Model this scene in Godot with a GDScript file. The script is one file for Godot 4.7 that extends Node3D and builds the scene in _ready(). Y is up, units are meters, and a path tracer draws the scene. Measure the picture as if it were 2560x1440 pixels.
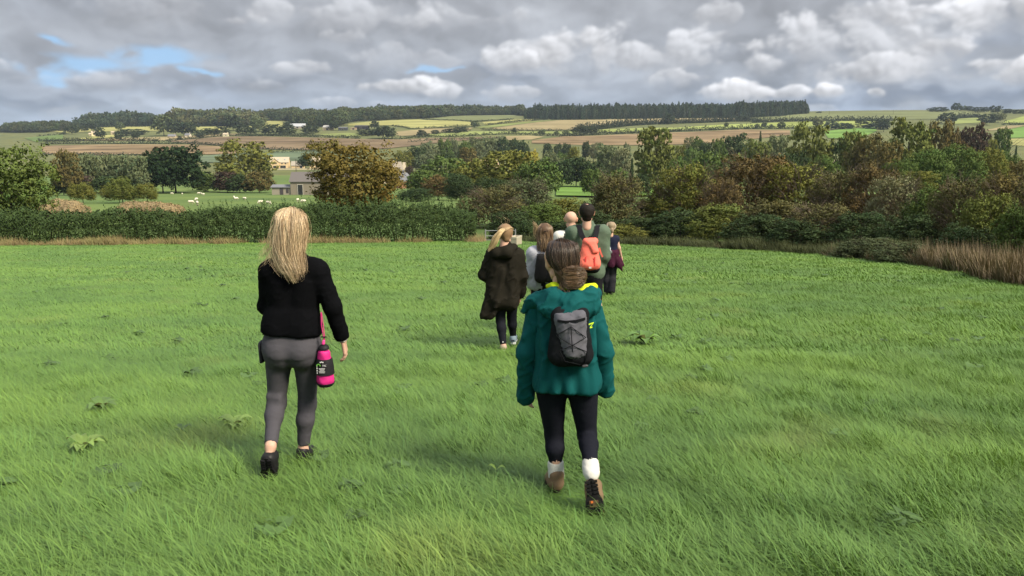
extends Node3D

# Country walk: a meadow sloping down to a hedge, a wooded valley and farmed hills. The camera is the origin, x right, y up, forward is -z. D below means metres forward.
const PITCH := 0.19262
const HEIGHTS := [-30.0, 2.6, 0.0, -1.57, 10.0, -2.795, 20.0, -3.87, 30.0, -4.795, 41.0, -5.64, 60.0, -6.9, 100.0, -9.6, 200.0, -16.0, 275.0, -20.3, 400.0, -24.0, 600.0, -27.5, 700.0, -25.0, 850.0, -18.5, 1000.0, -10.0, 1150.0, -1.0, 1400.0, 14.0, 1600.0, 25.0, 1900.0, 38.0, 2100.0, 42.0, 2500.0, 38.0, 4500.0, 20.0]
const RISE := [-0.75, 0.36, -0.64, 0.45, -0.53, 0.66, -0.40, 0.79, -0.32, 0.87, -0.14, 1.0, 0.0, 1.0, 0.16, 1.02, 0.36, 1.12, 0.51, 1.18, 0.7, 1.2]
var rng := RandomNumberGenerator.new()
var used := {}
var mats := {}
var crowns := {}
var folds := FastNoiseLite.new()
var patchy := FastNoiseLite.new()


# ---------------------------------------------------------------- small helpers
func numbered(called: String) -> String:
	var n: int = used.get(called, 0)
	used[called] = n + 1
	return called if n == 0 else "%s_%03d" % [called, n]


func tag(o: Node3D, label := "", category := "", group := "", kind := "") -> Node3D:
	if label: o.set_meta("label", label)
	if category: o.set_meta("category", category)
	if group: o.set_meta("group", group)
	if kind: o.set_meta("kind", kind)
	return o


func thing(called: String, label: String, category: String, at := Vector3.ZERO, turn := 0.0, group := "") -> Node3D:
	var o := Node3D.new()
	o.name = numbered(called)
	add_child(o, true)
	o.position = at
	o.rotation.y = turn
	tag(o, label, category, group)
	return o


func put(called: String, mesh: Mesh, m: Material, parent: Node = self) -> MeshInstance3D:
	var o := MeshInstance3D.new()
	o.name = numbered(called) if parent == self else called
	o.mesh = mesh
	if m: o.material_override = m
	parent.add_child(o, true)
	return o


func mat(r: float, g: float, b: float, rough := 0.8, vertex := false, back := 0.0, spec := 0.3) -> StandardMaterial3D:
	var key := "%.4f %.4f %.4f %.2f %s %.2f %.2f" % [r, g, b, rough, vertex, back, spec]
	if mats.has(key): return mats[key]
	var m := StandardMaterial3D.new()
	m.albedo_color = Color(r, g, b).linear_to_srgb()
	m.roughness = rough
	m.metallic_specular = spec
	m.vertex_color_use_as_albedo = vertex
	m.cull_mode = BaseMaterial3D.CULL_DISABLED
	if back > 0.0:
		m.backlight_enabled = true
		m.backlight = Color(back, back, back * 0.6)
	mats[key] = m
	return m


func arrays(v: PackedVector3Array, n: PackedVector3Array, idx: PackedInt32Array, c := PackedColorArray(), uv := PackedVector2Array()) -> ArrayMesh:
	for i in range(0, idx.size(), 3):  # faces turned the way their normals point
		var p := v[idx[i]]
		if (v[idx[i + 2]] - p).cross(v[idx[i + 1]] - p).dot(n[idx[i]] + n[idx[i + 1]] + n[idx[i + 2]]) < 0.0:
			var w := idx[i + 1]
			idx[i + 1] = idx[i + 2]
			idx[i + 2] = w
	var a := []
	a.resize(Mesh.ARRAY_MAX)
	a[Mesh.ARRAY_VERTEX] = v
	a[Mesh.ARRAY_NORMAL] = n
	a[Mesh.ARRAY_INDEX] = idx
	if c.size(): a[Mesh.ARRAY_COLOR] = c
	if uv.size(): a[Mesh.ARRAY_TEX_UV] = uv
	var m := ArrayMesh.new()
	m.add_surface_from_arrays(Mesh.PRIMITIVE_TRIANGLES, a)
	return m


func spline(tab: Array, x: float) -> float:
	var n := tab.size() / 2
	if x <= tab[0]: return tab[1]
	if x >= tab[2 * n - 2]: return tab[2 * n - 1]
	var i := 0
	while x >= tab[2 * i + 2]: i += 1
	var ia := maxi(i - 1, 0)
	var ib := mini(i + 2, n - 1)
	var x0: float = tab[2 * i]
	var y0: float = tab[2 * i + 1]
	var y1: float = tab[2 * i + 3]
	var l: float = tab[2 * i + 2] - x0
	var m0: float = (y1 - tab[2 * ia + 1]) / (tab[2 * i + 2] - tab[2 * ia]) * l
	var m1: float = (tab[2 * ib + 1] - y0) / (tab[2 * ib] - x0) * l
	var t := (x - x0) / l
	return (2 * t * t * t - 3 * t * t + 1) * y0 + (t * t * t - 2 * t * t + t) * m0 + (-2 * t * t * t + 3 * t * t) * y1 + (t * t * t - t * t) * m1


func land(x: float, d: float) -> float:
	var b := spline(HEIGHTS, d)
	if d > 600.0: b = -27.5 + (b + 27.5) * spline(RISE, x / d)
	if d > 100.0: b += minf(1.0, (d - 100.0) / 300.0) * 0.5 * sin(x * 0.011 + d * 0.006) * sin(d * 0.013 + 1.0)
	if d < 8.0: b -= 0.06 * exp(-((x - 0.35) * (x - 0.35) + (d - 4.5) * (d - 4.5)) / 0.5)  # the trodden hollow under the woman in teal
	return b


func ground(x: float, d: float, up := 0.0) -> Vector3:
	return Vector3(x, land(x, d) + up, -d)


# the meadow ends at the clipped hedge on the left and at the thicket on the right
func hedge_line(x: float) -> float:
	return 42.0 + (x + 1.5) * 0.125 if x < -1.5 else 42.0


func thicket_edge(d: float) -> float:
	return spline([-20.0, 20.0, 0.0, 16.5, 12.0, 14.0, 20.0, 13.3, 27.0, 14.4, 34.0, 12.3, 38.0, 8.5, 40.0, 5.0, 42.0, 1.0], d)


func in_meadow(x: float, d: float) -> bool:
	return d < hedge_line(x) and x < thicket_edge(d)


# ---------------------------------------------------------------- mesh builders
func tube(v: PackedVector3Array, n: PackedVector3Array, idx: PackedInt32Array, path: Array, radii: Array, sides := 5) -> void:
	var start := v.size()
	for i in path.size():
		var a: Vector3 = path[maxi(i - 1, 0)]
		var b: Vector3 = path[mini(i + 1, path.size() - 1)]
		var dir := (b - a).normalized()
		var s := dir.cross(Vector3.RIGHT if absf(dir.x) < 0.8 else Vector3.UP).normalized()
		var t := dir.cross(s)
		for k in sides:
			var w := TAU * k / sides
			var o := s * cos(w) + t * sin(w)
			v.append(path[i] + o * radii[i])
			n.append(o)
	for i in path.size() - 1:
		for k in sides:
			var p := start + i * sides + k
			var q := start + i * sides + (k + 1) % sides
			idx.append_array([p, q, p + sides, q, q + sides, p + sides])


func tube_mesh(paths: Array, sides := 6) -> ArrayMesh:  # paths: [[points], [radii]]
	var v := PackedVector3Array()
	var n := PackedVector3Array()
	var idx := PackedInt32Array()
	for p in paths: tube(v, n, idx, p[0], p[1], sides)
	return arrays(v, n, idx)


func slab(v: PackedVector3Array, n: PackedVector3Array, idx: PackedInt32Array, corners: Array) -> void:  # 8 corners: bottom ring 0-3, top ring 4-7
	for f in [[0, 1, 2, 3], [7, 6, 5, 4], [0, 4, 5, 1], [1, 5, 6, 2], [2, 6, 7, 3], [3, 7, 4, 0]]:
		var a: Vector3 = corners[f[0]]
		var b: Vector3 = corners[f[1]]
		var c: Vector3 = corners[f[2]]
		var d: Vector3 = corners[f[3]]
		var m := (a + b + c + d) / 4.0
		var mid := Vector3.ZERO
		for k in corners: mid += k / 8.0
		var nn := (b - a).cross(c - a).normalized()
		if nn.dot(m - mid) < 0: nn = -nn
		var s := v.size()
		v.append_array([a, b, c, d])
		n.append_array([nn, nn, nn, nn])
		if (b - a).cross(c - a).dot(nn) > 0: idx.append_array([s, s + 2, s + 1, s, s + 3, s + 2])
		else: idx.append_array([s, s + 1, s + 2, s, s + 2, s + 3])


func box_mesh(boxes: Array) -> ArrayMesh:  # [[centre, size], ...]
	var v := PackedVector3Array()
	var n := PackedVector3Array()
	var idx := PackedInt32Array()
	for b in boxes:
		var c: Vector3 = b[0]
		var s: Vector3 = b[1] / 2.0
		slab(v, n, idx, [c + Vector3(-s.x, -s.y, -s.z), c + Vector3(s.x, -s.y, -s.z), c + Vector3(s.x, -s.y, s.z), c + Vector3(-s.x, -s.y, s.z), c + Vector3(-s.x, s.y, -s.z), c + Vector3(s.x, s.y, -s.z), c + Vector3(s.x, s.y, s.z), c + Vector3(-s.x, s.y, s.z)])
	return arrays(v, n, idx)


# A capsule of the field: [a, b, radius a, radius b, depth squash, planes that cut it, carve]
func cap(a: Vector3, b: Vector3, ra: float, rb: float, q := 1.0, cuts := [], carve := false) -> Array:
	return [a, b, ra, rb, q, cuts, carve]


# Joins the capsules with a smooth minimum and meshes the field as surface nets. Returns [vertices, indices].
func nets(prims: Array, cell: float, k: float) -> Array:
	var lo := Vector3(1e9, 1e9, 1e9)
	var hi := -lo
	for p in prims:
		if p[6]: continue
		var r := maxf(p[2], p[3])
		var e := Vector3(r, r, r * maxf(p[4], 1.0))
		lo = lo.min(p[0] - e).min(p[1] - e)
		hi = hi.max(p[0] + e).max(p[1] + e)
	var pad := k * 0.3 + cell * 3.0
	lo -= Vector3(pad, pad, pad)
	hi += Vector3(pad, pad, pad)
	var nx := int((hi.x - lo.x) / cell) + 1
	var ny := int((hi.y - lo.y) / cell) + 1
	var nz := int((hi.z - lo.z) / cell) + 1
	var g := PackedFloat32Array()
	g.resize(nx * ny * nz)
	g.fill(9.0)
	var grow := k + cell * 1.6
	for p in prims:
		var a: Vector3 = p[0]
		var b: Vector3 = p[1]
		var ra: float = p[2]
		var rb: float = p[3]
		var q: float = p[4]
		var cuts: Array = p[5]
		var carve: bool = p[6]
		var r := maxf(ra, rb) + grow
		var e := Vector3(r, r, r * maxf(q, 1.0))
		var plo := ((a.min(b) - e - lo) / cell).floor()
		var phi := ((a.max(b) + e - lo) / cell).ceil()
		var ba := b - a
		ba.z /= q
		var inv := 1.0 / maxf(ba.length_squared(), 1e-9)
		for iz in range(maxi(int(plo.z), 0), mini(int(phi.z), nz - 1) + 1):
			for iy in range(maxi(int(plo.y), 0), mini(int(phi.y), ny - 1) + 1):
				var at := (iz * ny + iy) * nx
				for ix in range(maxi(int(plo.x), 0), mini(int(phi.x), nx - 1) + 1):
					var pos := lo + Vector3(ix, iy, iz) * cell
					var pa := pos - a
					pa.z /= q
					var h := clampf(pa.dot(ba) * inv, 0.0, 1.0)
					var d := (pa - ba * h).length() - ra - (rb - ra) * h
					for c in cuts: d = maxf(d, c.distance_to(pos))
					var old := g[at + ix]
					if carve:
						g[at + ix] = maxf(old, -d)
					else:
						var m := minf(old, d)
						var w := k - absf(old - d)
						if w > 0.0: m -= w * w / k * 0.25
						g[at + ix] = m
	var v := PackedVector3Array()
	var idx := PackedInt32Array()
	var cells := {}
	var sx := 1
	var sy := nx
	var sz := nx * ny
	var co := [0, 1, sy, sy + 1, sz, sz + 1, sz + sy, sz + sy + 1]
	var ed := [0, 1, 2, 3, 4, 5, 6, 7, 0, 2, 1, 3, 4, 6, 5, 7, 0, 4, 1, 5, 2, 6, 3, 7]
	for iz in nz - 1:
		for iy in ny - 1:
			var row := (iz * ny + iy) * nx
			for ix in nx - 1:
				var i := row + ix
				var f0 := g[i]
				if f0 > cell * 2.0 or f0 < -cell * 2.0: continue
				var neg := 0
				for c in 8:
					if g[i + co[c]] < 0.0: neg += 1
				if neg == 0 or neg == 8: continue
				var sum := Vector3.ZERO
				var count := 0
				for c in range(0, 24, 2):
					var c0: int = ed[c]
					var c1: int = ed[c + 1]
					var d0 := g[i + co[c0]]
					var d1 := g[i + co[c1]]
					if (d0 < 0.0) != (d1 < 0.0):
						var t := d0 / (d0 - d1)
						sum += Vector3(c0 & 1, (c0 >> 1) & 1, c0 >> 2).lerp(Vector3(c1 & 1, (c1 >> 1) & 1, c1 >> 2), t)
						count += 1
				cells[i] = v.size()
				v.append(lo + (Vector3(ix, iy, iz) + sum / count) * cell)
	for i in cells:
		var inside := g[i] < 0.0
		for axis in 3:
			var s0: int = [sx, sy, sz][axis]
			if inside == (g[i + s0] < 0.0): continue
			var u: int = [sy, sz, sx][axis]
			var w: int = [sz, sx, sy][axis]
			if not (cells.has(i - u) and cells.has(i - w) and cells.has(i - u - w)): continue
			var q0: int = cells[i]
			var q1: int = cells[i - u]
			var q2: int = cells[i - u - w]
			var q3: int = cells[i - w]
			if inside: idx.append_array([q0, q2, q1, q0, q3, q2])
			else: idx.append_array([q0, q1, q2, q0, q2, q3])
	return [v, idx]


func smooth_normals(v: PackedVector3Array, idx: PackedInt32Array) -> PackedVector3Array:
	var n := PackedVector3Array()
	n.resize(v.size())
	for i in range(0, idx.size(), 3):
		var a := idx[i]
		var b := idx[i + 1]
		var c := idx[i + 2]
		var f := (v[c] - v[a]).cross(v[b] - v[a])
		n[a] += f
		n[b] += f
		n[c] += f
	for i in n.size(): n[i] = n[i].normalized()
	return n


# A skin of capsules as a mesh. crease: [amount, frequency, stretch along y, fine amount]; paint 1 gives white vertex colours, 2 those of a face.
func skin(prims: Array, cell: float, k: float, crease := [], paint := 0) -> ArrayMesh:
	var r := nets(prims, cell, k)
	var v: PackedVector3Array = r[0]
	var idx: PackedInt32Array = r[1]
	var n := smooth_normals(v, idx)
	if crease:
		var f: float = crease[1]
		var sy: float = crease[2]
		for i in v.size():
			var p := v[i]
			var w := folds.get_noise_3d(p.x * f + p.y * f * 0.35, p.y * f * sy, p.z * f)
			var ridge := maxf(0.0, 1.0 - absf(folds.get_noise_3d(p.x * f * 1.3 - p.y * f * 0.8, p.y * f * sy * 1.2 + 40.0, p.z * f * 1.3)) * 4.5)
			v[i] = p + n[i] * (w * crease[0] + ridge * ridge * crease[3])
		n = smooth_normals(v, idx)
	var c := PackedColorArray()
	if paint:
		for i in v.size(): c.append(face_tone(v[i]) if paint == 2 else Color(1, 1, 1))
	return arrays(v, n, idx, c)


func join(meshes: Array) -> ArrayMesh:
	var st := SurfaceTool.new()
	for m in meshes: st.append_from(m, 0, Transform3D())
	return st.commit()


# ---------------------------------------------------------------- the place, in metres: [x, D, ...]
const FIELDS := [
	["stubble_field", "pale yellow stubble field in front of the left ridge wood", "yellow", [-869.8, 1524.1, -828.1, 1608.7, -734.9, 1566.6, -604.8, 1486.6, -501.9, 1444.4, -450.1, 1290.3, -544.8, 1337.8, -655.5, 1363.1, -756.9, 1381.6]],
	["stubble_field", "small yellow field right of the pale gabled farmhouse", "yellow", [-616.2, 1145.7, -624.2, 1233.7, -602.8, 1256.4, -575.8, 1183.6, -583.1, 1129.5]],
	["grass_field", "small dull green field on the far left below the ridge trees", "green", [-757, 1262.5, -736.5, 1336.8, -626.6, 1135.7, -653.4, 1116.1]],
	["stubble_field", "tan stubble field between the cottages and the long brown field", "tan", [-602.9, 1114.5, -551.1, 1144.1, -486.3, 1150.8, -424.7, 1201.5, -370.4, 1178.9, -411.5, 1139.6, -448.6, 1054.5, -514.4, 1067.4]],
	["grass_field", "narrow grey green strip between two hedges on the left", "greygreen", [-642.8, 1102.6, -537.1, 1060, -439.9, 1027.8, -384.8, 977.4, -483.7, 1002.9, -606.7, 1053.5]],
	["ploughed_field", "tan brown ploughed field behind the wind-blown willows", "brown", [-586.2, 1008.8, -475.8, 986.3, -376.5, 956.1, -324.7, 915.8, -270.7, 819.2, -286, 805, -355.2, 818.2, -411.9, 810.4, -486.8, 843.5]],
	["ploughed_field", "long dark brown ploughed field left of the autumn maple", "darkbrown", [-437.9, 1035.1, -402.6, 1117.8, -348.9, 1109.5, -263.5, 1065.8, -184.2, 1024, -139.3, 1012.1, -109.2, 1038.6, -66.7, 1044.7, -18.2, 1057.7, -17.9, 1043.2, -76.8, 975.3, -107.4, 908.8, -135.8, 861.3, -206.1, 853.4, -277.6, 880.3, -324.2, 927.4, -382, 970.2]],
	["grass_field", "blue green pasture behind the cream house", "bluegreen", [-306.3, 785.5, -263.3, 834.4, -202, 836.3, -155.4, 829.5, -131.6, 700.8, -220.5, 697.1, -265.5, 688.5]],
	["stubble_field", "yellow field beside the left end of the farm buildings", "yellow", [-464.7, 1425.9, -504.5, 1657, -435.1, 1613, -369.1, 1315.9, -416.4, 1326.8]],
	["grass_field", "green strip under the farm buildings", "lightgreen", [-270.2, 1129.9, -231.9, 1152.2, -195.8, 1113.5, -202.5, 1084.9, -234.1, 1083.1]],
	["stubble_field", "large pale yellow field right of the farm sheds", "yellow", [-282.9, 1408.5, -264.2, 1470.3, -231.2, 1513.8, -178.1, 1548.6, -158, 1508.8, -96.9, 1476.6, -66.9, 1422.5, -50.1, 1328.1, -94.8, 1288.6, -130, 1239.2, -157.4, 1249.4, -197.3, 1337.4, -270.6, 1346.8]],
	["stubble_field", "grey green field at the top below the centre wood", "greygreen", [-168.1, 1569.1, -127.9, 1768, 12.4, 1949.9, 2.3, 1588.1, -47.4, 1466.6, -99, 1509.7]],
	["stubble_field", "thin yellow field running up to the gap between the woods", "yellow", [-52.8, 1437, 2.3, 1545, 50.5, 1588.1, 31, 1473.4, -43.3, 1339.9]],
	["grass_field", "bright green wedge left of the tan field below the plantation", "lightgreen", [-58, 1271.2, -43, 1328.7, 30.7, 1457.1, 91, 1549.8, 13.5, 1374.7, -36.2, 1273.9]],
	["stubble_field", "broad tan field under the dark plantation", "tan", [89.9, 1531.5, 207.9, 1556.5, 293.2, 1564.6, 415.9, 1518.2, 403.6, 1472.7, 345.2, 1439.2, 291.1, 1415.3, 230.7, 1385.6, 171.1, 1302.5, 122.3, 1247, 65.3, 1210.8, 0, 1211.1, -35.6, 1251.9, 13.4, 1362.9]],
	["stubble_field", "small tan field below the farm sheds", "tan", [-163.9, 1163.8, -139.2, 1207.7, -128.9, 1228.5, -59.8, 1271, -64.5, 1194.4, -96.2, 1153.2, -123.1, 1089.5, -148.1, 1077, -161.6, 1115.6]],
	["grass_field", "light green strip behind the dark hedge in the middle", "lightgreen", [-121.5, 1089.4, -97.6, 1135.9, -53.6, 1175.6, 1.7, 1179.5, 91.7, 1168.3, 87.2, 1109.3, 11.1, 1130.1, -20.9, 1121.5, -41.5, 1096.5, -83.3, 1066.4]],
	["grass_field", "bright yellow green strip with four small round trees", "limegreen", [130.6, 1215.7, 199.9, 1242.8, 249.3, 1240.3, 343.4, 1307.9, 464.4, 1354.8, 574.3, 1364.3, 619.3, 1331.5, 515.9, 1209.7, 450.7, 1178.4, 412.7, 1202.6, 322.4, 1201.8, 236.7, 1176.7, 171.5, 1161, 123.2, 1146.3]],
	["ploughed_field", "tan and brown ploughed field behind the tall poplar", "brown", [24.4, 991.2, 66.6, 1059.1, 99.9, 1065, 177.6, 1112.7, 228, 1133, 330.3, 1172.9, 390.2, 1144.5, 363.4, 1064.5, 222.8, 919.9, 134.9, 910.5, 74.2, 919.4, 22.8, 946.4]],
	["stubble_field", "small pale tan patch left of the ploughed field behind the poplar", "tan", [-10.5, 1064.7, 21.7, 1077.9, 41.4, 1053.2, 24.2, 1004.7, -4.9, 1000.5]],
	["grass_field", "grey green hilltop field on the right skyline", "greygreen", [459.1, 1434.6, 556, 1643.7, 632, 1738.6, 737.6, 1715.7, 878.2, 1742.1, 946.7, 1754.2, 899.2, 1545.9, 802.5, 1485, 718.5, 1387.9, 574, 1376.4, 538.1, 1424.4]],
	["grass_field", "small light green field below the hilltop on the right", "lightgreen", [756.2, 1398.7, 822.3, 1438, 740.8, 1290.7, 681.9, 1259.7]],
	["grass_field", "bright green field at the far right edge of the hills", "limegreen", [761.7, 1268.6, 812.8, 1340.2, 926.4, 1480.2, 1090.6, 1571.6, 869.3, 1249.7, 793.2, 1265.2]],
	["grass_field", "bright green field at right beyond the copper beech", "brightgreen", [687, 1130.4, 751.4, 1197.6, 845.5, 1215.1, 687.9, 985.7, 622.9, 990.3, 602.8, 985.9]],
	["stubble_field", "tan strip above the bright green field at the right edge", "tan", [631.9, 1098.7, 736.8, 1216.5, 857, 1231.9, 756.5, 1205.8, 692.2, 1139.1]],
	["stubble_field", "pale straw coloured field low at the right edge", "yellow", [596, 974.6, 684, 980.1, 610.6, 873.3, 550.5, 873.5, 540.6, 890.7]],
	["grass_field", "vivid green meadow behind the yellow willows on the right", "brightgreen", [429.7, 1122.6, 493.9, 1182.2, 534.7, 1197.2, 497.3, 1112.3, 411.1, 975.6, 390.1, 1004.6]],
	["grass_field", "vivid green meadow showing through the bushes at centre", "brightgreen", [18.6, 340.2, 37.5, 343.2, 61.1, 341.6, 38.8, 216.3, 22.1, 201.7, 11.9, 216.3]],
]
const FAR_HEDGES := [
	["dark hedge along the far side of the grey green strip at left", 3.5, [-661.9, 1135.7, -582.1, 1095.9, -519.3, 1077.5, -449.5, 1038.4]],
	["long dark hedge behind the brown field on the left", 3, [-606.7, 1053.5, -483.7, 1002.9, -384.8, 977.4, -324.2, 927.4]],
	["dark hedge along the top of the long ploughed field", 3, [-444.6, 1045.1, -410.2, 1139, -342.7, 1125.1, -265.7, 1081.7, -194.2, 1039.7]],
	["hedge along the bottom of the long ploughed field", 2.5, [-277.6, 880.3, -247.2, 864.9, -204.7, 847.6]],
	["hedge behind the roof of the cream house", 2.2, [-242.9, 820.9, -199.4, 825.1, -160.6, 814]],
	["curving hedge under the light green strip at centre", 3, [-164.6, 1014.5, -141.3, 1026.4, -109.4, 1059.9, -82.8, 1059.2, -41.2, 1088.6, -10.9, 1112.8, 26.9, 1094.1, 67.6, 1059]],
	["long dark hedge between the lime green strip and the brown field", 4.5, [67.6, 1059, 118.7, 1098.7, 180.5, 1131.1, 238.7, 1158.1, 317.8, 1184.6, 362.7, 1192.8, 406.7, 1184.7, 447.5, 1169.8]],
	["thin hedge across the top of the large yellow field", 2.5, [-168.2, 1527.7, -131.4, 1490.9, -94, 1476.8, -63.9, 1450, 2.3, 1566.1]],
	["thin hedge on the left side of the large yellow field", 2.2, [-195.3, 1324.2, -168.4, 1272.4, -156.1, 1238.6, -138.5, 1228.1]],
	["hedge along the bottom of the large yellow field", 3, [-131.3, 1228.4, -100.1, 1276.3, -51.6, 1316.8]],
	["slanting hedge rising to the gap between the woods", 3, [-43, 1328.7, -13.7, 1399.8, 44.9, 1528.6, 68.2, 1549.1]],
	["low hedge along the bottom of the broad tan field", 3, [-45.6, 1207.3, 0, 1189.9, 58.4, 1190.1, 93.3, 1188.8]],
	["bushy overgrown hedge between the tan field and lime strip", 7.5, [93.3, 1188.8, 133.3, 1235.4, 178.5, 1301.1, 208.8, 1331.7, 238.5, 1352.6, 281.9, 1370.5, 325.9, 1386.3, 385.8, 1407.3, 422.9, 1393.2]],
	["thick dark hedge under the hilltop field on the right", 6, [399.7, 1360.3, 459.8, 1381.1, 525.5, 1376.2, 578.9, 1375.2, 633.7, 1362.9]],
	["short thick hedge below the right hilltop", 6, [764, 1413.2, 796.3, 1440.6, 837.6, 1465.1]],
	["hedge under the bright field at the right edge", 3.5, [741.2, 1233.9, 777, 1239, 834.1, 1242.8]],
	["hedge on the slope beyond the row of pale trees at centre", 2.5, [-123.1, 962.3, -98, 996.1, -40, 1016.1, -10.2, 1035.6]],
	["hedge along the near edge of the tan brown field at left", 2.5, [-474, 820.9, -412.8, 804.3, -373.1, 795.7, -343.4, 799.9]],
	["hedge along the foot of the left ridge wood", 3, [-812.5, 1578.3, -722.4, 1540, -597.5, 1468.5, -496.2, 1427.8]],
	["hedge under the yellow field at far left", 3, [-754.4, 1295.7, -727.9, 1311.6, -737.5, 1347.1]],
	["dark hedge line under the farm on the left hillside", 3.5, [-373, 1116.3, -318.6, 1118.4, -266, 1105.2]],
]
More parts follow.
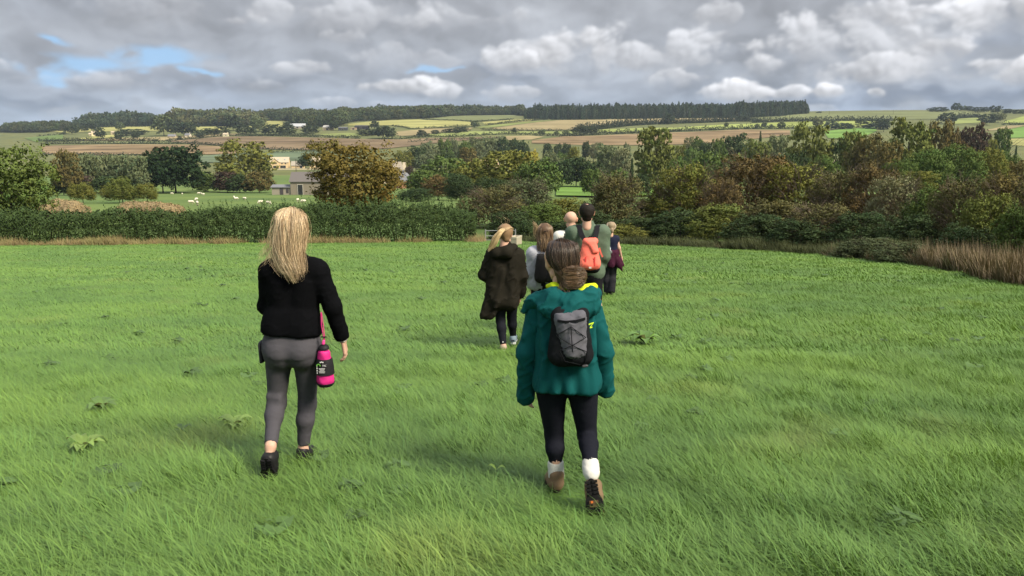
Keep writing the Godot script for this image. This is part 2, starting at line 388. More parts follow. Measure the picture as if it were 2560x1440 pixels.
const FAR_TREES := [
	[-713.1, 1320.2, 13.3, 17.3, "d", "round", "dark round tree left of the pale gabled farmhouse"],
	[-730.2, 1393.1, 9.8, 12.7, "d", "round", "small tree just left of the farmhouse on the left hillside"],
	[-705.2, 1377.6, 15.3, 13.9, "d", "round", "dark tree standing over the roof of the pale farmhouse"],
	[-580.4, 1146.4, 13.9, 12.7, "d", "round", "dark tree at the right corner of the pale farmhouse"],
	[-668.2, 1391.1, 14.1, 12.6, "g", "round", "round tree on the edge of the yellow field on the left ridge"],
	[-521.2, 1078.2, 10.9, 9.8, "d", "round", "tree standing on the dark hedge at left"],
	[-509, 1100.3, 10, 10, "d", "round", "round tree at the end of the hedge below the cottages"],
	[-576.8, 1236.2, 8.7, 37.5, "d", "spread", "low dark scrub right of the farmhouse"],
	[-508.6, 1190.1, 28.8, 26.4, "g", "round", "big pale tree group left of the cottages"],
	[-487.6, 1181.8, 21.5, 17.9, "d", "round", "dark tree right of the big pale tree"],
	[-462, 1161.1, 17.6, 25.8, "d", "round", "dark tree overhanging the cottages on the left hillside"],
	[-413.1, 1077.2, 10.9, 10.9, "d", "round", "lone dark tree at the hedge corner left of the long brown field"],
	[-431.7, 1057.8, 5.3, 5.3, "d", "round", "tiny tree in the tan field on the left"],
	[-437.2, 1179, 9.5, 19.1, "d", "spread", "dark bushes beside the cottages"],
	[-420.4, 1180.8, 10.7, 19.1, "d", "spread", "dark bush clump right of the cottages"],
	[-439.4, 1284.9, 22.1, 26, "d", "round", "dark round tree at the end of the left wood"],
	[-385.5, 1175.3, 13.1, 23.7, "d", "spread", "dark clump below the end of the left wood"],
	[-384.6, 1240.2, 18.8, 21.3, "g", "round", "pale green tree left of the small yellow field"],
	[-339.8, 1159.2, 12.9, 25.8, "d", "spread", "dark thicket below the small yellow field"],
	[-317.9, 1152, 10.5, 23.3, "d", "spread", "dark thicket in front of the farm"],
	[-350, 1274.4, 10.9, 16.1, "d", "round", "dark round tree at the left end of the farm roofs"],
	[-289.6, 1168.4, 10.6, 23.6, "d", "spread", "shrubs in front of the farm sheds"],
	[-267.5, 1222.4, 12.3, 13.6, "d", "round", "round tree between the farm barns"],
	[-278.5, 1350.1, 19.1, 17.7, "g", "tall", "tall pale tree behind the farm barns"],
	[-207.8, 1235.1, 11.2, 13.7, "d", "round", "round tree right of the dark open barn"],
	[-195.5, 1105.9, 7.8, 27.9, "d", "spread", "dark hedge clump below the dark barn"],
	[-164.5, 1036, 14.6, 24.1, "d", "round", "dark tree clump right of the maple top"],
	[-153.1, 1034.7, 12.5, 12.5, "g", "round", "paler tree beside the dark clump right of the maple"],
	[-58, 1271.2, 10.9, 11.6, "g", "round", "lone pale tree in the hedge under the large yellow field"],
	[2.8, 1130.3, 7.4, 6.3, "d", "round", "small tree on the light green strip"],
	[-118.3, 1074.6, 7.6, 14.1, "d", "spread", "dark shrubs left end of the light green strip"],
	[-104.8, 1111.6, 5.6, 10.1, "d", "spread", "brown shrub above the light green strip"],
	[-85.3, 1136.3, 6.3, 21.8, "d", "spread", "first dark shrub row above the light green strip"],
	[-71.4, 1154.9, 8.2, 17.5, "d", "spread", "second dark shrub row above the light green strip"],
	[39.7, 1093.4, 7.2, 9.4, "g", "round", "small round tree on the hedge left of the dark grove"],
	[60.1, 1092.5, 5, 6.1, "g", "round", "very small tree left of the dark grove"],
	[71.3, 1083.3, 6, 7.7, "g", "round", "small round tree touching the dark grove"],
	[91.1, 1091, 11, 18.7, "d", "round", "dark grove in the middle of the light green strips"],
	[106.9, 1099.3, 10, 15.5, "d", "round", "right half of the dark grove on the light green strip"],
	[257.4, 1347.4, 15, 15, "d", "round", "round tree above the bushy hedge under the plantation"],
	[326, 1240.6, 6.3, 5.6, "d", "round", "small tree beside the track across the lime strip"],
	[361.4, 1202.4, 6.1, 5.5, "d", "round", "first of four small round trees on the lime strip"],
	[370.8, 1200.5, 7.9, 7.3, "d", "round", "second of four small round trees on the lime strip"],
	[380.8, 1198.5, 5.4, 4.8, "d", "round", "smallest of four round trees on the lime strip"],
	[391.8, 1187.2, 9, 9, "d", "round", "largest of four round trees on the lime strip"],
	[409.4, 1454.9, 7.3, 22, "d", "spread", "dark bush clump under the right part of the plantation"],
	[442, 1179.6, 15.5, 14.3, "p", "round", "pale grey tree behind the first yellow willow"],
	[450.9, 1151.8, 12.2, 16.3, "b", "round", "bluish round tree right of the pale grey tree"],
	[475.7, 1165.8, 8.2, 24.7, "d", "spread", "dark bushes right of the bluish round tree"],
	[546.1, 1281.2, 7.8, 14.2, "d", "round", "bluish tree behind the bush row on the right hill"],
	[517.9, 1169.6, 13, 33.1, "d", "spread", "dark copse above the vivid green meadow"],
	[503.2, 1103.8, 14.5, 12.3, "d", "round", "dark tree at the right end of the vivid green meadow"],
	[675.7, 1270.2, 16, 23.1, "d", "round", "dark round tree below the hilltop field"],
	[719.1, 1236.4, 15, 21.2, "d", "round", "dark tree left of the pale roadside tree"],
	[766.2, 1287.8, 14.3, 20.8, "p", "round", "pale tree on the slope at far right"],
	[902.7, 1735.3, 9.6, 35.1, "d", "spread", "dark clump at the left end of the skyline trees on the right"],
	[951.2, 1752.9, 16.8, 17.7, "d", "round", "tallest round tree on the right skyline"],
	[963, 1749.4, 11.5, 12.4, "g", "round", "paler tree beside the tallest skyline tree"],
	[959.3, 1721.3, 11.3, 12.2, "d", "round", "dark tree on the skyline right of the pale one"],
	[961.8, 1691.4, 10.2, 20.5, "d", "spread", "wide dark tree on the right skyline"],
	[959.7, 1661.9, 10.9, 11.7, "d", "round", "upright dark tree on the right skyline"],
	[933.2, 1580.8, 14.4, 19.2, "d", "round", "large dark skyline tree near the right edge"],
	[943.5, 1558, 9.4, 17.3, "d", "round", "small dark skyline tree near the right edge"],
	[979.6, 1575.9, 8, 28.6, "d", "spread", "low dark clump at the right end of the skyline"],
	[648.3, 1727.7, 3.5, 10.5, "d", "spread", "tiny tree clump on the skyline right of the plantation"],
]
const VALLEY_TREES := [
	[-127.2, 230, 13.2, 6.9, "brown", "tall", "brownish tree beside the leafy tree at left"],
	[-138.9, 262, 12.9, 8.1, "willow", "willow", "first grey green willow from the left, leaning in the wind"],
	[-134.3, 265, 13.3, 8.2, "willow", "willow", "second grey green willow from the left in the row"],
	[-126.8, 262, 13, 8.1, "willow", "willow", "third grey green willow in the row left of the dark oak"],
	[-119.5, 258, 12.6, 7.5, "willow", "willow", "fourth grey green willow, touching the dark oak"],
	[-113.8, 272, 16.7, 20.4, "oak", "oak", "broad dark oak with its trunk showing in the sheep pasture"],
	[-115.5, 266, 12, 11.7, "oak", "oak", "smaller dark oak on the left of the broad one"],
	[-128.5, 240, 6.1, 8.4, "plum", "shrub", "purplish brown shrub behind the straw heap"],
	[-121.7, 240, 5.7, 9.1, "dark", "shrub", "dark shrub below the willows"],
	[-131.1, 235, 6.8, 7, "dark", "shrub", "dark shrub behind the leafy tree at left"],
	[-107.8, 285, 7, 9.4, "green", "shrub", "green shrub at the right foot of the dark oak"],
	[-99.2, 280, 7.6, 9.8, "plum", "shrub", "brownish shrub right of the dark oak"],
	[-109.1, 330, 19.7, 19.5, "olive", "tall", "tall tree with a pale yellow top left of the cream house"],
	[-93.1, 275, 6.6, 8.2, "dark", "shrub", "dark green shrub left of the old barn"],
	[-86.5, 275, 7.9, 9.6, "brown", "shrub", "brown shrub in front of the cream house"],
	[-116.4, 300, 7.5, 6.6, "green", "shrub", "pale green bush half behind the oak"],
	[-153, 600, 11.5, 12, "dark", "round", "dark tree right of the cream house"],
	[-69.6, 520, 15.2, 13, "olive", "round", "yellowish tree behind the right side of the maple"],
	[-66.6, 560, 17.8, 14, "dark", "round", "dark round tree behind the slate roofed house"],
	[-54.6, 520, 12.7, 16.1, "willow", "round", "grey tree above the slate roofed house"],
	[-64.8, 470, 8.9, 5.2, "lime", "round", "small bright green tree beside the cottage roof"],
	[-56.1, 440, 6.8, 4.8, "plum", "tall", "dark purple tree right of the maple"],
	[-63.2, 620, 20.5, 14.3, "willow", "round", "leftmost tree of the pale row on the valley floor"],
	[-52.4, 630, 22.4, 13.2, "green", "round", "second tree of the pale row on the valley floor"],
	[-45.9, 640, 22.7, 10.9, "willow", "round", "third tree of the pale row, slightly behind"],
	[-35.3, 620, 22, 12.4, "green", "round", "fourth tree of the pale row with bare ground below"],
	[-28.5, 640, 23.3, 14.1, "willow", "tall", "fifth tree of the pale row, tallest of the left half"],
	[-18.6, 650, 24.2, 15.6, "willow", "tall", "sixth tree of the pale row, the tallest of all"],
	[-7.7, 650, 23.3, 13, "dark", "round", "dark tree at the right part of the pale row"],
	[1.3, 655, 22.5, 13.1, "dark", "round", "last dark tree at the right end of the valley row"],
	[9.5, 640, 20.9, 9.6, "dark", "round", "small dark tree right of the valley row"],
	[-26.2, 480, 17.2, 12, "brown", "round", "dull brown tree in front of the pale row"],
	[-18.7, 235, 11.8, 15.3, "green", "round", "large green tree left of the centre with a rounded top"],
	[-24.7, 225, 7.9, 10.1, "green", "round", "green tree beside the slate roofed house"],
	[-10.7, 220, 10.3, 11, "olive", "round", "olive green tree in the middle of the big green group"],
	[-0.8, 195, 11.6, 13.7, "olive", "round", "tallest green tree of the group above the walkers"],
	[6, 185, 9.5, 10.2, "green", "round", "dark olive tree on the right of the central group"],
	[-15.7, 170, 5.4, 6.5, "rust", "round", "rusty brown tree low in front of the green group"],
	[-10.4, 160, 5.5, 6.9, "dark", "round", "dark green tree right of the rusty brown one"],
	[-18, 150, 2.6, 6.8, "dark", "shrub", "dark green shrub at the right foot of the maple"],
	[-4.1, 150, 4.8, 6, "dark", "round", "dark tree behind the brown hawthorn at centre"],
	[26.3, 330, 13.2, 13.9, "dark", "round", "dark green tree above the vivid meadow at centre"],
	[20.2, 325, 11.6, 9.8, "dark", "round", "dark tree at the left end of the vivid meadow"],
	[32, 325, 11, 10.4, "dark", "round", "dark tree over the right of the vivid meadow"],
	[10.7, 430, 15.7, 7.3, "gold", "round", "bright yellow willow among the green trees at centre"],
	[20.5, 440, 15.5, 10.1, "willow", "round", "grey green tree right of the yellow willow"],
	[4.3, 430, 14.2, 7.3, "green", "round", "small green tree left of the yellow willow"],
	[31.7, 420, 17.3, 7.1, "olive", "round", "small olive tree above the dark meadow trees"],
	[31, 500, 14.7, 9, "green", "round", "green tree behind the house chimney at centre"],
	[64, 700, 17.9, 7, "dark", "round", "small dark tree on the edge of the far brown field"],
	[69.6, 690, 16.4, 8.3, "pale", "round", "pale grey tree at the edge of the far brown field"],
	[31.1, 700, 15.6, 9.1, "dark", "round", "dark bush on the edge of the brown field at centre"],
	[39.8, 700, 15.6, 7, "dark", "round", "second dark bush on the edge of the brown field"],
	[47, 700, 16.2, 8.4, "dark", "round", "third dark bush on the edge of the brown field"],
	[47.3, 400, 18.6, 12.8, "willow", "round", "grey willow left of the tall poplar"],
	[52.1, 380, 17, 10.3, "pale", "willow", "pale windblown willow right of the grey one"],
	[90.6, 640, 19.6, 5.8, "willow", "round", "small tree peeping over the pale willow"],
	[44.8, 250, 21.8, 13.2, "poplar", "tall", "very tall poplar with a yellowish crown right of centre"],
	[33.4, 225, 10.7, 3.1, "dark", "conifer", "dark pointed conifer left of the tall poplar"],
	[32.3, 200, 6.3, 4, "dark", "tall", "dark ivy covered tree at the foot of the poplar"],
	[29.8, 230, 8, 6.9, "green", "round", "green tree left of the dark conifer"],
	[113.4, 520, 25.1, 9.4, "pale", "tall", "pale poplar in the distance right of the tall poplar"],
	[117.3, 510, 24.4, 8.7, "green", "tall", "green tree next to the distant pale poplar"],
	[113.8, 480, 20.8, 10.1, "dark", "round", "round dark green tree right of the pale poplars"],
	[93.4, 420, 17.6, 9.7, "green", "round", "green tree over the house right of the poplar"],
	[89.6, 430, 19.3, 5.6, "olive", "round", "small olive tree at the right edge of the poplar"],
	[120.5, 440, 24.4, 16.3, "dark", "round", "wide dark tree behind the rusty bush"],
	[109.9, 430, 21.7, 8.6, "green", "round", "green tree at the left of the wide dark tree"],
	[131.2, 430, 25.4, 5.6, "dark", "conifer", "small pointed conifer on the edge of the brown field"],
	[50.8, 200, 12, 11.2, "green", "round", "broad green tree in front of the distant houses right of the poplar"],
	[99.8, 330, 19.5, 10.9, "lime", "round", "yellow green tree behind the rusty bush"],
	[112.5, 345, 21.9, 11.4, "willow", "round", "pale green tree left of the first yellow willow"],
	[88, 240, 21.7, 11.5, "poplar", "tall", "tall yellowish willow right of the lime strip"],
	[79, 225, 13.1, 6.8, "dark", "round", "dark tree at the foot of the yellowish willow"],
	[99.6, 250, 17.5, 6.5, "dark", "tall", "dark green upright tree between the two willows"],
	[98.9, 235, 19.7, 8.2, "poplar", "tall", "brown green willow with a thin yellow crown"],
	[94.8, 215, 17, 9.7, "brown", "willow", "drooping brownish willow right of centre in the tree belt"],
	[95.5, 205, 14.2, 6.8, "brown", "willow", "drooping tree with a sloping right side"],
	[117.4, 240, 23, 13.4, "lime", "tall", "large green tree with a yellow tinted top on the right"],
	[147, 280, 24.9, 10.6, "brown", "round", "olive brown tree right of the large green one"],
	[154.9, 285, 22.3, 7.1, "rust", "round", "orange brown tree beside the copper beech"],
	[182.2, 320, 26, 10.6, "plum", "round", "dark purple copper beech on the right"],
	[183.1, 330, 23.9, 5, "plum", "round", "small dark tree left of the copper beech"],
	[235.5, 390, 27.4, 8.2, "green", "tall", "green tree right of the copper beech"],
	[212.8, 360, 21.1, 7.2, "olive", "round", "olive tree under the copper beech"],
	[135.3, 240, 15.5, 5.5, "rust", "round", "small orange tree below the copper beech"],
	[66.8, 130, 9.1, 7.8, "green", "round", "large green tree behind the pale hawthorn"],
	[74.5, 135, 9.9, 7.8, "green", "round", "wide green tree in the right tree belt"],
	[82.1, 140, 10, 6.7, "olive", "round", "yellow green tree near the right edge of the belt"],
	[55.1, 115, 6.8, 4.6, "green", "tall", "ash tree with light green leaves in the right belt"],
	[91.7, 150, 9.2, 5.2, "green", "round", "green tree close to the right edge of the belt"],
	[89.4, 140, 8.2, 6.3, "brown", "round", "brownish tree cut by the right edge of the picture"],
	[202.8, 340, 17, 3.7, "dark", "conifer", "small dark conifer at right near the pale field"],
	[217.4, 350, 17.1, 3.5, "dark", "conifer", "pointed dark conifer at the right edge"],
	[50.5, 100, 5.2, 4.5, "olive", "tall", "olive young tree standing behind the thorn bushes"],
	[40.6, 130, 7.2, 5.8, "brown", "round", "brown tree peeping over the rusty bush"],
	[51.9, 135, 8.1, 6.1, "green", "round", "dark green tree above the olive bushes at right"],
	[46.8, 140, 8.8, 6.3, "dark", "round", "dark tree between the rusty bush and the willow"],
	[35.6, 170, 9, 6, "green", "round", "dull green tree right under the tall poplar"],
	[19.9, 200, 7.3, 6, "green", "round", "green tree left of the twiggy brown bush"],
]
const BUSHES := [
	[-1.4, 56, 3.1, 4.2, "thorn", "thorn", "brown olive hawthorn behind the gate"],
	[1.1, 60, 3.7, 3.9, "greygreen", "thorn", "greyish green bush with upright twigs behind the hawthorn"],
	[1.7, 47, 2.1, 2.8, "green", "bush", "green bush behind the dark-coated walker's head"],
	[3.4, 50, 2.3, 2.8, "olive", "bush", "olive bush behind the bald walker"],
	[0.1, 44, 1.7, 2.4, "dark", "bush", "dark green bush to the right of the gate"],
	[6.1, 47, 3.9, 3.2, "thorn", "thorn", "tall twiggy brown bush right of the man in green"],
	[4.4, 44, 1.7, 2.4, "dark", "bush", "dark bush right behind the man in green"],
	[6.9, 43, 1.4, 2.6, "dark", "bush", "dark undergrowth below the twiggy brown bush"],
	[9.1, 48, 3.5, 2.6, "olive", "thorn", "yellow olive bush left half of the pair"],
	[10.4, 47, 4.5, 3.5, "olive", "thorn", "tall yellow olive bush right half of the pair"],
	[14.2, 48, 5.1, 4.6, "rust", "thorn", "large rusty brown bush, tallest of the thicket"],
	[11.7, 45, 3.5, 2.5, "rust", "thorn", "reddish brown bush in front of the large rusty one"],
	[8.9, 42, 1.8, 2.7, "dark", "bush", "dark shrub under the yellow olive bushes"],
	[10.5, 41, 2.2, 2.7, "lime", "bush", "bush with fresh yellow green leaves under the rusty one"],
	[16.4, 46, 4.5, 3.7, "olive", "thorn", "olive yellow bush right of the large rusty one"],
	[12.9, 40, 2.4, 2.8, "thorn", "bush", "brown shrub under the olive yellow bush"],
	[11.7, 38, 1.7, 2.7, "dark", "bush", "very dark shrub at the foot of the rusty bush"],
	[17.5, 43, 4, 3, "thorn", "thorn", "grey brown thorn bush with bare twigs"],
	[14.2, 37, 2.3, 2.8, "thorn", "thorn", "brown thorn bush near the field edge"],
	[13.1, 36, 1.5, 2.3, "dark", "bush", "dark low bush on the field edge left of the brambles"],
	[18.5, 41, 4.2, 2.7, "rust", "thorn", "red brown bush with tangled twigs"],
	[15.2, 35, 1.9, 2.3, "dark", "bush", "dark green elder at the field edge"],
	[18.3, 38, 3.6, 2.5, "pale", "thorn", "thorn bush covered in pale silvery leaves"],
	[18.9, 36, 3.1, 2.3, "green", "bush", "green bush right of the pale silvery one"],
	[16.5, 33, 1.8, 2.1, "dark", "bush", "dark hollow bush above the brambles"],
	[18.5, 33, 3.4, 2.3, "thorn", "thorn", "tall tangled thorn near the right side"],
	[17.9, 30, 2.7, 1.9, "lime", "bush", "bush with yellow leaves near the right edge"],
	[19.1, 31, 3.5, 2.3, "brown", "thorn", "brown thorn bush in the top right of the hedge"],
	[16, 28, 1.5, 1.8, "dark", "bush", "dark green shrub above the tall dry grass"],
	[16.1, 25, 2.3, 1.5, "green", "bush", "fresh green shrub at the right edge"],
	[17.4, 26, 3.2, 1.9, "thorn", "thorn", "brown bush just leaving the picture on the right"],
	[14.1, 31, 0.9, 2.3, "bramble", "bush", "low bramble patch at the field edge"],
	[14.4, 29, 0.8, 2, "bramble", "bush", "low bramble heap left of the dry grass"],
	[2.3, 46, 1.1, 3, "dark", "bush", "dark shrub behind the walkers at centre"],
	[17.2, 24, 3.1, 2, "green", "bush", "tall green bush beyond the right edge"],
	[5.9, 42, 1, 2.5, "olive", "bush", "low dull shrub right of the woman in navy"],
]
const SHEEP := [[-105.1, 248.2], [-99.2, 241.6], [-99.6, 255.4], [-96.5, 249.2], [-90.2, 234.8], [-106, 292.5], [-63.5, 183.3], [-56.7, 164.9], [-55, 164.9], [-61.7, 156.8], [-52.4, 130.8], [-49.3, 125.5], [-41, 130.7], [-38.1, 125.4], [-39.9, 149.3], [-35.5, 136.3]]
const WOOD_EDGES := [
	["broadleaf", 260, [-1054.6, 1678.7, -929.8, 1552.8, -840.2, 1475.8, -793.7, 1484.3]],
	["mixed", 300, [-828.8, 1550.3, -763.3, 1589.1, -662.2, 1535.3]],
	["pale", 160, [-662.2, 1535.3, -547.1, 1468.8, -471.8, 1415.5, -447.9, 1462.5]],
	["broad2", 420, [-523, 1669.4, -434.1, 1612.4, -360.6, 1375.3, -315.8, 1314.7, -286.2, 1326.9, -298.7, 1487.8, -240.3, 1534.1, -171.7, 1595.2, -132, 1800.1, 9.5, 1951.8, 28.1, 1798.7]],
	["plant", 330, [24.9, 1588.1, 91, 1549.8, 208, 1574.7, 322.8, 1571.2, 415.9, 1518.2, 512, 1586.4, 589.4, 1675, 610.8, 1688.9]],
]


# ---------------------------------------------------------------- leaves, trees, grass
func ball() -> Vector3:
	while true:
		var p := Vector3(rng.randf_range(-1, 1), rng.randf_range(-1, 1), rng.randf_range(-1, 1))
		var l := p.length_squared()
		if l < 1.0 and l > 0.01: return p / sqrt(l)
	return Vector3.UP


func leaf(v: PackedVector3Array, n: PackedVector3Array, idx: PackedInt32Array, c: PackedColorArray, p: Vector3, face: Vector3, soft: Vector3, size: float, tint: Color, slim := 0.55) -> void:
	var t := face.cross(ball())
	if t.length_squared() < 1e-4: t = face.cross(Vector3(0.3, 0.9, 0.1))
	t = t.normalized() * size * 0.5
	var b := face.cross(t) * slim
	if soft.dot(face) < 0: face = -face
	var s := v.size()
	var nn := (soft + face * 0.6).normalized()
	v.append_array([p - t, p + b, p + t, p - b])
	n.append_array([nn, nn, nn, nn])
	c.append_array([tint, tint, tint, tint])
	if b.cross(t).dot(nn) < 0: idx.append_array([s, s + 1, s + 2, s, s + 2, s + 3])
	else: idx.append_array([s, s + 2, s + 1, s, s + 3, s + 2])


func outline(shape: String, y: float) -> float:
	match shape:
		"tall", "poplar": return 0.5 * sqrt(maxf(0, 1 - pow(absf(y * 2.0 - 0.95) / 1.05, 2.5)))
		"conifer": return 0.5 * (1.02 - y) * (0.85 + 0.15 * sin(y * 40.0))
		"pine": return 0.42 * pow(maxf(sin(PI * clampf(y * 0.75 + 0.22, 0, 1)), 0), 0.7)
		"oak": return 0.5 * sqrt(maxf(0, 1 - pow((y - 0.5) / 0.52, 2))) if y > 0.16 else 0.0
		"shrub", "spread", "bush", "thorn": return 0.5 * pow(maxf(0, 1 - pow(y, 2.4)), 0.5)
	return 0.5 * sqrt(maxf(0, 1 - pow((y - 0.5) / 0.5, 2))) * (0.86 + 0.14 * y)


func crown_mesh(number: int, shape: String, clumps: int, per: int, size: float, core := 0) -> ArrayMesh:
	var key := "%d %s %d %d %d" % [number, shape, clumps, per, core]
	if crowns.has(key): return crowns[key]
	rng.seed = 1000 + number * 77 + shape.hash() % 1000
	var v := PackedVector3Array()
	var n := PackedVector3Array()
	var idx := PackedInt32Array()
	var c := PackedColorArray()
	var lean := -0.10 if shape == "willow" else 0.0
	var spiky := shape in ["conifer", "pine"]
	var asp := 0.62 if shape in ["tall", "poplar"] else 0.9
	var low := 0.2 if shape in ["oak", "round", "tall", "poplar", "willow"] else 0.1
	if per > 45 and shape == "round": low = 0.12
	# big lobes make the uneven outline; clumps of leaves sit on them
	var lobes := []
	var many := 20 if asp < 0.7 else 17
	for i in many:
		var lr := rng.randf_range(0.17, 0.27)
		var y := lerpf(low + lr * asp * 0.6, 0.9 - lr * asp, (i + rng.randf()) / many)
		if i >= many - 4: y = 1.0 - lr * asp * rng.randf_range(1.0, 1.5)
		var a := i * 2.4 + rng.randf_range(-0.7, 0.7)
		var rad := maxf(outline(shape, y) - lr * 0.55, 0.0 if i < many - 4 else 0.1) * rng.randf_range(0.72, 1.14)
		lobes.append([Vector3(cos(a) * rad + lean * y, y, sin(a) * rad), lr, rng.randf_range(0.85, 1.15), rng.randf_range(-0.12, 0.12)])
	for i in clumps:
		var mid: Vector3
		var light := rng.randf_range(0.82, 1.18)
		var hue := rng.randf_range(-0.12, 0.12)
		var cr := rng.randf_range(0.045, 0.10)
		if spiky:
			var y := pow(rng.randf(), 0.85)
			var a := rng.randf_range(0, TAU)
			var rad := outline(shape, y) * (0.35 + 0.6 * sqrt(rng.randf()))
			mid = Vector3(cos(a) * rad, y * 0.97, sin(a) * rad)
		else:
			var l: Array = lobes[rng.randi() % many]
			var dir := ball()
			var out := Vector3(l[0].x, (l[0].y - 0.45) * 0.8, l[0].z)
			if dir.dot(out) < -0.12: dir = (dir + out.normalized()).normalized()
			mid = l[0] + dir * Vector3(1, asp, 1) * l[1] * rng.randf_range(0.72, 1.0)
			if rng.randf() < 0.13: mid += dir * Vector3(1, asp, 1) * rng.randf_range(0.03, 0.09)
			light *= l[2]
			hue += l[3]
		mid.y = clampf(mid.y, 0.01 if low < 0.15 else 0.1, 0.985)
		var tint := Color(light * (1.0 + hue), light, light * (1.0 - hue * 0.6))
		var flat := rng.randf_range(0.5, 0.9) * (0.6 if asp < 0.7 or spiky else 1.0)
		for j in per:
			var dir := ball()
			var p := mid + dir * Vector3(1, flat, 1) * cr * (0.3 + 0.8 * rng.randf())
			if p.y < 0.0: p.y = rng.randf() * 0.05
			var soft := (dir * 0.8 + Vector3(mid.x, (mid.y - 0.45) * 0.8, mid.z) * 1.2 + Vector3(0, 0.3, 0)).normalized()
			var f := (dir + ball() * 0.9 + Vector3(0, 0.35, 0)).normalized()
			var w := rng.randf_range(0.88, 1.12)
			leaf(v, n, idx, c, p, f, soft, size * rng.randf_range(0.6, 1.35), Color(tint.r * w, tint.g * w, tint.b * w))
	for i in core:  # leaves deep inside the crown
		var l: Array = lobes[rng.randi() % many]
		var dir := ball()
		var p: Vector3 = l[0] + dir * Vector3(1, asp, 1) * l[1] * 0.8 * pow(rng.randf(), 0.4)
		if spiky:
			var y := rng.randf_range(0.04, 0.9)
			var a := rng.randf_range(0, TAU)
			p = Vector3(cos(a), 0, sin(a)) * outline(shape, y) * 0.75 * sqrt(rng.randf()) + Vector3(0, y, 0)
		elif rng.randf() < 0.5:
			var y := rng.randf_range(low, 0.9)
			var a := rng.randf_range(0, TAU)
			p = Vector3(cos(a), 0, sin(a)) * outline(shape, y) * 0.8 * sqrt(rng.randf()) + Vector3(lean * y, y, 0)
		p.y = maxf(p.y, 0.02)
		var l2 := rng.randf_range(0.75, 1.05)
		leaf(v, n, idx, c, p, (dir + ball() * 0.7).normalized(), dir, size * rng.randf_range(1.3, 2.0), Color(l2, l2, l2), 0.7)
	crowns[key] = arrays(v, n, idx, c)
	return crowns[key]


func trunk_mesh(number: int, shape: String) -> ArrayMesh:
	var key := "trunk %d %s" % [number, shape]
	if crowns.has(key): return crowns[key]
	rng.seed = 31 + number
	var paths := []
	var w := 0.012 if shape in ["poplar", "tall", "conifer", "pine"] else 0.02
	var top := 0.8 if shape in ["poplar", "tall", "conifer", "pine"] else 0.55
	paths.append([[Vector3(0, -0.03, 0), Vector3(0.004, top * 0.3, 0), Vector3(-0.01, top * 0.65, 0.01), Vector3(0, top, 0)], [w * 1.3, w, w * 0.7, w * 0.2]])
	for i in 7:
		var y := rng.randf_range(0.2, top * 0.8)
		var a := rng.randf_range(0, TAU)
		var out := outline(shape, y) * rng.randf_range(0.6, 0.9)
		var d := Vector3(cos(a), 0, sin(a))
		paths.append([[Vector3(0, y, 0), d * out * 0.45 + Vector3(0, y + 0.08, 0), d * out + Vector3(0, minf(y + 0.22, 0.93), 0)], [w * 0.55, w * 0.35, w * 0.1]])
	crowns[key] = tube_mesh(paths, 6)
	return crowns[key]


func twig_mesh(number: int, count: int) -> ArrayMesh:
	var key := "twig %d %d" % [number, count]
	if crowns.has(key): return crowns[key]
	rng.seed = 500 + number
	var paths := []
	for i in count:
		var a := rng.randf_range(0, TAU)
		var y := pow(rng.randf(), 0.7) * 0.8 + 0.1
		var r := outline("shrub", y)
		var d := Vector3(cos(a), 0, sin(a))
		var from := d * r * rng.randf_range(0.25, 0.6) + Vector3(0, y - rng.randf_range(0.05, 0.15), 0)
		var to := d * r * rng.randf_range(0.85, 1.1) + Vector3(0, y + rng.randf_range(-0.04, 0.12), 0)
		var bend := from.lerp(to, 0.55) + ball() * 0.04
		paths.append([[from, bend, to, to + (to - bend) * 0.4 + ball() * 0.035], [0.0045, 0.0035, 0.0024, 0.001]])
	crowns[key] = tube_mesh(paths, 3)
	return crowns[key]


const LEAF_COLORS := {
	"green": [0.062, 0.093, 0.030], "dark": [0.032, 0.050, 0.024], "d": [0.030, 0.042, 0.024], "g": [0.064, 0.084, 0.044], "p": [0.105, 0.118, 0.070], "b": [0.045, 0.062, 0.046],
	"willow": [0.088, 0.108, 0.062], "olive": [0.098, 0.105, 0.030], "gold": [0.250, 0.215, 0.040], "lime": [0.086, 0.104, 0.032], "brown": [0.088, 0.076, 0.032], "rust": [0.082, 0.063, 0.031],
	"plum": [0.046, 0.034, 0.029], "pale": [0.125, 0.132, 0.080], "oak": [0.016, 0.030, 0.014], "thorn": [0.072, 0.072, 0.034], "greygreen": [0.064, 0.078, 0.045], "bramble": [0.052, 0.066, 0.036],
	"poplar": [0.090, 0.104, 0.034], "fir": [0.036, 0.052, 0.034], "broad": [0.044, 0.057, 0.030], "ridge": [0.066, 0.078, 0.042], "maple": [0.098, 0.080, 0.025], "leafy": [0.070, 0.098, 0.030],
}


func leaf_mat(kind: String) -> StandardMaterial3D:
	var c: Array = LEAF_COLORS[kind]
	return mat(c[0] * 1.42, c[1] * 1.40, c[2] * 1.25, 0.8, true, 0.45, 0.14)


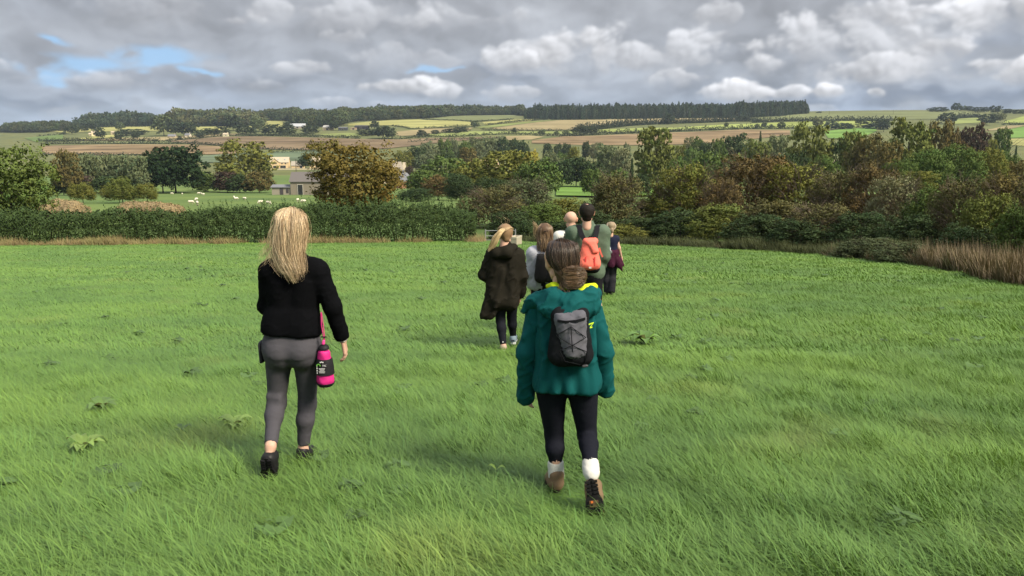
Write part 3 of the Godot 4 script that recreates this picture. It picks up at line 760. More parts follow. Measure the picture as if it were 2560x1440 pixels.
func tree(called: String, x: float, d: float, h: float, w: float, color: String, shape: String, label: String, category: String, group: String, fine: int, number: int) -> Node3D:
	var t := thing(called, label, category, ground(x, d), 0.0, group)
	var turn := fmod(number * 2.399, TAU)
	var trunk := put("trunk", trunk_mesh(number % 3, shape), mat(0.055, 0.045, 0.035, 0.9), t)
	trunk.scale = Vector3(h * 0.8, h, h * 0.8) if shape != "spread" else Vector3(w * 0.5, h, w * 0.5)
	trunk.rotation.y = turn
	var m: ArrayMesh
	if fine == 0: m = crown_mesh(number % 4, shape, 60, 20, 0.085, 240)
	elif fine == 1: m = crown_mesh(number % 4, shape, 180, 24, 0.050, 900)
	else: m = crown_mesh(number % 3, shape, 330, 46, 0.029, 2600)
	var cr := put("crown", m, leaf_mat(color), t)
	cr.scale = Vector3(w * 1.04, h, w)
	cr.rotation.y = turn if shape != "willow" else sin(turn) * 0.3
	return t


func multi(called: String, mesh: Mesh, m: Material, places: Array, tints: Array, parent: Node = self) -> MultiMeshInstance3D:
	var mm := MultiMesh.new()
	mm.transform_format = MultiMesh.TRANSFORM_3D
	mm.use_colors = tints.size() > 0
	mm.mesh = mesh
	mm.instance_count = places.size()
	for i in places.size():
		mm.set_instance_transform(i, places[i])
		if tints: mm.set_instance_color(i, tints[i])
	var o := MultiMeshInstance3D.new()
	o.name = numbered(called) if parent == self else called
	o.multimesh = mm
	o.material_override = m
	parent.add_child(o, true)
	o.set_meta("kind", "stuff")
	return o


# A patch of wind-bent grass: blades inside a disc, tips blown to the left
func grass_patch(number: int, blades: int, radius: float, low: float, high: float, wide: float, straw: float, upright := 0.0) -> ArrayMesh:
	rng.seed = 90 + number
	var v := PackedVector3Array()
	var n := PackedVector3Array()
	var idx := PackedInt32Array()
	var c := PackedColorArray()
	for i in blades:
		var a := rng.randf_range(0, TAU)
		var root := Vector3(cos(a), 0, sin(a)) * radius * sqrt(rng.randf())
		var length := lerpf(low, high, pow(rng.randf(), 1.5))
		var way := Vector3(-0.80 + rng.randfn() * 0.55, 0, -0.25 + rng.randfn() * 0.6).normalized()
		var bend := clampf(rng.randfn() * 0.25 + 0.85 - upright, 0.1, 1.5)
		var side := way.cross(Vector3.UP).normalized().rotated(Vector3.UP, rng.randf_range(-0.9, 0.9)) * wide * rng.randf_range(0.6, 1.4) * 0.5
		var light := rng.randf_range(0.86, 1.16)
		var tint := Color(light * rng.randf_range(0.88, 1.15), light, light * rng.randf_range(0.75, 1.2))
		if rng.randf() < 0.10: tint = Color(tint.r * 1.35, tint.g * 1.22, tint.b * 1.45)
		if rng.randf() < straw: tint = Color(2.0 * light, 1.25 * light, 1.5 * light)
		var p := root
		var start := v.size()
		var lean := 0.35 + rng.randf_range(0.0, 0.65) - upright * 0.75
		for k in 4:
			var s := k / 3.0
			var w := side * (1.0 - s * s * 0.92)
			var dir := (Vector3.UP * cos(lean) + way * sin(lean)).normalized()
			var nn := (dir.cross(side).normalized())
			if nn.y < 0: nn = -nn
			nn = (nn * 0.7 + Vector3.UP * 0.6).normalized()
			v.append_array([p - w, p + w])
			n.append_array([nn, nn])
			c.append_array([tint, tint])
			p += dir * length / 3.0
			lean += bend * 0.42
		for k in 3:
			var q := start + k * 2
			idx.append_array([q, q + 1, q + 2, q + 1, q + 3, q + 2])
	return arrays(v, n, idx, c)


# ---------------------------------------------------------------- people
func face_tone(p: Vector3) -> Color:
	var e := Vector2(absf(p.x) - 0.032, p.y + 0.012)
	if p.z < -0.08 and e.length() < 0.006: return Color(0.06, 0.06, 0.06)
	if p.z < -0.08 and absf(e.x) < 0.013 and absf(e.y) < 0.006: return Color(1.3, 1.9, 2.3)
	if p.z < -0.09 and absf(p.x) < 0.024 and absf(p.y + 0.078) < 0.008: return Color(0.8, 0.5, 0.5)
	if absf(p.x) > 0.074 and p.y < 0.02: return Color(1.05, 0.85, 0.8)
	return Color(1, 1, 1)


func head_mesh() -> ArrayMesh:
	if crowns.has("head"): return crowns["head"]
	var p := [cap(Vector3(0, 0.012, 0.022), Vector3(0, 0.014, -0.03), 0.086, 0.08), cap(Vector3(0, -0.03, -0.042), Vector3(0, -0.078, -0.048), 0.06, 0.046), cap(Vector3(0, -0.02, -0.096), Vector3(0, -0.05, -0.112), 0.009, 0.013),
		cap(Vector3(-0.034, 0.008, -0.088), Vector3(0.034, 0.008, -0.088), 0.014, 0.014), cap(Vector3(-0.017, -0.078, -0.092), Vector3(0.017, -0.078, -0.092), 0.01, 0.01), cap(Vector3(0, -0.06, 0.03), Vector3(0, -0.19, 0.042), 0.05, 0.056)]
	for s in [-1.0, 1.0]:
		p.append(cap(Vector3(s * 0.04, -0.088, -0.012), Vector3(0, -0.11, -0.062), 0.03, 0.022))
		p.append(cap(Vector3(s * 0.04, -0.042, -0.062), Vector3(s * 0.042, -0.04, -0.05), 0.025, 0.025))
		p.append(cap(Vector3(s * 0.088, -0.002, 0.006), Vector3(s * 0.084, -0.04, 0.0), 0.015, 0.011, 1.4))
	for s in [-1.0, 1.0]: p.append(cap(Vector3(s * 0.032, -0.012, -0.101), Vector3(s * 0.034, -0.012, -0.1), 0.011, 0.011, 1.0, [], true))
	for s in [-1.0, 1.0]: p.append(cap(Vector3(s * 0.032, -0.012, -0.086), Vector3(s * 0.032, -0.012, -0.086), 0.011, 0.011))
	crowns["head"] = skin(p, 0.0065, 0.02, [], 2)
	return crowns["head"]


func hand_mesh(s: float) -> ArrayMesh:  # wrist at the origin, fingers down, thumb forward; s 1 for a right hand
	var key := "hand %d" % int(s)
	if crowns.has(key): return crowns[key]
	var p := [cap(Vector3(0, 0.03, 0), Vector3(0, -0.01, 0), 0.024, 0.022, 1.15)]
	var lengths := [0.070, 0.078, 0.072, 0.056]
	for i in 4:
		var z := -0.028 + 0.0185 * i
		p.append(cap(Vector3(0, -0.012, z * 0.6), Vector3(-0.003 * s, -0.085, z), 0.0135, 0.0115))
		var at := Vector3(-0.004 * s, -0.088, z)
		var bend := 0.18 + 0.07 * i
		var part := [0.45, 0.3, 0.25]
		for j in 3:
			var to: Vector3 = at + Vector3(-sin(bend) * s, -cos(bend), z * 0.35) * lengths[i] * part[j]
			p.append(cap(at, to, 0.0088 - 0.0008 * j, 0.0082 - 0.0008 * j))
			at = to
			bend += 0.38
	p.append(cap(Vector3(-0.004 * s, -0.026, -0.024), Vector3(-0.016 * s, -0.058, -0.046), 0.0135, 0.0105))
	p.append(cap(Vector3(-0.016 * s, -0.058, -0.046), Vector3(-0.026 * s, -0.09, -0.05), 0.0102, 0.0082))
	crowns[key] = skin(p, 0.0042, 0.006, [], 1)
	return crowns[key]


func torso(j: Dictionary, g: float) -> Array:
	var c: Vector3 = (j.shL + j.shR) / 2.0
	var p: Vector3 = (j.hipL + j.hipR) / 2.0
	var lat: Vector3 = (j.shR - j.shL).normalized()
	var s: float = j.get("girth", 1.0)
	var chest := c.lerp(p, 0.2)
	var waist := c.lerp(p, 0.6)
	var low := p + Vector3(0, 0.05, 0)
	var out := [cap(j.shL + Vector3(0, -0.035, 0), j.shR + Vector3(0, -0.035, 0), 0.062 * s + g, 0.062 * s + g), cap(c + Vector3(0, -0.02, 0), c + Vector3(0, 0.06, -0.01), 0.065 + g, 0.052 + g)]
	for k in [-1.0, 1.0]:
		out.append(cap(chest + lat * k * 0.08 * s, waist + lat * k * 0.055 * s, 0.102 * s + g, 0.095 * s + g, 0.9))
		out.append(cap(waist + lat * k * 0.055 * s, low + lat * k * 0.078 * s, 0.095 * s + g, 0.11 * s + g, 0.92))
	return out


func arm(j: Dictionary, side: String, g: float, cuff := 0.0, upper := 1.0) -> Array:
	var s: float = j.get("girth", 1.0)
	var a: Vector3 = j["sh" + side] + Vector3(0, -0.03, 0)
	var e: Vector3 = j["el" + side]
	var w: Vector3 = j["wr" + side]
	var end := w.lerp(e, cuff)
	var d := (w - e).normalized()
	return [cap(a, e, (0.054 * s + g) * upper, 0.043 * s + g), cap(e, end, 0.042 * s + g, 0.029 + g, 1.0, [Plane(d, d.dot(end) + 0.005)])]


func leg(j: Dictionary, side: String, g: float, hem := 0.0, flare := 0.0) -> Array:
	var s: float = j.get("girth", 1.0)
	var h: Vector3 = j["hip" + side]
	var k: Vector3 = j["kn" + side]
	var an: Vector3 = j["an" + side]
	var d := (an - k).normalized()
	var back := Vector3(0, 0, 1) - d * d.z
	var calf := k.lerp(an, 0.32) + back.normalized() * 0.018
	var end := an.lerp(k, hem)
	return [cap(h, k, 0.094 * s + g, 0.056 * s + g), cap(k, calf, 0.054 * s + g, 0.054 * s + g + flare * 0.3), cap(calf, end, 0.053 * s + g + flare * 0.3, 0.036 + g + flare, 1.0, [Plane(d, d.dot(end) + 0.012)])]


func place(mesh: Mesh, x: Transform3D) -> ArrayMesh:
	var st := SurfaceTool.new()
	st.append_from(mesh, 0, x)
	return st.commit()


func hand_at(j: Dictionary, side: String) -> Transform3D:
	var w: Vector3 = j["wr" + side]
	var y: Vector3 = -(w - j["el" + side]).normalized().lerp(Vector3(0, -1, 0), 0.25).normalized()
	var z := Vector3(0, 0, 1) - y * y.z
	if z.length() < 0.3: z = Vector3(0, 1, 0) - y * y.y
	z = z.normalized()
	return Transform3D(Basis(y.cross(z), y, z), w)


func body(parent: Node3D, j: Dictionary, tone := [0.50, 0.31, 0.23]) -> void:
	var p := torso(j, -0.012) + arm(j, "L", -0.006) + arm(j, "R", -0.006) + leg(j, "L", -0.006) + leg(j, "R", -0.006)
	for s in ["L", "R"]:
		p.append(cap(j["an" + s], j["heel" + s].lerp(j["an" + s], 0.6).lerp(j["toe" + s], 0.15), 0.032, 0.018))
		p.append(cap(j["heel" + s].lerp(j["an" + s], 0.6).lerp(j["toe" + s], 0.15), j["toe" + s].lerp(j["an" + s], 0.4), 0.018, 0.013))
	var neck: Vector3 = (j.shL + j.shR) / 2.0
	p.append(cap(neck + Vector3(0, 0.0, 0.0), j.head + Vector3(0, -0.12, 0.03), 0.06, 0.05))
	var hb := Basis(Vector3.UP, j.get("turn", 0.0)) * Basis(Vector3.RIGHT, j.get("nod", 0.0))
	var m := join([skin(p, 0.017, 0.035, [], 1), place(head_mesh(), Transform3D(hb.scaled(Vector3.ONE * j.get("size", 1.0)), j.head)), place(hand_mesh(-1.0), hand_at(j, "L")), place(hand_mesh(1.0), hand_at(j, "R"))])
	put("body", m, mat(tone[0], tone[1], tone[2], 0.55, true), parent)


func shoe(parent: Node3D, j: Dictionary, s: String, upper: Material, under: Material, high := 0.085, wide := 1.0, label := "") -> Node3D:
	var heel: Vector3 = j["heel" + s]
	var toe: Vector3 = j["toe" + s]
	var z := -(toe - heel).normalized()
	var y: Vector3 = (j["an" + s] - heel.lerp(toe, 0.3))
	y = (y - z * y.dot(z)).normalized()
	var long := (toe - heel).length()
	var flat := [Plane(Vector3.DOWN, -0.014)]
	var o := put("shoe", skin([cap(Vector3(0, 0.045, -0.03), Vector3(0, 0.045, -0.09), 0.04 * wide, 0.043 * wide, 1.0, flat), cap(Vector3(0, 0.05, -0.09), Vector3(0, 0.035, -long + 0.045), 0.042 * wide, 0.034, 1.0, flat), cap(Vector3(0, 0.06, -0.045), Vector3(0, high, -0.04), 0.04 * wide, 0.042 * wide, 1.0, flat),
		cap(Vector3(-0.012, 0.03, -long * 0.65), Vector3(0.012, 0.028, -long + 0.05), 0.035 * wide, 0.032, 1.0, flat)], 0.009, 0.02, [0.002, 14.0, 1.0, 0.001]), upper, parent)
	o.transform = Transform3D(Basis(y.cross(z), y, z), heel)
	if label: o.set_meta("label", label)
	var v := PackedVector3Array()
	var n := PackedVector3Array()
	var idx := PackedInt32Array()
	var half := []
	for i in 25:
		var a := TAU * i / 24.0
		var t := 0.5 - 0.5 * cos(a)
		var w := 0.036 + 0.012 * sin(PI * clampf((t - 0.35) / 0.65, 0, 1)) - 0.006 * sin(PI * clampf(t / 0.6, 0, 1))
		half.append(Vector3(sin(a) * w * wide, 0, -t * long + 0.012))
	for i in 24:
		var b := [half[i], half[i + 1]]
		slab(v, n, idx, [b[0] * 1.02, b[1] * 1.02, Vector3(0, 0, -long * 0.5), Vector3(0, 0, -long * 0.5), b[0] + Vector3(0, 0.024, 0), b[1] + Vector3(0, 0.024, 0), Vector3(0, 0.024, -long * 0.5), Vector3(0, 0.024, -long * 0.5)])
	for k in 11:  # the lugs of the tread
		for q in [-1.0, 1.0]:
			if k in [4, 5]: continue
			var zz := -0.008 - k * long * 0.087
			var c := Vector3(q * 0.019 * wide, -0.005, zz)
			slab(v, n, idx, [c + Vector3(-0.014, -0.004, -0.006), c + Vector3(0.014, -0.004, -0.006 + q * 0.004), c + Vector3(0.014, -0.004, 0.006 + q * 0.004), c + Vector3(-0.014, -0.004, 0.006), c + Vector3(-0.015, 0.006, -0.007), c + Vector3(0.015, 0.006, -0.007), c + Vector3(0.015, 0.006, 0.007), c + Vector3(-0.015, 0.006, 0.007)])
	put("sole", arrays(v, n, idx), under, o)
	return o


# Locks of hair: each strand runs between two neighbouring guides (polylines of equal length), as a thin three-sided tube.
func strands(guides: Array, count: int, width: float, spread: float, dark: Color, light: Color, number: int, wave := 0.0) -> ArrayMesh:
	rng.seed = 7000 + number
	var v := PackedVector3Array()
	var n := PackedVector3Array()
	var idx := PackedInt32Array()
	var c := PackedColorArray()
	var m: int = guides[0].size()
	for i in count:
		var f := rng.randf() * (guides.size() - 1)
		var g := mini(int(f), guides.size() - 2)
		f -= g
		var off := ball() * spread * sqrt(rng.randf())
		var short := rng.randf_range(0.82, 1.0)
		var streak := clampf(0.5 + 0.9 * patchy.get_noise_2d((f + g) * 5.0, number * 9.0) + rng.randf_range(-0.3, 0.3), 0, 1)
		var tint := dark.lerp(light, streak)
		var start := v.size()
		var phase := (f + g) * 3.1 + rng.randf_range(-0.7, 0.7)
		var steps := (m - 1) * 3
		var last := Vector3.ZERO
		for s in steps + 1:
			var t := s * short / 3.0
			var k := mini(int(t), m - 2)
			var u := t - k
			var p0: Vector3 = guides[g][maxi(k - 1, 0)].lerp(guides[g + 1][maxi(k - 1, 0)], f)
			var p1: Vector3 = guides[g][k].lerp(guides[g + 1][k], f)
			var p2: Vector3 = guides[g][k + 1].lerp(guides[g + 1][k + 1], f)
			var p3: Vector3 = guides[g][mini(k + 2, m - 1)].lerp(guides[g + 1][mini(k + 2, m - 1)], f)
			var along := float(s) / steps
			var p := p1.cubic_interpolate(p2, p0, p3, u) + off * (0.35 + 1.2 * along)
			p.x += sin(along * 9.0 + phase) * wave * along
			p.z += cos(along * 8.0 + phase) * wave * along * 0.5
			var dir := (p - last).normalized() if s else Vector3.DOWN
			last = p
			var side := dir.cross(Vector3(0.3, 0.1, 1)).normalized()
			var up := dir.cross(side)
			var w := width * (1.0 - 0.75 * along * along)
			for q in 3:
				var o := side * cos(q * TAU / 3) + up * sin(q * TAU / 3)
				v.append(p + o * w)
				n.append(o)
				c.append(tint)
			if s:
				for q in 3:
					var a := start + (s - 1) * 3 + q
					var b := start + (s - 1) * 3 + (q + 1) % 3
					idx.append_array([a, b, a + 3, b, b + 3, a + 3])
	return arrays(v, n, idx, c)


func ribbon(points: Array, across: Array, thick: float) -> ArrayMesh:  # a strap: centre line and half-width vectors
	var v := PackedVector3Array()
	var n := PackedVector3Array()
	var idx := PackedInt32Array()
	for i in points.size() - 1:
		var a: Vector3 = points[i]
		var b: Vector3 = points[i + 1]
		var wa: Vector3 = across[i]
		var wb: Vector3 = across[i + 1]
		var up := (b - a).cross(wa).normalized() * thick
		slab(v, n, idx, [a - wa, a + wa, b + wb, b - wb, a - wa + up, a + wa + up, b + wb + up, b - wb + up])
	return arrays(v, n, idx)


func cloth(r: float, g: float, b: float, weave := 0.0) -> StandardMaterial3D:
	var key := "cloth %.3f %.3f %.3f %.2f" % [r, g, b, weave]
	if mats.has(key): return mats[key]
	var m := StandardMaterial3D.new()
	m.albedo_color = Color(r, g, b).linear_to_srgb()
	m.roughness = 0.85
	m.metallic_specular = 0.25 if r + g + b > 0.05 else 0.14
	m.cull_mode = BaseMaterial3D.CULL_DISABLED
	if weave > 0.0:
		m.normal_enabled = true
		m.normal_texture = mats["weave"]
		m.normal_scale = weave
		m.uv1_triplanar = true
		m.uv1_scale = Vector3.ONE * 9.0
	mats[key] = m
	return m


func person(label: String, px: float, d: float, up: float, j: Dictionary) -> Node3D:
	var t := thing("person", label, "person", ground(px, d, up))
	body(t, j)
	return t


func woman_in_black() -> void:
	var at := ground(-1.40, 5.02)
	var j := {"girth": 0.88, "size": 0.97, "head": Vector3(0.017, 1.605, -0.01), "shL": Vector3(-0.137, 1.372, 0), "shR": Vector3(0.162, 1.372, 0), "elL": Vector3(-0.187, 1.10, -0.05), "elR": Vector3(0.25, 1.11, 0.01), "wrL": Vector3(-0.10, 0.98, -0.28), "wrR": Vector3(0.295, 0.875, -0.05),
		"hipL": Vector3(-0.112, 0.80, 0.01), "hipR": Vector3(0.066, 0.80, 0), "knL": Vector3(-0.152, 0.45, -0.02), "knR": Vector3(0.034, 0.43, -0.075), "anL": Vector3(-0.131, 0.25, 0.235), "anR": Vector3(-0.006, 0.105, -0.05),
		"heelL": Vector3(-0.136, 0.200, 0.325), "toeL": Vector3(-0.141, -0.015, 0.262), "heelR": Vector3(-0.008, 0.02, 0.0), "toeR": Vector3(0.02, 0.015, -0.245), "nod": -0.08}
	var t := person("long-haired blonde woman in a black sweater and grey leggings walking away", -1.40, 5.02, 0.0, j)
	var cut := [Plane(Vector3(-0.06, -1, 0).normalized(), -0.935)]
	var top := torso(j, 0.018) + arm(j, "L", 0.019, 0.0, 1.05) + arm(j, "R", 0.019, 0.06, 1.05)
	top = top.filter(func(p): return p[0].y > 0.95 or p[1].y > 0.95)
	top.append(cap(Vector3(0.012, 1.40, 0.0), Vector3(-0.10, 1.365, 0.0), 0.062, 0.062))
	top.append(cap(Vector3(0.012, 1.40, 0.0), Vector3(0.125, 1.365, 0.0), 0.062, 0.062))
	top.append(cap(Vector3(-0.085, 1.02, 0.015), Vector3(0.055, 1.02, 0.015), 0.115, 0.115, 0.95))
	top.append(cap(Vector3(-0.100, 0.955, 0.02), Vector3(0.060, 0.955, 0.02), 0.114, 0.114, 1.0))
	for p in top:
		if p[5].is_empty(): p[5] = cut
	put("sweater", skin(top, 0.0105, 0.028, [0.003, 5.0, 1.6, 0.004]), cloth(0.003, 0.0032, 0.0042, 0.6), t)
	var low := leg(j, "L", 0.006, 0.10) + leg(j, "R", 0.006, 0.17)
	low.append(cap(Vector3(-0.098, 0.86, 0.015), Vector3(0.052, 0.86, 0.015), 0.116, 0.116, 0.95))
	low.append(cap(Vector3(-0.088, 0.82, 0.055), Vector3(-0.09, 0.80, 0.05), 0.098, 0.09))
	low.append(cap(Vector3(0.048, 0.82, 0.055), Vector3(0.05, 0.80, 0.05), 0.098, 0.09))
	low.append(cap(Vector3(-0.07, 0.93, 0.01), Vector3(0.03, 0.93, 0.01), 0.105, 0.105, 0.95))
	for y in [0.47, 0.50, 0.525, 0.44]: low.append(cap(Vector3(-0.185, y, 0.042), Vector3(-0.115, y - 0.012, 0.05), 0.007, 0.007))
	put("leggings", skin(low, 0.0115, 0.04, [0.0018, 12.0, 2.6, 0.0012]), cloth(0.058, 0.056, 0.066, 0.25), t)
	put("pocket", skin([cap(Vector3(-0.222, 0.87, 0.0), Vector3(-0.222, 0.75, 0.0), 0.016, 0.014, 4.0)], 0.008, 0.02), cloth(0.045, 0.044, 0.052), t)
	put("ankle_tag", box_mesh([[Vector3(-0.132, 0.318, 0.192), Vector3(0.012, 0.014, 0.004)]]), mat(0.75, 0.75, 0.72), t)
	var leather := mat(0.012, 0.012, 0.013, 0.5)
	shoe(t, j, "L", leather, mat(0.007, 0.007, 0.008, 0.7), 0.09, 1.16)
	shoe(t, j, "R", leather, mat(0.007, 0.007, 0.008, 0.7), 0.085)
	put("watch", tube_mesh([[[Vector3(0.27, 0.873, -0.045), Vector3(0.288, 0.868, -0.02), Vector3(0.31, 0.872, -0.024), Vector3(0.322, 0.88, -0.05), Vector3(0.305, 0.884, -0.075), Vector3(0.28, 0.88, -0.07), Vector3(0.27, 0.873, -0.045)], [0.006, 0.006, 0.006, 0.006, 0.006, 0.006, 0.006]]], 5), mat(0.35, 0.33, 0.28, 0.3, false, 0.0, 0.6), t)
	# hair: a full cap, then long locks down the back blown a little to the left
	var h: Vector3 = j.head
	put("hair", skin([cap(h + Vector3(0, 0.03, 0.02), h + Vector3(0, 0.02, 0.005), 0.092, 0.088), cap(h + Vector3(0, 0.0, 0.045), h + Vector3(-0.008, -0.15, 0.08), 0.082, 0.066, 0.75), cap(h + Vector3(-0.004, -0.15, 0.085), h + Vector3(0.025, -0.28, 0.115), 0.058, 0.026, 0.5)], 0.011, 0.04, [0.006, 9.0, 0.25, 0.006]), mat(0.33, 0.225, 0.125, 0.5), t)
	var guides := []
	for i in 13:
		var a := lerpf(-1.55, 1.55, i / 12.0)
		var x := sin(a)
		var z := cos(a)
		var tip := Vector3(0.022 + x * 0.034 - (0.06 if a < -0.8 else 0.0), -0.325 + 0.075 * absf(x) + (0.07 if a < -0.8 else 0.0), 0.125)
		guides.append([h + Vector3(x * 0.03, 0.110 - 0.012 * x * x, -0.045), h + Vector3(x * 0.05, 0.128 - 0.018 * x * x, 0.008), h + Vector3(x * 0.083, 0.090, 0.03 + z * 0.055), h + Vector3(x * 0.094, 0.01, 0.03 + z * 0.085), h + Vector3(x * 0.089 - 0.008, -0.08, 0.045 + z * 0.08), h + Vector3(x * 0.080 - 0.012, -0.16, 0.06 + z * 0.07), h + Vector3(x * 0.062 + 0.006, -0.24, 0.085 + z * 0.05), h + tip])
	put("hair_lock", strands(guides, 1500, 0.0019, 0.014, Color(0.19, 0.115, 0.06), Color(0.78, 0.61, 0.39), 1, 0.020), mat(1, 1, 1, 0.45, true, 0.0, 0.5), t)
	put("hair_flyaway", strands(guides, 170, 0.0009, 0.045, Color(0.42, 0.30, 0.17), Color(0.78, 0.62, 0.40), 8, 0.03), mat(1, 1, 1, 0.45, true, 0.0, 0.5), t)
	var wisps := []
	for i in 4: wisps.append([h + Vector3(-0.06, 0.10 - i * 0.05, 0.03), h + Vector3(-0.10, 0.03 - i * 0.06, 0.05), h + Vector3(-0.125 - i * 0.012, -0.07 - i * 0.045, 0.05), h + Vector3(-0.15 - i * 0.01, -0.10 - i * 0.05, 0.06)])
	put("hair_wisp", strands(wisps, 130, 0.0011, 0.04, Color(0.40, 0.28, 0.15), Color(0.66, 0.52, 0.32), 2, 0.014), mat(1, 1, 1, 0.45, true, 0.0, 0.5), t)
	# the pink roll bag that hangs from her right side
	var bag := thing("roll_bag", "bright pink roll bag with a black band hanging at the blonde woman's side", "bag", at)
	var c := Vector3(0.200, 0.735, 0.085)
	var r := 0.058
	var pink := mat(0.50, 0.022, 0.175, 0.55)
	var black := mat(0.012, 0.012, 0.014, 0.6)
	put("bag_body", skin([cap(c + Vector3(0, 0.085, 0), c + Vector3(0, -0.085, 0), r - 0.018, r - 0.001, 1.0, [Plane(Vector3.UP, c.y + 0.108), Plane(Vector3.DOWN, -c.y + 0.12)])], 0.008, 0.02, [0.005, 16.0, 0.6, 0.002]), pink, bag)
	put("band", lathe(c, [[-0.045, r + 0.003], [0.005, r - 0.001], [0.055, r - 0.008], [0.055, r - 0.018], [-0.045, r - 0.006]]), black, bag)
	put("bag_base", lathe(c, [[-0.135, 0.012], [-0.128, r * 0.75], [-0.105, r + 0.003], [-0.105, r - 0.008]]), black, bag)
	put("neck", lathe(c, [[0.118, 0.034], [0.128, 0.034], [0.142, 0.024], [0.145, 0.004]]), black, bag)
	put("toggle", skin([cap(c + Vector3(0.0, 0.155, 0.012), c + Vector3(0.004, 0.172, 0.012), 0.011, 0.009)], 0.005, 0.01), mat(0.75, 0.06, 0.28, 0.4), bag)
	put("cord", tube_mesh([[[c + Vector3(0, 0.15, 0), c + Vector3(0.0, 0.20, 0.0), c + Vector3(-0.012, 0.27, -0.01), c + Vector3(-0.016, 0.35, -0.03)], [0.003, 0.003, 0.003, 0.003]], [[c + Vector3(0.006, 0.15, 0), c + Vector3(0.008, 0.20, 0.0), c + Vector3(0.0, 0.27, -0.01), c + Vector3(-0.012, 0.35, -0.03)], [0.003, 0.003, 0.003, 0.003]]], 4), pink, bag)
	put("cord_clip", box_mesh([[c + Vector3(0.003, 0.196, 0.002), Vector3(0.034, 0.006, 0.012)]]), black, bag)
	print_on(bag, c, r + 0.003)


# White, grey and green print on the bag's band
func print_on(bag: Node3D, c: Vector3, r: float) -> void:
	var marks := []
	var f := func(x: float, y: float, w: float, h: float): return [c + Vector3(x, y, sqrt(maxf(r * r - x * x, 0))), Vector3(w, h, 0.0015)]
	for k in 3: marks.append(f.call(-0.012 + k * 0.008, 0.044 + (0.003 if k == 1 else 0.0), 0.007, 0.007))
	for k in 5: marks.append(f.call(-0.004, 0.004 - k * 0.007, 0.04 - (k % 3) * 0.006, 0.0022))
	for k in 4: marks.append(f.call(-0.038, -0.03 + k * 0.016, 0.005, 0.010))
	put("print", box_mesh(marks), mat(0.62, 0.62, 0.62, 0.6), bag)
	var g := []
	for k in 9: g.append([c + Vector3(-0.026 + 0.010 * cos(PI * k / 8.0), 0.020 + 0.011 * sin(PI * k / 8.0), sqrt(r * r - 0.0007)), Vector3(0.005, 0.005, 0.0015)])
	put("print", box_mesh(g), mat(0.16, 0.50, 0.06, 0.6), bag)
	var text := TextMesh.new()
	text.text = "PAC"
	text.font = SystemFont.new()
	text.font.font_names = PackedStringArray(["Droid Sans"])
	text.font_size = 16
	text.pixel_size = 0.0009
	text.depth = 0.001
	var o := put("lettering", text, mat(0.70, 0.70, 0.70, 0.6), bag)
	o.position = c + Vector3(0.012, 0.022, r - 0.002)


func lathe(c: Vector3, ring: Array) -> ArrayMesh:
	var v := PackedVector3Array()
	var idx := PackedInt32Array()
	var sides := 28
	for i in ring.size():
		for k in sides:
			var a := TAU * k / sides
			v.append(c + Vector3(cos(a) * ring[i][1], ring[i][0], sin(a) * ring[i][1]))
	for i in ring.size() - 1:
		for k in sides:
			var p := i * sides + k
			var q := i * sides + (k + 1) % sides
			idx.append_array([p, p + sides, q, q, p + sides, q + sides])
	return arrays(v, smooth_normals(v, idx), idx)


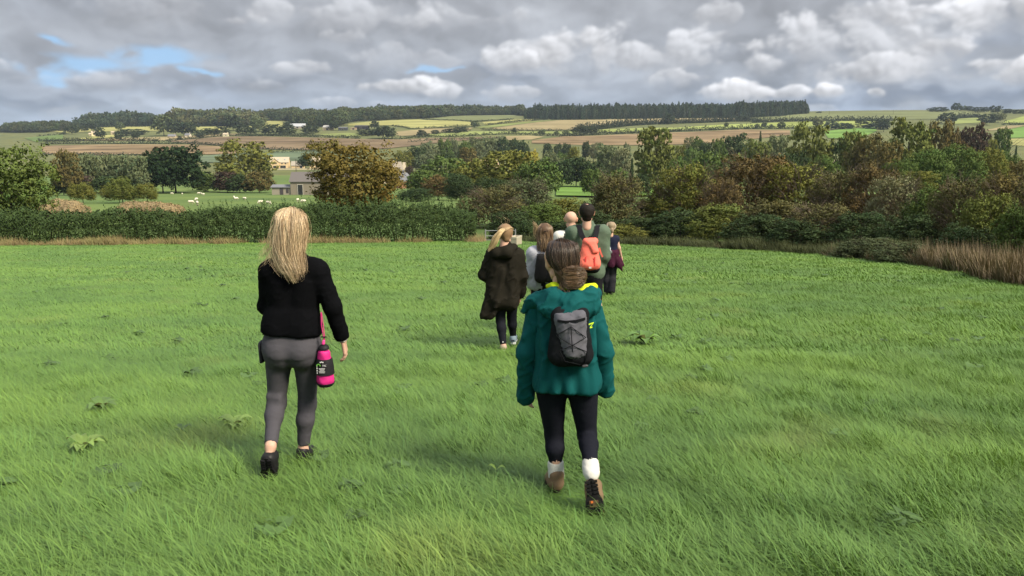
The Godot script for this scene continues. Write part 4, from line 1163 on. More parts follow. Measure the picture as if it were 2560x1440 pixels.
func woman_in_teal() -> void:
	var at := ground(0.33, 4.63)
	var j := {"girth": 1.0, "size": 0.98, "head": Vector3(-0.045, 1.492, 0.0), "turn": 0.55, "nod": -0.12, "shL": Vector3(-0.18, 1.25, 0.0), "shR": Vector3(0.145, 1.255, 0.0), "elL": Vector3(-0.243, 0.93, 0.0), "wrL": Vector3(-0.243, 0.695, -0.06), "elR": Vector3(0.215, 0.945, 0.02), "wrR": Vector3(0.235, 0.785, -0.04),
		"hipL": Vector3(-0.094, 0.70, 0.0), "hipR": Vector3(0.096, 0.70, 0.0), "knL": Vector3(-0.068, 0.375, -0.075), "knR": Vector3(0.133, 0.385, -0.035), "anL": Vector3(-0.054, 0.12, -0.03), "anR": Vector3(0.128, 0.29, 0.30),
		"heelL": Vector3(-0.052, 0.03, 0.02), "toeL": Vector3(-0.085, 0.02, -0.225), "heelR": Vector3(0.118, 0.275, 0.375), "toeR": Vector3(0.150, 0.055, 0.46)}
	var t := person("dark-haired woman in a teal waterproof jacket and black leggings walking away", 0.33, 4.63, 0.0, j)
	var teal := cloth(0.003, 0.064, 0.067)
	var hem := [Plane(Vector3(0.0, -1, 0).normalized(), -0.715)]
	var jacket := [cap(Vector3(-0.075, 1.15, 0.02), Vector3(-0.082, 0.74, 0.025), 0.122, 0.118, 0.95, hem), cap(Vector3(0.055, 1.15, 0.02), Vector3(0.085, 0.74, 0.025), 0.122, 0.118, 0.95, hem), cap(Vector3(-0.090, 0.76, 0.02), Vector3(0.100, 0.76, 0.02), 0.112, 0.112, 1.05, hem), cap(Vector3(-0.15, 1.225, 0), Vector3(0.115, 1.23, 0), 0.075, 0.075), cap(Vector3(-0.02, 1.27, 0.01), Vector3(-0.02, 1.34, 0.0), 0.075, 0.06)]
	for s in ["L", "R"]:
		var out := -1.0 if s == "L" else 1.0
		var wr: Vector3 = Vector3(-0.245, 0.62, -0.07) if s == "L" else Vector3(0.24, 0.67, -0.05)
		var cuff := Plane(Vector3(-0.25 * out, -1, -0.1).normalized(), -0.595 if s == "L" else -0.665)
		var sleeve := [cap(j["sh" + s] + Vector3(-0.01 * out, -0.02, 0), j["el" + s] + Vector3(-0.006 * out, 0, 0.01), 0.064, 0.058), cap(j["el" + s] + Vector3(-0.006 * out, 0, 0.01), wr, 0.058, 0.055, 1.0, [cuff])]
		for f in [0.5]: sleeve.append(cap(j["sh" + s].lerp(j["el" + s], f) + Vector3(-0.055 * out, 0.05, 0.05), j["sh" + s].lerp(j["el" + s], f) + Vector3(0.05 * out, -0.06, 0.048), 0.009, 0.012))
		for f in [0.25, 0.8]: sleeve.append(cap(j["el" + s].lerp(wr, f) + Vector3(-0.045 * out, -0.05, 0.045), j["el" + s].lerp(wr, f) + Vector3(0.04 * out, 0.05, 0.045), 0.008, 0.010))
		put("sleeve", skin(sleeve, 0.0105, 0.03, [0.004, 4.0, 0.9, 0.007]), teal, t)
	for s in [[Vector3(-0.13, 0.95, 0.135), Vector3(-0.17, 0.67, 0.12)], [Vector3(-0.08, 0.86, 0.14), Vector3(-0.075, 0.70, 0.155)], [Vector3(-0.02, 0.84, 0.14), Vector3(0.01, 0.70, 0.155)], [Vector3(0.13, 1.0, 0.12), Vector3(0.15, 0.68, 0.12)], [Vector3(0.08, 0.84, 0.13), Vector3(0.10, 0.66, 0.14)], [Vector3(-0.16, 1.16, 0.11), Vector3(-0.14, 0.98, 0.125)], [Vector3(0.15, 1.12, 0.11), Vector3(0.14, 0.98, 0.12)]]:
		jacket.append(cap(s[0], s[1], 0.011, 0.021, 1.0, hem))
	put("jacket", skin(jacket, 0.0105, 0.035, [0.011, 3.4, 0.6, 0.009]), teal, t)
	var inner := [cap(Vector3(-0.11, 0.76, 0.02), Vector3(0.11, 0.76, 0.02), 0.085, 0.085, 1.0)]
	put("leggings", skin(inner + leg(j, "L", 0.002, 0.28) + leg(j, "R", 0.002, 0.03), 0.0105, 0.025, [0.0014, 12.0, 2.6, 0.001]), cloth(0.011, 0.012, 0.018, 0.2), t)
	put("hood", skin([cap(Vector3(-0.205, 1.245, 0.03), Vector3(-0.09, 1.275, 0.10), 0.042, 0.060), cap(Vector3(-0.09, 1.265, 0.10), Vector3(0.02, 1.25, 0.13), 0.062, 0.07), cap(Vector3(0.02, 1.25, 0.13), Vector3(0.115, 1.28, 0.09), 0.07, 0.06), cap(Vector3(0.115, 1.285, 0.09), Vector3(0.165, 1.29, 0.0), 0.056, 0.040), cap(Vector3(-0.13, 1.225, 0.12), Vector3(-0.02, 1.175, 0.165), 0.05, 0.055), cap(Vector3(-0.02, 1.175, 0.165), Vector3(0.13, 1.235, 0.12), 0.055, 0.05), cap(Vector3(-0.22, 1.235, 0.02), Vector3(-0.255, 1.185, 0.02), 0.03, 0.02)], 0.0105, 0.03, [0.008, 5.0, 1.3, 0.010]), teal, t)
	put("hood_lining", skin([cap(Vector3(-0.12, 1.335, 0.035), Vector3(-0.085, 1.345, 0.075), 0.016, 0.021), cap(Vector3(-0.085, 1.335, 0.075), Vector3(0.06, 1.322, 0.10), 0.024, 0.028), cap(Vector3(0.06, 1.325, 0.095), Vector3(0.15, 1.332, 0.035), 0.029, 0.023)], 0.009, 0.02, [0.004, 9.0, 1.0, 0.003]), cloth(0.46, 0.58, 0.015), t)
	put("emblem", ribbon([Vector3(0.108, 1.135, 0.162), Vector3(0.140, 1.143, 0.146), Vector3(0.118, 1.115, 0.158), Vector3(0.132, 1.117, 0.15)], [Vector3(0, 0.004, 0), Vector3(0, 0.003, 0), Vector3(0, 0.003, 0), Vector3(0, 0.003, 0)], 0.002), mat(0.50, 0.70, 0.03), t)
	var wool := cloth(0.52, 0.52, 0.48, 0.8)
	for s in ["L", "R"]:
		var a: Vector3 = j["an" + s]
		var d: Vector3 = (a - j["kn" + s]).normalized()
		var p := [cap(a - d * 0.085, a + d * 0.02, 0.047, 0.041, 1.0, [Plane(-d, -d.dot(a - d * 0.09))])]
		for k in 4: p.append(cap(a - d * (0.075 - k * 0.024) + Vector3(-0.01, 0, 0), a - d * (0.075 - k * 0.024) + Vector3(0.01, 0, 0), 0.040, 0.040))
		put("sock", skin(p, 0.008, 0.008, [0.002, 16.0, 3.0, 0.001]), wool, t)
	var brown := mat(0.155, 0.105, 0.062, 0.8)
	shoe(t, j, "L", brown, mat(0.02, 0.016, 0.013, 0.8), 0.105, 1.12, "brown walking boot planted in the grass")
	var boot := shoe(t, j, "R", brown, mat(0.008, 0.008, 0.008, 0.8), 0.105, 1.12, "brown walking boot lifted to show its black sole")
	put("arch", box_mesh([[Vector3(0, -0.006, -0.128), Vector3(0.052, 0.006, 0.036)]]), mat(0.085, 0.055, 0.03, 0.8), boot)
	put("sole_badge", box_mesh([[Vector3(-0.010, -0.0105, -0.118), Vector3(0.012, 0.003, 0.012)]]), mat(0.62, 0.15, 0.03, 0.7), boot)
	# hair: smooth dark cap gathered in a loose lighter bun low on the right
	var h: Vector3 = j.head
	put("hair", skin([cap(h + Vector3(0.008, 0.034, 0.022), h + Vector3(0.002, 0.034, -0.012), 0.087, 0.080), cap(h + Vector3(0.018, 0.0, 0.045), h + Vector3(0.035, -0.06, 0.068), 0.076, 0.05)], 0.0095, 0.035, [0.003, 9.0, 0.8, 0.002]), mat(0.016, 0.010, 0.007, 0.8, false, 0.0, 0.15), t)
	var cap_guides := []
	for i in 11:
		var a := lerpf(-1.1, 1.75, i / 10.0)
		var x := sin(a)
		var z := cos(a)
		cap_guides.append([h + Vector3(x * 0.05 + 0.0, 0.122 - absf(x) * 0.02, -0.03 + z * 0.02), h + Vector3(x * 0.088, 0.092, 0.02 + z * 0.078), h + Vector3(x * 0.100 + 0.005, 0.015, 0.03 + z * 0.094), h + Vector3(x * 0.070 + 0.022, -0.05, 0.055 + z * 0.065), h + Vector3(x * 0.03 + 0.055, -0.085, 0.12)])
	put("hair_lock", strands(cap_guides, 800, 0.0017, 0.007, Color(0.010, 0.007, 0.005), Color(0.058, 0.036, 0.022), 3, 0.003), mat(1, 1, 1, 0.42, true, 0.0, 0.5), t)
	put("hair_flyaway", strands(cap_guides, 70, 0.0008, 0.022, Color(0.03, 0.02, 0.012), Color(0.16, 0.10, 0.06), 9, 0.012), mat(1, 1, 1, 0.45, true, 0.0, 0.5), t)
	var b := h + Vector3(0.058, -0.085, 0.092)
	put("bun", skin([cap(b + Vector3(-0.045, 0.012, -0.01), b + Vector3(0.042, -0.002, 0), 0.046, 0.05), cap(b + Vector3(-0.04, -0.035, 0.0), b + Vector3(0.03, -0.035, 0.005), 0.036, 0.034), cap(b + Vector3(-0.05, 0.05, -0.03), b + Vector3(0.0, 0.02, 0.0), 0.05, 0.045)], 0.009, 0.03, [0.005, 14.0, 1.0, 0.004]), mat(0.055, 0.033, 0.019, 0.55), t)
	var bun := []
	for i in 9:
		var y := lerpf(0.045, -0.055, i / 8.0)
		bun.append([b + Vector3(-0.075, y * 0.5 + 0.035, -0.01), b + Vector3(-0.035, y, 0.042), b + Vector3(0.015, y * 1.05, 0.052), b + Vector3(0.058, y * 0.85, 0.028), b + Vector3(0.05, y * 0.6 - 0.03, -0.005)])
	put("hair_lock", strands(bun, 420, 0.0017, 0.018, Color(0.05, 0.029, 0.015), Color(0.25, 0.155, 0.082), 4, 0.006), mat(1, 1, 1, 0.42, true, 0.0, 0.5), t)
	put("hair_wisp", strands([[b + Vector3(-0.06, -0.02, 0.02), b + Vector3(-0.07, -0.06, 0.03), b + Vector3(-0.06, -0.10, 0.03), b + Vector3(-0.075, -0.13, 0.02)], [b + Vector3(-0.02, -0.03, 0.03), b + Vector3(-0.025, -0.07, 0.04), b + Vector3(-0.02, -0.105, 0.045), b + Vector3(-0.05, -0.135, 0.04)], [b + Vector3(0.0, 0.05, 0.03), b + Vector3(0.04, 0.065, 0.03), b + Vector3(0.05, 0.09, 0.02), b + Vector3(0.03, 0.12, 0.01)]], 60, 0.0013, 0.02, Color(0.06, 0.035, 0.02), Color(0.24, 0.15, 0.08), 5, 0.01), mat(1, 1, 1, 0.42, true, 0.0, 0.5), t)
	# her small black and grey pack
	var pack := thing("backpack", "small black backpack with a grey front pocket and elastic cords on the teal jacket", "backpack", at)
	var black := cloth(0.010, 0.011, 0.013, 0.5)
	put("pack_body", skin([cap(Vector3(-0.055, 1.195, 0.165), Vector3(0.055, 1.20, 0.165), 0.055, 0.055), cap(Vector3(-0.052, 1.17, 0.175), Vector3(-0.062, 0.97, 0.19), 0.05, 0.062), cap(Vector3(0.056, 1.17, 0.175), Vector3(0.082, 0.97, 0.19), 0.048, 0.056), cap(Vector3(0.0, 1.15, 0.18), Vector3(0.008, 0.98, 0.195), 0.07, 0.07), cap(Vector3(-0.055, 0.955, 0.185), Vector3(0.07, 0.95, 0.185), 0.056, 0.056)], 0.0095, 0.03, [0.004, 9.0, 1.0, 0.002]), black, pack)
	put("front_pocket", skin([cap(Vector3(-0.058, 1.19, 0.205), Vector3(0.062, 1.20, 0.205), 0.028, 0.028), cap(Vector3(-0.045, 1.17, 0.215), Vector3(-0.01, 1.0, 0.228), 0.045, 0.042, 0.95), cap(Vector3(0.05, 1.18, 0.215), Vector3(0.055, 1.0, 0.228), 0.042, 0.042, 0.95), cap(Vector3(0.0, 1.15, 0.22), Vector3(0.02, 1.0, 0.232), 0.05, 0.05, 0.95)], 0.0085, 0.02, [0.005, 10.0, 1.0, 0.005]), cloth(0.090, 0.090, 0.108), pack)
	var front := 0.288
	put("zip", ribbon([Vector3(-0.075, 1.178, 0.255), Vector3(-0.03, 1.175, 0.268), Vector3(0.03, 1.18, 0.268), Vector3(0.082, 1.19, 0.252)], [Vector3(0, 0.007, 0), Vector3(0, 0.007, 0), Vector3(0, 0.007, 0), Vector3(0, 0.007, 0)], -0.004), black, pack)
	put("cord", tube_mesh([[[Vector3(0.0, 1.155, 0.276), Vector3(0.006, 1.06, front), Vector3(0.018, 0.955, 0.27)], [0.0025, 0.0025, 0.0025]], [[Vector3(-0.082, 1.095, 0.262), Vector3(0.0, 1.15, 0.276), Vector3(0.086, 1.085, 0.262)], [0.0022, 0.0022, 0.0022]], [[Vector3(-0.082, 1.095, 0.262), Vector3(0.008, 1.045, front), Vector3(0.086, 1.085, 0.262)], [0.0022, 0.0022, 0.0022]], [[Vector3(-0.062, 1.01, 0.266), Vector3(0.008, 1.045, front), Vector3(0.095, 1.0, 0.262)], [0.0022, 0.0022, 0.0022]], [[Vector3(-0.062, 1.01, 0.266), Vector3(-0.03, 0.945, 0.265), Vector3(0.05, 0.925, 0.255), Vector3(0.085, 0.93, 0.25), Vector3(0.095, 1.0, 0.262)], [0.003, 0.003, 0.003, 0.003, 0.003]]], 5), black, pack)
	put("toggle", skin([cap(Vector3(0.075, 0.912, 0.25), Vector3(0.095, 0.915, 0.248), 0.009, 0.009)], 0.005, 0.01), mat(0.05, 0.05, 0.055, 0.4), pack)
	for s in [-1.0, 1.0]:
		put("shoulder_strap", ribbon([Vector3(s * 0.06, 1.19, 0.135), Vector3(s * 0.10, 1.29, 0.05), Vector3(s * 0.115, 1.25, -0.10), Vector3(s * 0.13, 1.05, -0.145), Vector3(s * 0.165, 0.93, -0.06), Vector3(s * 0.14, 0.96, 0.12)], [Vector3(0.022, 0, 0), Vector3(0.024, 0, 0), Vector3(0.022, 0, 0), Vector3(0.018, 0, 0), Vector3(0.008, 0, 0.008), Vector3(0.0, 0.012, 0)], 0.006), black, pack)


func woman_in_coat() -> void:
	var at := ground(-0.09, 10.1)
	var j := {"girth": 1.0, "size": 0.98, "head": Vector3(0.005, 1.545, 0.0), "turn": -0.35, "nod": -0.05, "shL": Vector3(-0.165, 1.30, 0), "shR": Vector3(0.165, 1.30, 0), "elL": Vector3(-0.265, 1.0, -0.02), "elR": Vector3(0.215, 1.0, 0), "wrL": Vector3(-0.17, 0.90, -0.26), "wrR": Vector3(0.20, 0.73, -0.10),
		"hipL": Vector3(-0.07, 0.80, 0), "hipR": Vector3(0.09, 0.80, 0), "knL": Vector3(-0.057, 0.40, -0.03), "knR": Vector3(0.086, 0.42, -0.12), "anL": Vector3(-0.021, 0.10, 0.10), "anR": Vector3(0.105, 0.14, -0.20), "heelL": Vector3(-0.02, 0.03, 0.15), "toeL": Vector3(-0.03, 0.0, -0.10), "heelR": Vector3(0.105, 0.055, -0.14), "toeR": Vector3(0.125, 0.075, -0.39)}
	var t := person("woman with a blonde ponytail in a dark hooded raincoat", -0.09, 10.1, 0.0, j)
	var cl := cloth(0.016, 0.0145, 0.011)
	var cut := [Plane(Vector3(-0.22, -1, 0).normalized(), -0.50)]
	var coat := [cap(Vector3(-0.085, 1.22, 0.01), Vector3(-0.10, 0.70, 0.03), 0.135, 0.145, 0.95, cut), cap(Vector3(0.085, 1.22, 0.01), Vector3(0.055, 0.70, 0.03), 0.135, 0.125, 0.95, cut), cap(Vector3(-0.10, 0.70, 0.03), Vector3(0.06, 0.66, 0.03), 0.14, 0.12, 0.95, cut), cap(Vector3(-0.15, 1.27, 0), Vector3(0.15, 1.27, 0), 0.08, 0.08), cap(Vector3(0.0, 1.30, 0), Vector3(0.005, 1.40, 0), 0.085, 0.07),
		cap(Vector3(-0.14, 0.78, 0.06), Vector3(-0.27, 0.50, 0.10), 0.11, 0.06, 0.6, [Plane(Vector3(0.1, -1, 0).normalized(), -0.465)]), cap(Vector3(-0.10, 0.70, 0.06), Vector3(-0.20, 0.50, 0.10), 0.11, 0.06, 0.6, [Plane(Vector3(0.1, -1, 0).normalized(), -0.465)])]
	coat += [cap(j.shL + Vector3(0, -0.03, 0), j.elL, 0.085, 0.07), cap(j.elL, j.wrL, 0.068, 0.055), cap(j.shR + Vector3(0, -0.03, 0), j.elR, 0.085, 0.072), cap(j.elR, j.wrR, 0.07, 0.058)]
	coat += [cap(Vector3(-0.02, 1.1, 0.14), Vector3(-0.12, 0.62, 0.17), 0.012, 0.02), cap(Vector3(0.10, 1.05, 0.12), Vector3(0.06, 0.65, 0.14), 0.012, 0.016)]
	put("raincoat", skin(coat, 0.016, 0.045, [0.014, 3.8, 0.7, 0.012]), cl, t)
	put("hood", skin([cap(Vector3(-0.18, 1.28, 0.03), Vector3(-0.10, 1.31, 0.11), 0.055, 0.07), cap(Vector3(-0.10, 1.30, 0.11), Vector3(0.02, 1.315, 0.12), 0.07, 0.085), cap(Vector3(0.02, 1.32, 0.12), Vector3(0.11, 1.37, 0.05), 0.08, 0.06)], 0.016, 0.04, [0.01, 5.0, 1.0, 0.005]), cl, t)
	put("leggings", skin(leg(j, "L", 0.006, 0.06) + leg(j, "R", 0.006, 0.06), 0.013, 0.03), cloth(0.012, 0.013, 0.018), t)
	for y in [0.155]: put("ankle_tag", box_mesh([[Vector3(-0.026, y, 0.13), Vector3(0.014, 0.016, 0.004)]]), mat(0.6, 0.6, 0.6), t)
	var trainers := mat(0.20, 0.27, 0.33, 0.7)
	shoe(t, j, "L", mat(0.33, 0.26, 0.20, 0.7), mat(0.55, 0.55, 0.52), 0.06)
	var sh := shoe(t, j, "R", trainers, mat(0.62, 0.64, 0.64), 0.075)
	put("stripe", box_mesh([[Vector3(0, 0.055, 0.012), Vector3(0.05, 0.012, 0.006)]]), mat(0.05, 0.06, 0.08), sh)
	var h: Vector3 = j.head
	put("hair", skin([cap(h + Vector3(0, 0.028, 0.02), h + Vector3(0, 0.02, -0.01), 0.098, 0.09), cap(h + Vector3(0, -0.03, 0.05), h + Vector3(0.01, -0.06, 0.055), 0.06, 0.05)], 0.014, 0.03, [0.004, 10.0, 0.6, 0.002]), mat(0.21, 0.135, 0.075, 0.5), t)
	var g := []
	for i in 9:
		var a := lerpf(-1.9, 1.9, i / 8.0)
		g.append([h + Vector3(sin(a) * 0.10, 0.03 + 0.05 * cos(a), -0.03 + 0.05 * cos(a)), h + Vector3(sin(a) * 0.088, 0.07, 0.04), h + Vector3(sin(a) * 0.04, 0.075, 0.095), h + Vector3(-0.012, 0.05, 0.13)])
	put("hair_lock", strands(g, 260, 0.0035, 0.012, Color(0.26, 0.17, 0.09), Color(0.68, 0.52, 0.30), 11), mat(1, 1, 1, 0.45, true, 0.0, 0.5), t)
	var tail := []
	for i in 4:
		var o := Vector3(cos(i * 1.6), sin(i * 1.6), 0) * 0.02
		tail.append([h + Vector3(-0.005, 0.055, 0.12) + o * 0.4, h + Vector3(-0.05, 0.045, 0.17) + o, h + Vector3(-0.105, -0.03, 0.16) + o * 1.6, h + Vector3(-0.15, -0.12, 0.14) + o * 1.3, h + Vector3(-0.20, -0.20, 0.12) + o * 0.6])
	put("ponytail", strands(tail, 260, 0.0042, 0.018, Color(0.36, 0.24, 0.12), Color(0.74, 0.58, 0.34), 12, 0.006), mat(1, 1, 1, 0.45, true, 0.0, 0.5), t)
	put("hair_wisp", strands([[h + Vector3(-0.05, 0.10, 0.03), h + Vector3(-0.09, 0.13, 0.04), h + Vector3(-0.12, 0.17, 0.04), h + Vector3(-0.16, 0.19, 0.05)], [h + Vector3(0.03, 0.11, 0.03), h + Vector3(0.05, 0.15, 0.04), h + Vector3(0.045, 0.19, 0.04), h + Vector3(0.02, 0.24, 0.05)]], 5, 0.001, 0.012, Color(0.4, 0.28, 0.15), Color(0.7, 0.55, 0.33), 13, 0.02), mat(1, 1, 1, 0.45, true, 0.0, 0.5), t)


func girl_in_grey() -> void:
	var at := ground(0.43, 10.6)
	var j := {"girth": 0.95, "size": 0.96, "head": Vector3(0.005, 1.55, 0.0), "turn": -0.2, "shL": Vector3(-0.145, 1.30, 0), "shR": Vector3(0.145, 1.30, 0), "elL": Vector3(-0.185, 1.0, 0), "elR": Vector3(0.19, 1.0, 0), "wrL": Vector3(-0.17, 0.78, -0.12), "wrR": Vector3(0.17, 0.78, -0.12),
		"hipL": Vector3(-0.08, 0.82, 0), "hipR": Vector3(0.08, 0.82, 0), "knL": Vector3(-0.08, 0.44, -0.06), "knR": Vector3(0.08, 0.44, 0), "anL": Vector3(-0.08, 0.10, -0.02), "anR": Vector3(0.08, 0.16, 0.2), "heelL": Vector3(-0.08, 0.02, 0.02), "toeL": Vector3(-0.09, 0.02, -0.22), "heelR": Vector3(0.08, 0.09, 0.26), "toeR": Vector3(0.09, 0.02, 0.04)}
	var t := person("woman with windblown brown hair in a pale grey sweatshirt, partly hidden behind the teal jacket", 0.43, 10.6, 0.0, j)
	var top := torso(j, 0.028) + arm(j, "L", 0.026, 0.05, 1.1) + arm(j, "R", 0.026, 0.05, 1.1)
	put("sweatshirt", skin(top, 0.017, 0.045, [0.01, 6.0, 1.0, 0.005]), cloth(0.40, 0.41, 0.46, 0.5), t)
	put("leggings", skin(leg(j, "L", 0.008, 0.05) + leg(j, "R", 0.008, 0.05) + [cap(Vector3(-0.06, 0.86, 0.01), Vector3(0.06, 0.86, 0.01), 0.11, 0.11)], 0.02, 0.03), cloth(0.014, 0.015, 0.02), t)
	for s in ["L", "R"]: shoe(t, j, s, mat(0.06, 0.06, 0.07), mat(0.3, 0.3, 0.3))
	var h: Vector3 = j.head
	put("hair", skin([cap(h + Vector3(0, 0.028, 0.02), h + Vector3(0, 0.02, -0.01), 0.097, 0.09), cap(h + Vector3(0.0, -0.02, 0.05), h + Vector3(0.01, -0.20, 0.08), 0.08, 0.06, 0.7)], 0.014, 0.03, [0.004, 10.0, 0.6, 0.003]), mat(0.085, 0.052, 0.032, 0.5), t)
	var g := []
	for i in 9:
		var a := lerpf(-1.6, 1.6, i / 8.0)
		g.append([h + Vector3(sin(a) * 0.03, 0.125, 0.01), h + Vector3(sin(a) * 0.09, 0.07, 0.03 + cos(a) * 0.065), h + Vector3(sin(a) * 0.10, -0.03, 0.03 + cos(a) * 0.075), h + Vector3(sin(a) * 0.095, -0.13, 0.05 + cos(a) * 0.07), h + Vector3(sin(a) * 0.085 + 0.01, -0.25, 0.07 + cos(a) * 0.06)])
	put("hair_lock", strands(g, 300, 0.0036, 0.014, Color(0.085, 0.052, 0.03), Color(0.30, 0.20, 0.115), 21, 0.012), mat(1, 1, 1, 0.45, true, 0.0, 0.5), t)
	put("hair_wisp", strands([[h + Vector3(-0.07, 0.0, 0.03), h + Vector3(-0.11, -0.04, 0.04), h + Vector3(-0.135, 0.03, 0.04), h + Vector3(-0.12, 0.10, 0.04)], [h + Vector3(-0.07, 0.05, 0.03), h + Vector3(-0.12, 0.04, 0.04), h + Vector3(-0.115, 0.11, 0.04), h + Vector3(-0.15, 0.17, 0.04)], [h + Vector3(-0.07, -0.05, 0.03), h + Vector3(-0.12, -0.08, 0.04), h + Vector3(-0.14, -0.02, 0.04), h + Vector3(-0.15, 0.05, 0.04)]], 90, 0.0022, 0.02, Color(0.22, 0.15, 0.08), Color(0.55, 0.42, 0.25), 22, 0.015), mat(1, 1, 1, 0.45, true, 0.0, 0.5), t)
	put("hair_band", tube_mesh([[[h + Vector3(-0.01, 0.03, 0.125), h + Vector3(0.05, 0.035, 0.105), h + Vector3(0.095, 0.04, 0.04)], [0.006, 0.005, 0.004]]], 5), mat(0.02, 0.016, 0.014), t)
	var pack := thing("backpack", "dark backpack worn over the pale grey sweatshirt", "backpack", at)
	put("pack_body", skin([cap(Vector3(-0.04, 1.22, 0.16), Vector3(-0.05, 0.98, 0.18), 0.07, 0.085), cap(Vector3(0.09, 1.22, 0.16), Vector3(0.09, 0.98, 0.18), 0.07, 0.085)], 0.018, 0.04, [0.006, 7.0, 1.0, 0.003]), cloth(0.022, 0.020, 0.020), pack)
	for s in [-1.0, 1.0]: put("shoulder_strap", ribbon([Vector3(s * 0.07, 1.26, 0.13), Vector3(s * 0.085, 1.345, 0.02), Vector3(s * 0.095, 1.26, -0.12), Vector3(s * 0.13, 1.05, -0.14)], [Vector3(0.025, 0, 0), Vector3(0.025, 0, 0), Vector3(0.022, 0, 0), Vector3(0.015, 0, 0)], 0.008), cloth(0.02, 0.02, 0.02), pack)


func short_hair(t: Node3D, h: Vector3, tone: Color, grow: float, bald: float, number: int) -> void:
	var p := [cap(h + Vector3(0, 0.018, 0.026), h + Vector3(0, 0.02, -0.02), 0.088 + grow, 0.08 + grow), cap(h + Vector3(0, -0.03, 0.05), h + Vector3(0, -0.065, 0.05), 0.062 + grow, 0.05 + grow)]
	if bald > 0.0: p.append(cap(h + Vector3(0, 0.12, 0.035), h + Vector3(0, 0.12, 0.025), bald, bald, 1.0, [], true))
	put("hair", skin(p, 0.009, 0.02, [0.002, 30.0, 1.0, 0.002]), mat(tone.r, tone.g, tone.b, 0.7), t)
	crowns["unused"] = number


